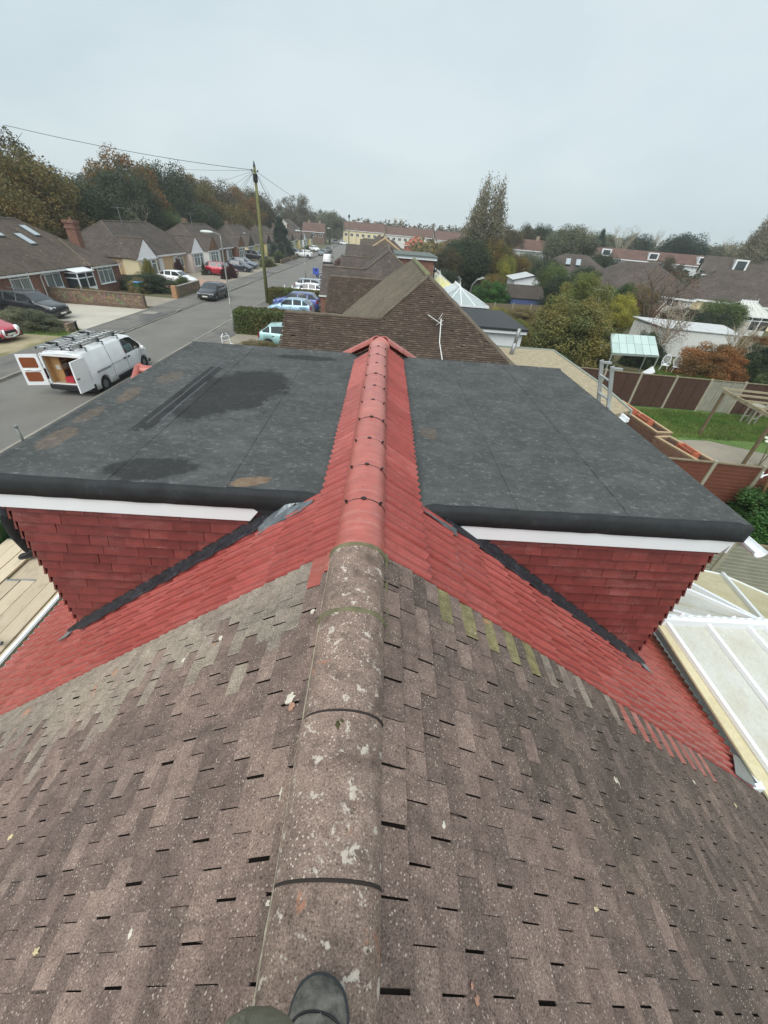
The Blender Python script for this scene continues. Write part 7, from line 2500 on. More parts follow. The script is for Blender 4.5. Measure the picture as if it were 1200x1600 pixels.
# white things in the near front garden
wf = empty('garden_seat_frame', (-9.5, 25.4, .08), R(60), 'white metal seat frame standing near the felt roof edge', 'chair')
for s in (-1, 1):
    m = MB(); m.tube([(s*.3, 0, 0), (s*.3, .05, .45), (s*.28, .12, .95), (s*.1, .15, 1.1)], .028, 6); m.build('back_leg', M_WHITE, wf)
    m = MB(); m.tube([(s*.3, -.45, 0), (s*.3, -.43, .45), (s*.3, .05, .48)], .028, 6); m.build('front_leg', M_WHITE, wf)
for zz in (.45, .7, .95):
    m = MB(); m.tube([(-.3, .06+.06*zz, zz), (.3, .06+.06*zz, zz)], .025, 6); m.build('rail', M_WHITE, wf)
sk = empty('boat_hull', (-7.6, 23.1, .1), R(4), 'upturned rounded white shell lying beyond the felt roof edge', 'boat')
m = MB(); V = []; F = []; N = 16
for i in range(13):
    t = i/12; w = .62*math.sin(math.pi*min(1, .12+.85*t))**.5; h = .78*math.sin(math.pi*(.10+.8*t))**.4
    for k in range(N+1):
        a = math.pi*k/N; V.append((-1.4+2.8*t, -w*math.cos(a), h*math.sin(a)**.7))
for i in range(12):
    for k in range(N): F.append((i*(N+1)+k, (i+1)*(N+1)+k, (i+1)*(N+1)+k+1, i*(N+1)+k+1))
F.append(tuple(range(N+1))); F.append(tuple(reversed(range(12*(N+1), 13*(N+1)))))
m.add(V, F); m.build('hull', M_WHITE, sk, smooth=True)
m = MB(); m.bar((-1.3, 0, .76), (1.3, 0, .80), .05, .05); m.build('keel', M_WHITE2, sk)
pot = empty('stone_pot', (-9.1, 23.0, .08), 0, 'cream stone pot beside the rounded white shell', 'pot')
m = MB(); m.tube([(0, 0, 0), (0, 0, .3), (0, 0, .55)], [.22, .34, .38], 12); m.build('pot', plain('cream_stone', (220, 208, 176), .9, .1), pot, smooth=True)
m = MB(); m.tube([(0, 0, .53), (0, 0, .60)], .42, 12); m.build('rim', plain('cream_stone', (220, 208, 176)), pot)

# wheelie bin
def bin_(x, y, label):
    b = empty('wheelie_bin', (x, y, .09), R(-10), label, 'bin')
    m = MB(); m.extrude([(-.24, -.27, 0), (.24, -.27, 0), (.29, -.33, 1.0), (-.29, -.33, 1.0)], (0, .58, 0)); m.build('body', plain('dark_green_plastic', (44, 84, 54), .5), b)
    m = MB(); m.extrude([(-.31, -.36, 1.0), (.31, -.36, 1.0), (.29, -.30, 1.08), (-.29, -.30, 1.08)], (0, .68, 0)); m.build('lid', plain('blue_plastic', (70, 128, 176), .45), b)
    for s in (-1, 1):
        m = MB(); m.tube([(s*.22, .30, .1), (s*.28, .30, .1)], .1, 10); m.build('wheel', M_TYRE, b)
bin_(-24.4, 44.1, 'green wheelie bin with a blue lid among shrubs')
bin_(-25.2, 44.0, 'green wheelie bin left of the blue lidded one') if False else None

# ------------------------------------------------------------------ garden fences, slat by slat near, panels beyond
M_FENCE = plain('dark_fence_boards', (80, 58, 48), .9, .2, 4, .5, 30)
M_FENCER = plain('red_brown_fence', (112, 66, 50), .9, .15, 4, .4, 30)
M_FENCEG = plain('grey_fence_boards', (150, 148, 134), .9, .15, 4, .4, 30)
M_FPOST = plain('concrete_post', (158, 152, 134), .9, .15, 4)
bd = MB(); bd.box((0, 0, 0), (1.84, .022, .165)); BOARD = bd.mesh('fence_board')
bd2 = MB(); bd2.box((0, 0, 0), (.045, .035, 1.66)); BATT = bd2.mesh('batten')
def fence(name, pts, mats, label, h=1.75, battens=True):
    p0 = Vector((*pts[0], 0)); fr = empty(name, p0, 0, label, 'fence')
    for i in range(len(pts)-1):
        a = Vector((*pts[i], 0)); b = Vector((*pts[i+1], 0)); d = b-a; ang = math.atan2(d.y, d.x); c = (a+b)/2 - p0
        post = MB(); post.box((0, 0, h/2+.03), (.11, .10, h+.1)); post.build('fence_post', M_FPOST, fr).location = a-p0
        nb = 12
        for k in range(nb):
            z = .12 + (h-.15)*(k+.5)/nb
            o = put('fence_board', BOARD, mats[i], fr, (c.x, c.y, z), (R(7), 0, ang + rng.gauss(0, .002)))
            o.scale = ((d.length-.1)/1.84, 1, 1)
            o.material_slots[0].link = 'OBJECT'; o.material_slots[0].material = mats[i]
        if battens:
            for q in (.33, .66):
                P = a.lerp(b, q)-p0
                o = put('batten', BATT, mats[i], fr, (P.x - .03*math.sin(-ang), P.y-.035, h/2+.05), (0, 0, ang))
                o.material_slots[0].link = 'OBJECT'; o.material_slots[0].material = mats[i]
        cp = MB(); cp.bar(a-p0+Vector((0, 0, h+.02)), b-p0+Vector((0, 0, h+.02)), .09, .04); cp.build('capping_rail', M_WOOD, fr)
    post = MB(); post.box((0, 0, h/2+.03), (.11, .10, h+.1)); post.build('fence_post', M_FPOST, fr).location = Vector((*pts[-1], 0))-p0
    return fr
fence('garden_fence', [(10.3, 21.35), (12.15, 21.15), (14.0, 20.95), (15.85, 20.8), (17.7, 20.7), (19.5, 20.6), (21.3, 20.5), (23.1, 20.4)], [M_FENCE, M_FENCE, M_FENCE, M_FENCE, M_FENCEG, M_FENCE, M_FENCE], 'back garden fence of dark panels with one pale grey panel')
fence('garden_fence', [(9.1, 10.95), (10.85, 10.85), (12.35, 10.70), (13.85, 10.55), (15.6, 10.4), (17.4, 10.3), (19.2, 10.2)], [M_FENCER]*6, 'low red brown fence with white posts beyond the felt corner', battens=False)
fence('garden_fence', [(7.0, 7.4), (8.8, 7.1), (10.6, 6.8), (12.4, 6.5)], [M_FENCEG]*3, 'grey fence just beyond the white gutter end', h=1.5, battens=False) if True else None

# ---- raised brick planters, bricks laid one by one
bk = MB(); bk.box((0, 0, 0), (.215, .1025, .065)); BRK = bk.mesh('brick')
M_BR1 = plain('planter_brick', (122, 92, 76), .9, .25, 7, .4, 40)
M_BRT = plain('planter_brick_edge', (176, 152, 120), .9, .2, 7)
M_TERRA = plain('terracotta', (186, 104, 76), .8, .1, 5)
M_SOIL = plain('planter_soil', (58, 48, 38), .95, .3, 10)
BRK.materials.append(M_BR1)
def planter(cx, cy, L_, W_, ang, h, label, seed):
    rg = random.Random(seed)
    p = empty('brick_planter', (cx, cy, .06), ang, label, 'planter', 'raised brick planters by the lawn')
    core = MB(); t = .10
    for (lo, hi) in (((-L_/2+.02, -W_/2+.02, 0), (L_/2-.02, -W_/2+.08, h)), ((-L_/2+.02, W_/2-.08, 0), (L_/2-.02, W_/2-.02, h)), ((-L_/2+.02, -W_/2+.02, 0), (-L_/2+.08, W_/2-.02, h)), ((L_/2-.08, -W_/2+.02, 0), (L_/2-.02, W_/2-.02, h))):
        core.b2(lo, hi)
    core.build('mortar', M_MORTG, p)
    rows_ = int(h/.075); n = 0
    extra = MB()
    for r_ in range(rows_):
        z = .0375 + r_*.075
        for side in range(4):
            ln = L_ if side < 2 else W_
            k = int(ln/.225)
            for i in range(k):
                q = -ln/2 + .1125 + i*.225 + (.11 if r_ % 2 and i < k-1 else 0)
                if side == 0: pos = (q, -W_/2+.05, z); a = 0
                elif side == 1: pos = (q, W_/2-.05, z); a = 0
                elif side == 2: pos = (-L_/2+.05, q, z); a = math.pi/2
                else: pos = (L_/2-.05, q, z); a = math.pi/2
                if n < 290:
                    put('brick', BRK, None, p, (pos[0]+rg.uniform(-.003, .003), pos[1]+rg.uniform(-.003, .003), pos[2]), (0, 0, a+rg.uniform(-.02, .02))); n += 1
                else:
                    extra.box(pos, (.215, .1025, .065), rz=a)
    if extra.V: extra.build('bricks', M_BR1, p)['kind'] = 'stuff'
    c = MB()
    for yy in (-W_/2+.05, W_/2-.05): c.box((0, yy, h+.02), (L_, .12, .04))
    for xx in (-L_/2+.05, L_/2-.05): c.box((xx, 0, h+.021), (.12, W_-.25, .04))
    c.build('coping', M_BRT, p)
    s = MB(); s.b2((-L_/2+.09, -W_/2+.09, .1), (L_/2-.09, W_/2-.09, h-.12)); s.build('soil', M_SOIL, p)
    return p, h
pl_ang = math.atan2(15.5-19.3, 12.45-12.0)
planter(12.3, 17.35, 3.9, .75, math.atan2(-3.6, .25), .72, 'longer raised brick planter with terracotta trays, farther from the camera', 1)
planter(12.35, 13.9, 2.3, .75, math.atan2(-2.2, .5), .72, 'shorter raised brick planter with weeds, nearer the brown fence', 2)
for (x, y, lb) in ((12.25, 18.1, 'terracotta trough in the longer planter, farther end'), (12.35, 16.9, 'terracotta trough in the middle of the longer planter'), (12.4, 13.8, 'terracotta trough in the shorter planter')):
    r = empty('trough', (x, y, .66), math.atan2(-3.6, .25), lb, 'trough')
    m = MB(); m.extrude([(-.42, -.13, 0), (.42, -.13, 0), (.46, -.17, .22), (-.46, -.17, .22)], (0, .05, 0)); m.extrude([(-.42, .10, 0), (.42, .10, 0), (.46, .14, .22), (-.46, .14, .22)], (0, .05, 0)); m.b2((-.46, -.16, 0), (-.40, .16, .22)); m.b2((.40, -.16, 0), (.46, .16, .22)); m.b2((-.42, -.12, 0), (.42, .12, .05))
    m.build('tray', M_TERRA, r)
    m = MB(); m.b2((-.4, -.1, .05), (.4, .1, .15)); m.build('soil', M_SOIL, r)

# ---- pergola
pg = empty('pergola', (16.2, 16.0, .06), 0, 'weathered timber pergola frame over the lawn at right', 'pergola')
opg = Vector((16.2, 16.0, .06))
M_PERG = plain('pergola_timber', (156, 146, 120), .9, .2, 5, .4, 30)
A_ = Vector((15.6, 17.3, 2.2)); B_ = Vector((15.25, 14.1, 2.2)); C_ = Vector((20.5, 16.6, 2.2)); D_ = Vector((20.2, 13.4, 2.2))
for P in (A_, B_, C_, D_):
    m = MB(opg); m.bar((P.x+.15, P.y+.1, .05), (P.x+.15, P.y+.1, 2.15), .10, .10); m.build('post', plain('pergola_post', (116, 100, 76), .9, .2, 5), pg)
m = MB(opg); m.bar(A_, B_, .06, .14); m.build('beam', M_PERG, pg)
m = MB(opg); m.bar(C_, D_, .06, .14); m.build('beam', M_PERG, pg)
for i in range(5):
    t = i/4
    m = MB(opg); m.bar(A_.lerp(B_, t)+Vector((-.15, 0, .10)), C_.lerp(D_, t)+Vector((.15, 0, .10)), .05, .08); m.build('rafter', M_PERG, pg)
# garden bench frame under it
gb = empty('garden_stool', (19.6, 19.3, .06), R(20), 'grey wooden stool frame by the back fence under the pergola', 'stool')
for x in (-.25, .25):
    for y in (-.2, .2):
        m = MB(); m.bar((x, y, 0), (x, y, .95), .06, .06); m.build('leg', M_FENCEG, gb)
m = MB(); m.b2((-.32, -.27, .95), (.32, .27, 1.0)); m.build('seat', M_FENCEG, gb)
for y in (-.2, .2):
    m = MB(); m.bar((-.25, y, .35), (.25, y, .35), .04, .05); m.build('stretcher', M_FENCEG, gb)
# rotary post with white bird feeder
wp = empty('wooden_post', (12.35, 10.35, 0), 0, 'slim leaning wooden post with a white bracket before the brown fence', 'post')
m = MB(); m.tube([(-.1, -.55, 0), (-.1, -.1, 1.6), (-.05, .05, 2.35)], [.05, .045, .035], 8); m.build('post', plain('old_post', (112, 84, 56), .9, .2, 6), wp, smooth=True)
m = MB(); m.tube([(-.12, .05, 2.33), (.04, .06, 2.42)], [.06, .05], 8); m.build('post_head', M_FENCE, wp)
m = MB(); m.tube([(-.1, -.02, 1.75), (-.32, -.02, 1.65), (-.35, -.02, 1.8)], .022, 6); m.tube([(-.38, -.1, 1.66), (-.2, .05, 1.66)], .03, 6); m.build('bracket', M_WHITE, wp)

# ---- lean-to frame with tinted roof, clutter, chairs
gl = empty('lean_to_frame', (16.0, 26.0, 0), 0, 'metal framed lean-to with green tinted clear roof panels in the next garden', 'lean-to')
og = Vector((16.0, 26.0, 0))
q00 = Vector((13.75, 24.0, 2.05)); q10 = Vector((16.7, 24.2, 2.05)); q01 = Vector((15.35, 27.9, 2.45)); q11 = Vector((18.5, 28.1, 2.45))
M_TINT = NT('tinted_panel').out(lin((186, 208, 200)), .2)
for i in range(6):
    for j in range(2):
        P = [q00.lerp(q10, i/6).lerp(q01.lerp(q11, i/6), j/2), q00.lerp(q10, (i+.96)/6).lerp(q01.lerp(q11, (i+.96)/6), j/2), q00.lerp(q10, (i+.96)/6).lerp(q01.lerp(q11, (i+.96)/6), (j+.97)/2), q00.lerp(q10, i/6).lerp(q01.lerp(q11, i/6), (j+.97)/2)]
        m = MB(og); m.extrude(P, (0, 0, .02)); m.build('roof_panel', M_TINT if (i+j) % 3 else plain('tinted_panel_b', (172, 196, 188), .25), gl)
m = MB(og)
for a, b in ((q00, q10), (q01, q11), (q00, q01), (q10, q11)): m.bar(a-Vector((0, 0, .06)), b-Vector((0, 0, .06)), .07, .07)
for p in (q00, q10, q01, q11): m.bar((p.x, p.y, 0), (p.x, p.y, p.z-.05), .06, .06)
m.bar((13.3, 24.6, 0), (14.8, 27.4, 1.9), .05, .05); m.bar((13.0, 25.2, 0), (14.4, 27.6, 1.7), .05, .05)
m.build('frame', plain('frame_metal', (140, 150, 142), .5), gl)
m = MB(og); m.extrude([(13.2, 26.2, 1.0), (14.3, 27.4, 1.0), (14.6, 28.1, 1.75), (13.6, 27.0, 1.75)], (0, 0, .03)); m.build('side_sheet', plain('green_sheet', (46, 110, 84), .6), gl)
def slab_thing(nm, loc, dims, rot, mat, label, cat):
    r = empty(nm, loc, 0, label, cat); r.rotation_euler = rot
    m = MB(); m.box((0, 0, 0), dims); m.build('sheet', mat, r)
    m = MB()
    for s in (-1, 1): m.bar((-dims[0]/2, s*dims[1]/2, 0), (dims[0]/2, s*dims[1]/2, 0), .04, .05)
    m.build('rim', M_WHITE2, r)
slab_thing('white_door', (15.4, 23.3, .85), (1.9, .65, .05), (R(20), R(-48), R(-30)), M_WHITE, 'white door leaf leaning under the green tinted lean-to', 'door')
slab_thing('workbench', (16.0, 22.1, .75), (2.7, .5, .06), (0, 0, R(-3)), M_CORR, 'pale plank workbench covered in clutter behind the dark fence', 'bench')
for i, (x, y, dx, c, lb) in enumerate([(15.2, 22.2, .5, 0, 'white plastic crate lying on the cluttered workbench'), (16.1, 22.1, .6, 1, 'grey metal part on the middle of the workbench'), (16.9, 22.2, .4, 0, 'white bowl shaped tub on the right end of the workbench'), (13.6, 22.6, .9, 2, 'black sack heaped behind the left end of the dark fence')]):
    r = empty(['plastic_crate', 'metal_part', 'white_tub', 'black_sack'][i], (x, y, .80 if i < 3 else 0.05), R(20*i), lb, ['crate', 'scrap', 'tub', 'sack'][i])
    m = MB()
    if i == 3: m.blob((0, 0, .4), (.6, .5, .45), 12, 8, .12, 3)
    elif i == 2: m.tube([(0, 0, 0), (0, 0, .12), (0, 0, .22)], [.12, .2, .24], 12)
    elif i == 0: m.box((0, 0, .1), (dx, .3, .2)); m.box((0, 0, .2), (dx+.05, .34, .03))
    else: m.tube([(-.3, 0, .05), (0, .1, .12), (.3, -.05, .05)], .05, 8); m.box((0, 0, .06), (.3, .2, .1))
    m.build('body', [M_WHITE, M_GREYM, M_BLACK][c], r)
def garden_chair(x, y, rz, label):
    c = empty('garden_chair', (x, y, .05), rz, label, 'chair', 'white garden chairs')
    m = MB(); m.tube([(0, 0, .42), (0, 0, .45)], .25, 14); m.build('seat', M_WHITE, c)
    m = MB()
    for i in range(16):
        a0, a1 = [2*math.pi*(i+q)/16 for q in (0, 1)]
        m.tube([(.25*math.cos(a0), .24+.05*math.sin(a0), .78+.30*math.sin(a0)), (.25*math.cos(a1), .24+.05*math.sin(a1), .78+.30*math.sin(a1))], .022, 5)
    for i in range(5):
        xx = -.17+.085*i; hh = .28*math.sqrt(max(0, 1-(xx/.25)**2))
        m.tube([(xx, .23, .78-hh), (xx, .26, .78+hh)], .016, 4)
    m.build('backrest', M_WHITE, c)
    for i, (a, b) in enumerate(((-.2, -.2), (.2, -.2), (-.2, .2), (.2, .2))):
        m = MB(); m.tube([(a*.8, b*.8, .42), (a*1.3, b*1.3, 0)], .022, 5); m.build('leg', M_WHITE, c)
    for s in (-1, 1):
        m = MB(); m.tube([(s*.24, .22, .66), (s*.28, -.12, .64), (s*.22, -.2, .42)], .02, 5); m.build('armrest', M_WHITE, c)
garden_chair(20.75, 29.0, R(-30), 'left one of the two white garden chairs, half behind the other')
garden_chair(21.35, 28.6, R(-20), 'right one of the two white garden chairs, next to the orange hedge')
tc_ = empty('turquoise_cover', (28.6, 40.0, 0), R(-20), 'domed turquoise cover behind the long pale shed', 'cover')
m = MB(); m.blob((0, 0, .6), (1.5, 1.0, 1.2), 14, 8, .04, 5); m.build('cover', plain('turquoise_sheet', (140, 214, 206), .5, .1), tc_, smooth=True)
m = MB(); m.tube([(-1.5, 0, .6), (0, 0, 1.84), (1.5, 0, .6)], .04, 5); m.build('ridge_pole', M_WHITE, tc_)
# trellis with pale plants on the back fence
cowp = empty('cow_parsley', (16.2, 14.3, .07), 0, 'tall weed with flat white flower heads beside the garden path', 'plant')
for i in range(4):
    m = MB(); a = i*1.7; m.tube([(0, 0, 0), (.1*math.cos(a), .1*math.sin(a), .6), (.3*math.cos(a), .3*math.sin(a), 1.1)], [.015, .01, .006], 4); m.build('stem', M_WOOD, cowp)
    m = MB(); m.blob((.3*math.cos(a), .3*math.sin(a), 1.12), (.2, .2, .03), 10, 4, .2, i); m.build('flower_head', plain('flower_white', (214, 218, 200), .8), cowp)

# ---- ladder against the dormer
ld = empty('ladder', (3.95, 5.75, 0), 0, 'aluminium ladder leaning on the edge of the right hand felt roof', 'ladder')
ol = Vector((3.95, 5.75, 0))
top_y = (5.80, 6.14)
def lpt(t, yy): # from ground out at x=4.95 to roof edge x=3.40 and above
    return Vector((5.25 - 1.85*t, yy, 5.62*t)) 
for yy in top_y:
    m = MB(ol); m.bar(lpt(.0, yy), lpt(1.0, yy), .055, .028, up=(0, 1, 0)); m.build('stile', M_ALU, ld)
    m = MB(ol); m.bar(lpt(1.0, yy)-Vector((0, 0, .03)), lpt(1.0, yy)+Vector((.16, 0, -.03)), .05, .03); m.build('stand_off', M_ALU, ld)
for i in range(20):
    m = MB(ol); m.tube([lpt((i+.6)/20.4, top_y[0]), lpt((i+.6)/20.4, top_y[1])], .017, 6); m.build('rung', M_ALU, ld)
gd = empty('gutter_tray', (3.62, 5.55, 4.95), 0, 'small white tray hung beside the ladder at the felt edge', 'tray')
m = MB(); m.b2((-.18, -.1, -.05), (.15, .1, -.02)); m.b2((-.18, -.1, -.05), (-.15, .1, .04)); m.b2((.12, -.1, -.05), (.15, .1, .04)); m.build('tray', M_WHITE, gd)
m = MB(); m.tube([(-.05, .2, .06), (-.35, .2, .08)], .02, 5); m.build('hook', M_BLACK, gd)

# ---- scaffold on the left
sc_ = empty('scaffold', (-5.8, 3.8, 0), 0, 'scaffold of pale boards and grey tubes below the left eaves', 'scaffold')
osc = Vector((-5.8, 3.8, 0))
M_BOARDS = None
def mat_board():
    t = NT('scaffold_board'); v = t.pos((1, .12, 1)); r = t.rnd()
    g = t.noise(v, 22, 5, .65, .6)
    col = t.mix(g, lin((190, 174, 146)), lin((214, 202, 178)))
    col = t.mix(1.0, col, t.ramp(r, [(0, .78), (1, 1.08)]), 'MULTIPLY')
    dirt = t.noise(t.pos((1, .5, 1)), 6, 5, .7)
    col = t.mix(t.ramp(dirt, [(.55, 0), (.75, .5)]), col, lin((118, 104, 84)))
    return t.out(col, .85, t.bump(g, .3, .005))
M_BOARDS = mat_board()
bx0 = -6.58
for i, (ya_, yb_, dz) in enumerate([(-1.5, 5.32, 0), (-1.5, 6.6, .004), (-1.5, 6.2, 0), (-1.4, 4.62, .003), (-1.4, 4.6, -.003), (-1.45, 6.3, 0), (-1.45, 6.2, .004), (-1.45, 6.3, -.02)]):
    x = bx0 + .232*i + (.03 if i >= 3 else 0)
    yb2 = [5.32, 6.4, 6.4, 4.35, 4.38, 6.4, 6.4, 6.4][i]
    m = MB(osc); m.b2((x, ya_, 1.95+dz), (x+(.222 if i < 7 else .10), yb2, 1.99+dz)); b = m.build('board', M_BOARDS, sc_, bevel=.004)
    m = MB(osc); m.b2((x-.001, yb2-.03, 1.948+dz), (x+(.223 if i < 7 else .101), yb2+.002, 1.992+dz)); m.build('end_band', M_GREYM, b)
m = MB(osc); m.b2((-5.9, 4.42, 1.88), (-5.1, 6.3, 1.93)); m.build('lower_board', M_BOARDS, sc_)
for (a, b) in (((-8.2, 3.22, 2.08), (-4.93, 3.14, 2.08)), ((-8.2, 2.82, 2.06), (-5.0, 2.90, 2.06))):
    m = MB(osc); n = 14
    m.tube([a, b], .026, 14, cap=False); m.tube([b, Vector(b)+Vector((.001, 0, 0))], .012, 8); m.build('tube', M_GREYM, sc_, smooth=True)
for x, y in ((-6.7, 5.9), (-6.7, 1.0), (-4.98, 1.0), (-6.7, -1.4)):
    m = MB(osc); m.tube([(x, y, 0), (x, y, 1.9 if x > -5 else 3.1)], .026, 10); m.build('standard', M_GREYM, sc_)
m = MB(osc)
for y in (-1.0, 1.0, 3.6, 5.9): m.tube([(-6.9, y, 1.91), (-4.85, y, 1.91)], .026, 8)
m.build('transom', M_GREYM, sc_)
gn = empty('green_tub', (-6.9, 5.35, 1.0), 0, 'dark green tub beyond the scaffold boards at the left edge', 'tub')
m = MB(); m.tube([(0, 0, 0), (0, 0, 1.3)], [.25, .30], 12); m.build('tub', plain('deep_green', (30, 70, 36), .6), gn)
m = MB(); m.tube([(0, 0, 1.28), (0, 0, 1.33)], .33, 12); m.build('rim', plain('deep_green', (30, 70, 36)), gn)

# ------------------------------------------------------------------ people
def cloth(name, rgb, folds=.5):
    t = NT(name); v = t.pos()
    n = t.noise(t.pos((1, 1, .5)), 14, 4, .6, .6)
    col = t.mix(1.0, lin(rgb), t.ramp(n, [(.3, .78), (.7, 1.15)]), 'MULTIPLY')
    return t.out(col, .9, t.bump(n, folds, .03))
M_SKIN = plain('skin', (196, 150, 126), .55, .06, 6)
M_KHAKI = cloth('olive_trousers', (124, 122, 104), 1.0); M_JACK = cloth('dark_jacket', (52, 56, 62)); M_BLKT = cloth('black_trousers', (24, 25, 28)); M_HAIR = plain('brown_hair', (62, 46, 36), .8, .2, 20)
def skin_mesh(name, P, E, Rr, mat, parent, root=0, sub=2):
    me = bpy.data.meshes.new(name); me.from_pydata(P, E, []); me.update()
    o = put(name, me, mat, parent)
    sk_ = o.modifiers.new('skin', 'SKIN'); sk_.use_smooth_shade = True
    for i, r_ in enumerate(Rr):
        me.skin_vertices[0].data[i].radius = (r_, r_) if not isinstance(r_, tuple) else r_
    me.skin_vertices[0].data[root].use_root = True
    s2 = o.modifiers.new('sub', 'SUBSURF'); s2.levels = sub; s2.render_levels = sub
    return o
def person(name, loc, rz, label, tall, legs, arms, top_m, leg_m, lean=0.0, head=True):
    """one continuous body; legs: for each side (knee, ankle, toe) in body space"""
    r = empty(name, loc, rz, label, 'person')
    hip = Vector((0, 0, .93)); 
    P = [hip, Vector((0, lean*.3, 1.12)), Vector((0, lean*.8, 1.35)), Vector((0, lean, 1.50)), Vector((0, lean*1.05, 1.57)), Vector((0, lean*1.1+.01, 1.66))]
    E = [(0, 1), (1, 2), (2, 3), (3, 4), (4, 5)]
    Rr = [(.15, .11), (.14, .10), (.165, .11), (.10, .08), .055, .06]
    for s, (k, a) in zip((-1, 1), legs):
        b = len(P); P += [Vector((s*.10, 0, .88)), Vector(k), Vector(a)]
        E += [(0, b), (b, b+1), (b+1, b+2)]; Rr += [.095, .062, .045]
    for s, (el, wr_) in zip((-1, 1), arms):
        b = len(P); P += [Vector((s*.19, lean, 1.45)), Vector(el), Vector(wr_)]
        E += [(2, b), (b, b+1), (b+1, b+2)]; Rr += [.058, .042, .03]
    body = skin_mesh('body', [tuple(p) for p in P], E, Rr, top_m, r)
    # trousers as clothing over the legs
    for s, (k, a) in zip((-1, 1), legs):
        hp = Vector((s*.10, 0, .93)); k = Vector(k); a = Vector(a)
        skin_mesh('trouser_leg', [tuple(hp), tuple(hp.lerp(k, .5)), tuple(k), tuple(k.lerp(a, .5)), tuple(a+Vector((0, 0, .02)))], [(0, 1), (1, 2), (2, 3), (3, 4)], [.115, .10, .080, .074, .072], leg_m, r)
    # head
    hz = 1.72; hc = Vector((0, lean*1.15+.015, hz))
    m = MB(); m.blob(hc, (.078, .10, .118), 20, 14); m.blob(hc+Vector((0, .02, -.07)), (.052, .066, .055), 14, 8); m.blob(hc+Vector((0, .105, -.012)), (.014, .022, .024), 8, 6)
    for s in (-1, 1): m.blob(hc+Vector((s*.078, -.005, -.01)), (.012, .024, .034), 8, 6)
    hd = m.build('head', M_SKIN, r, smooth=True)
    m = MB(); m.blob(hc+Vector((0, -.018, .026)), (.086, .100, .108), 18, 12, .02, 2); m.build('hair', M_HAIR, r, smooth=True)
    for s in (-1, 1):
        m = MB(); m.blob(hc+Vector((s*.03, .092, .012)), (.012, .007, .007), 8, 6); m.build('eye', M_BLACK, hd)
    m = MB(); m.tube([hc+Vector((-.022, .095, -.05)), hc+Vector((.022, .095, -.05))], .005, 5); m.build('mouth', plain('lips', (150, 90, 84)), hd)
    # hands with five fingers, curled a little
    for s, (el, wr_) in zip((-1, 1), arms):
        el = Vector(el); w = Vector(wr_); d = (w-el).normalized(); sd = Vector((0, 1, 0)); sd = (sd-d*sd.dot(d)).normalized(); nr = d.cross(sd)
        hnd = skin_mesh('hand', [tuple(w), tuple(w+d*.045), tuple(w+d*.085)], [(0, 1), (1, 2)], [(.022, .018), (.036, .014), (.036, .012)], M_SKIN, r, sub=1)
        for i in range(4):
            b0 = w+d*.07+sd*(.026-.0175*i); ln = (.068, .076, .070, .055)[i]
            c = nr*(-s)
            skin_mesh('finger', [tuple(b0-w*0), tuple(b0+d*ln*.45+c*.006), tuple(b0+d*ln*.8+c*.022), tuple(b0+d*ln*.95+c*.040)], [(0, 1), (1, 2), (2, 3)], [.009, .0085, .008, .007], M_SKIN, hnd, sub=1)
        b0 = w+d*.02+sd*.03
        skin_mesh('thumb', [tuple(b0), tuple(b0+d*.03+sd*.022), tuple(b0+d*.055+sd*.024-nr*s*.01)], [(0, 1), (1, 2)], [.011, .010, .008], M_SKIN, hnd, sub=1)
    return r

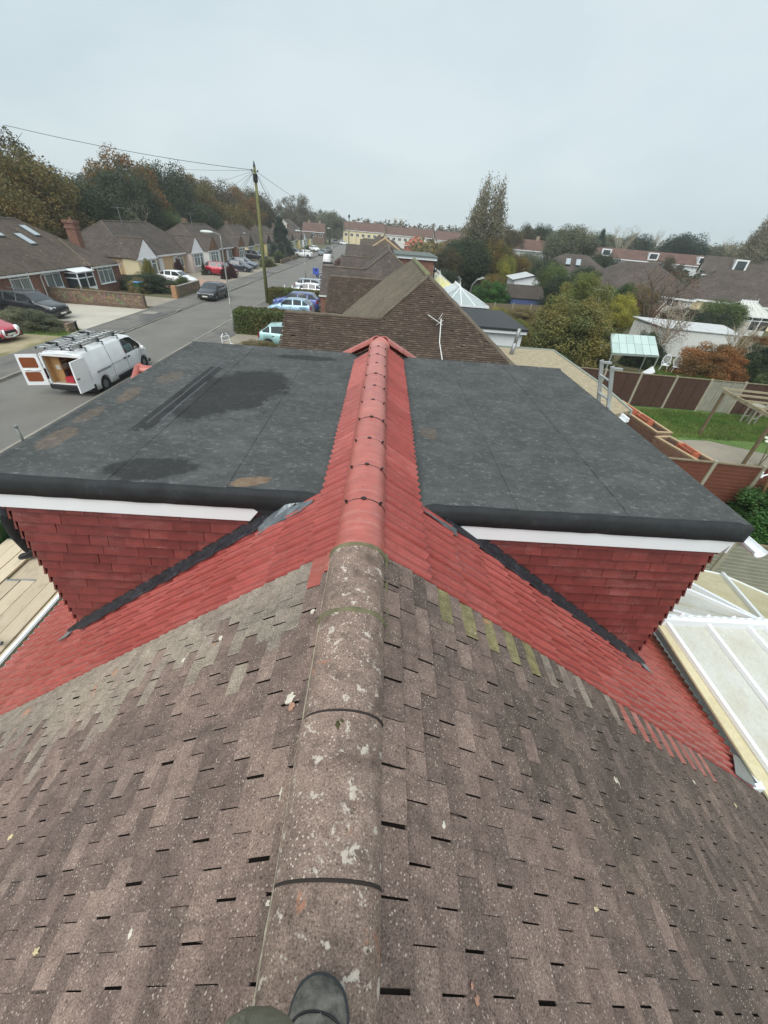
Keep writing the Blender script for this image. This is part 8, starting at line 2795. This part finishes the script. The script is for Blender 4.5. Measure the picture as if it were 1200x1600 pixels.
def boot_parts(parent, loc, rz, upper, L_=.30, W_=.108, lace=True):
    """work boot: sole, rounded toe cap with a welt, and upper"""
    M4 = Matrix.Translation(loc) @ Matrix.Rotation(rz, 4, 'Z')
    def tr(me): me.transform(M4); return me
    # outline of the sole in plan, toe towards +y
    def outline(y):  # half width at y in 0..1 from heel to toe
        return W_/2*interp([(0, .1), (.01, .42), (.04, .70), (.15, .84), (.35, .78), (.55, .92), (.72, 1.04), (.82, 1.02), (.90, .88), (.95, .68), (.98, .46), (.995, .22), (1.0, .02)], y)
    def loft(levels, n=26, top_close=True):
        V = []; F = []; k = n+1
        for (z0, inset, ylo, yhi, zt) in levels:
            for side in (1, -1):
                for i in range(k):
                    t = .5-.5*math.cos(math.pi*(i/n if side > 0 else 1-i/n))
                    t = min(1, max(0, t)); yy = ylo+(yhi-ylo)*t
                    w = max(.001, outline(t)*(1-inset))
                    z = z0+interp(zt, yy)
                    V.append((side*w + .006*math.sin(t*3), yy*L_, z))
        per = 2*k
        for l in range(len(levels)-1):
            for i in range(per):
                F.append((l*per+i, l*per+(i+1) % per, (l+1)*per+(i+1) % per, (l+1)*per+i))
        F.append(tuple(range((len(levels)-1)*per, len(levels)*per)))
        F.append(tuple(reversed(range(per))))
        return mesh_from('x', V, F, True)
    flat = [(0, 0), (.85, 0), (1, .008)]
    me = tr(loft([(0, 0, 0, 1, flat), (.004, -.05, -.005, 1.005, flat), (.024, -.05, -.005, 1.005, flat), (.028, .0, 0.005, .995, flat)])); me.name = 'sole'
    put('sole', me, plain('boot_sole', (58, 62, 64), .8, .2, 30, .4, 80), parent)
    up = [(0, .10), (.30, .10), (.45, .078), (.60, .056), (.75, .044), (.86, .038), (.93, .028), (.975, .016), (1, .004)]
    def sc(f): return [(a, b*f) for a, b in up]
    me = tr(loft([(.026, .03, .0, .99, flat), (.030, .03, .0, .988, sc(.3)), (.030, .06, .0, .98, sc(.55)), (.030, .16, .01, .965, sc(.78)), (.031, .34, .02, .945, sc(.93)), (.032, .60, .05, .92, sc(1.0)), (.0325, .86, .08, .90, sc(1.03))])); me.name = 'upper'
    put('upper', me, upper, parent)
    cap = [(0, .0), (1, 0)]
    # toe cap seam: a raised bead over the toe
    m = MB(); pts = []
    for i in range(25):
        a = math.pi*i/24; t = .66+.15*math.sin(a)**.7; r_ = -math.cos(a)*.93
        z = .031+interp(up, t)*interp([(0, 1.03), (.14, 1.03), (.4, 1.0), (.66, .93), (.84, .78), (.94, .55), (.97, .3)], abs(r_))+.0015
        pts.append(M4 @ Vector((r_*outline(t)+.006*math.sin(t*3), t*L_, z)))
    m.tube(pts, .0026, 6); m.build('toe_cap_seam', M_BLACK, parent, smooth=True)
    if lace:
        for i in range(4):
            m = MB(); y = L_*(.34+.055*i); z = .112-.013*i
            m.tube([M4 @ Vector((-.022, y, z-.006)), M4 @ Vector((0, y+.006, z+.008)), M4 @ Vector((.022, y, z-.006))], .003, 5); m.build('lace', M_BLACK, parent)
    m = MB(); m.tube([M4 @ Vector((0, L_*.20, .06)), M4 @ Vector((0, L_*.19, .12)), M4 @ Vector((0, L_*.17, .18))], [.044, .050, .054], 16); m.build('ankle', upper, parent, smooth=True)
M_BOOT = plain('worn_boot_leather', (116, 113, 106), .9, .6, 34, .5, 90, spec=.15)
M_BOOTB = plain('black_boot', (28, 29, 32), .6, .15, 20)

# the photographer: stands on the ridge, one boot and a knee come into view
ph = person('person', (0, 0, 0), 0, 'person in olive trousers and grey work boots standing astride the ridge, taking the photo', 1.78,
            [((0, 0, 0), (0, 0, 0)), ((0, 0, 0), (0, 0, 0))], [((0, 0, 0), (0, 0, 0)), ((0, 0, 0), (0, 0, 0))], M_JACK, M_KHAKI) if False else None
ph = empty('person', (-.1, -.30, 5.3), 0, 'person in olive trousers and grey work boots standing astride the ridge', 'person')
op = Vector((-.1, -.30, 5.3))
def W2(x, y, z): return tuple(Vector((x, y, z))-op)
toe = Vector((-.045, .085, 0)); Lb = .30; rzb = R(-6)
heel = toe - (Matrix.Rotation(rzb, 3, 'Z') @ Vector((0, Lb, 0)))
boot_parts(ph, Vector(W2(heel.x, heel.y, 5.548)), rzb, M_BOOT, Lb, .128)
boot_parts(ph, Vector(W2(-.48, -.62, 5.155)), R(8), M_BOOT, Lb, .12)
hipc = Vector((-.26, -.52, 6.30))
# front leg, rear leg as trousers; torso, head behind the camera
kn = Vector((-.122, -.022, 6.04)); an = heel + Vector((.0, .055, 5.66)); an = Vector((heel.x, heel.y+.06, 5.66))
skin_mesh('trouser_leg', [W2(*(hipc+Vector((.09, 0, 0)))), W2(*((hipc+kn)/2+Vector((.04, .0, 0)))), W2(*kn), W2(*((kn+an)/2+Vector((-.012, .01, 0)))), W2(*(an+Vector((0, 0, .03))))], [(0, 1), (1, 2), (2, 3), (3, 4)], [.11, .095, .080, .070, .070], M_KHAKI, ph)
kn2 = Vector((-.42, -.42, 5.78)); an2 = Vector((-.49, -.56, 5.27))
skin_mesh('trouser_leg', [W2(*(hipc+Vector((-.09, 0, 0)))), W2(*((hipc+kn2)/2)), W2(*kn2), W2(*((kn2+an2)/2)), W2(*(an2+Vector((0, 0, .03))))], [(0, 1), (1, 2), (2, 3), (3, 4)], [.11, .095, .072, .068, .070], M_KHAKI, ph)
chest = Vector((-.20, -.50, 6.72)); neck = Vector((-.18, -.44, 6.96)); hd_ = Vector((-.16, -.38, 7.12))
PB = [hipc, (hipc+chest)/2, chest, neck, neck+Vector((.01, .02, .06)), chest+Vector((-.19, .02, .10)), Vector((-.47, -.52, 6.52)), Vector((-.44, -.36, 6.34)), chest+Vector((.19, .02, .10)), Vector((.09, -.56, 6.52)), Vector((.08, -.40, 6.34))]
skin_mesh('body', [W2(*p) for p in PB], [(0, 1), (1, 2), (2, 3), (3, 4), (2, 5), (5, 6), (6, 7), (2, 8), (8, 9), (9, 10)], [(.16, .12), (.15, .11), (.17, .12), (.075, .07), .055, .07, .055, .045, .07, .055, .045], M_JACK, ph)
m = MB(op); m.blob(hd_, (.078, .098, .118), 18, 12); m.blob(hd_+Vector((0, .098, -.015)), (.013, .02, .022), 8, 6); m.build('head', M_SKIN, ph, smooth=True)
m = MB(op); m.blob(hd_+Vector((0, -.02, .028)), (.085, .098, .106), 16, 10, .02, 5); m.build('hair', M_HAIR, ph, smooth=True)
for wv in (Vector((-.44, -.36, 6.34)), Vector((.08, -.40, 6.34))):
    hnd = skin_mesh('hand', [W2(*wv), W2(*(wv+Vector((0, .04, -.02)))), W2(*(wv+Vector((0, .08, -.04))))], [(0, 1), (1, 2)], [(.024, .02), (.034, .016), (.034, .014)], M_SKIN, ph, sub=1)
    for i in range(4):
        b0 = wv + Vector((-.026+.0175*i, .075, -.038))
        skin_mesh('finger', [W2(*b0), W2(*(b0+Vector((0, .035, -.022)))), W2(*(b0+Vector((0, .045, -.055))))], [(0, 1), (1, 2)], [.009, .0085, .007], M_SKIN, hnd, sub=1)
    b0 = wv+Vector((.03, .03, -.01))
    skin_mesh('thumb', [W2(*b0), W2(*(b0+Vector((.02, .03, -.01)))), W2(*(b0+Vector((.015, .055, -.02))))], [(0, 1), (1, 2)], [.011, .010, .008], M_SKIN, hnd, sub=1)

# scaffold worker at the left edge
wk = person('person', (-5.86, 5.02, 1.99), R(105), 'person in black standing on the scaffold boards, only a trainer and leg showing', 1.75,
       [((-.13, .05, .50), (-.12, 0, .10)), ((.13, .03, .50), (.12, -.03, .10))], [((-.27, -.02, 1.18), (-.25, .12, .95)), ((.27, -.02, 1.18), (.25, .12, .95))], M_JACK, M_BLKT)
boot_parts(wk, Vector((-.12, -.08, 0.0)), R(4), M_BOOTB, .28, .10)
boot_parts(wk, Vector((.12, -.11, 0.0)), R(-4), M_BOOTB, .28, .10)

# ------------------------------------------------------------------ far distance
def tower(x, y, h, label):
    t = empty('tower_block', (x, y, 0), 0, label, 'tower', 'pale towers on the horizon')
    m = MB(); m.b2((-2.2, -2.2, 0), (2.2, 2.2, h)); m.build('shaft', M_RENDERW, t)
    m = MB(); m.b2((-2.5, -2.5, h), (2.5, 2.5, h+1)); m.b2((-1, -1, h+1), (1, 1, h+2)); m.build('roof_box', M_WHITE2, t)
    for i in range(5):
        m = MB(); m.b2((-1.6, -2.25, 2+i*h/5.5), (1.6, -2.15, 3.6+i*h/5.5)); m.build('window_band', M_GLASS, t)
tower(9.5, 600, 18.5, 'left of the two pale towers on the horizon')
tower(16.6, 600, 18.5, 'right of the two pale towers on the horizon')
fh = []
hr = MB(); rg = random.Random(99)
def horizon_wood(name, y0, x0, x1, h0, h1, leaf, label, n, seed, size=1.2):
    rs = np.random.default_rng(seed); Q = []
    for i in range(n):
        cx = rs.uniform(x0, x1); cy = y0+rs.uniform(-18, 18); h = rs.uniform(h0, h1); r_ = rs.uniform(3, 6.5)
        k = 130
        d = rs.normal(size=(k, 3)); d /= np.linalg.norm(d, axis=1)[:, None]
        P = np.array([cx, cy, h*.55]) + d*np.array([r_, r_, h*.5])*rs.uniform(.7, 1.05, (k, 1))
        N = d + rs.normal(scale=.5, size=(k, 3)); N /= np.linalg.norm(N, axis=1)[:, None]
        Q.append(leaf_quads(P, N, size, rs))
    o = put(name, quads_mesh(name, np.concatenate(Q)), LM[leaf])
    o['kind'] = 'stuff'; o['label'] = label
horizon_wood('distant_trees', 330, -60, 160, 8, 12, 'oak_dark', 'hazy tree belt closing the view beyond the terraces', 150, 1)
horizon_wood('distant_trees', 230, 60, 230, 8, 12, 'grey_green', 'hazy tree belt beyond the long red roofed terrace', 150, 2)
horizon_wood('distant_trees', 170, 120, 300, 7, 12, 'olive', 'hazy tree belt at the right horizon', 130, 3)
horizon_wood('distant_trees', 380, -260, -40, 10, 16, 'green_dark', 'hazy tree belt left of the road beyond the wood', 120, 4)
horizon_wood('distant_trees', 105, 25, 120, 2.5, 4.5, 'green_dark', 'garden shrubs and hedges between the far roofs at right', 90, 5, .6)
horizon_wood('distant_trees', 150, 10, 90, 4, 6.5, 'olive', 'mixed garden trees before the far terraces', 90, 6, .8)
block('flat_block', -6, 600, 30, 12, 10, 11.5, M_RENDERW, M_CORR, 'faint pale flat block on the horizon left of the towers', 'building')
rg = random.Random(31)
far_cols = [M_FRED, M_FR2, M_FR, M_FRED]
lbls = ['tiny distant roof among trees, left of the twin towers', 'tiny distant roof under the twin towers', 'tiny distant roof right of the twin towers', 'tiny distant roof before the poplar', 'tiny distant roof behind the poplar', 'tiny distant roof above the white terrace']
for i, (x, y) in enumerate([(-4, 300), (14, 310), (36, 300), (52, 280), (66, 262), (84, 240)]):
    block('distant_house', x, y, 26, 8, 5, 8.0, M_RENDERW, far_cols[i % 4], lbls[i], wins=6, rz=R(-12))

# clutter on the ground between the gardens: long fences and hedges running away
def long_fence(x0, y0, x1, y1, h, mat, label):
    a = Vector((x0, y0, 0)); b = Vector((x1, y1, 0)); r = empty('garden_fence', a, 0, label, 'fence', 'plain fences dividing the far gardens')
    d = b-a; n = max(1, int(d.length/1.9))
    for i in range(n):
        m = MB(a); m.bar(a.lerp(b, i/n)+Vector((0, 0, h/2)), a.lerp(b, (i+.96)/n)+Vector((0, 0, h/2)), .04, h); m.build('panel', mat, r)
        m = MB(a); m.bar(a.lerp(b, i/n), a.lerp(b, i/n)+Vector((0, 0, h+.1)), .1, .1); m.build('post', M_FPOST, r)
long_fence(9.6, 44.6, 20, 47.4, 1.6, M_WOOD, 'grey brown fence behind the yellow autumn bush')
long_fence(13.5, 59, 27, 62.5, 1.5, M_FENCE, 'brown fence between the blue shed and the garage')
long_fence(30.0, 33.4, 40.5, 30.5, 1.6, M_WOOD, 'weathered fence running right from the long pale shed')
long_fence(32, 53, 40, 46, 1.7, M_RENDERW, 'pale rendered wall before the far white bungalow')

# ------------------------------------------------------------------ air
hz = MB(); hz.b2((-750, -150, -1.6), (750, 750, 24))
t = NT('haze_air')
t.t.nodes.remove(t.b)
pv = t.n('VolumePrincipled')
pv.inputs['Color'].default_value = (0.93, 0.97, 1.0, 1)
pv.inputs['Density'].default_value = 0.0005
pv.inputs['Anisotropy'].default_value = 0.0
out = [n for n in t.t.nodes if n.type == 'OUTPUT_MATERIAL'][0]
t.link(pv.outputs[0], out.inputs['Volume'])
ho = hz.build('haze', t.m); ho['kind'] = 'stuff'
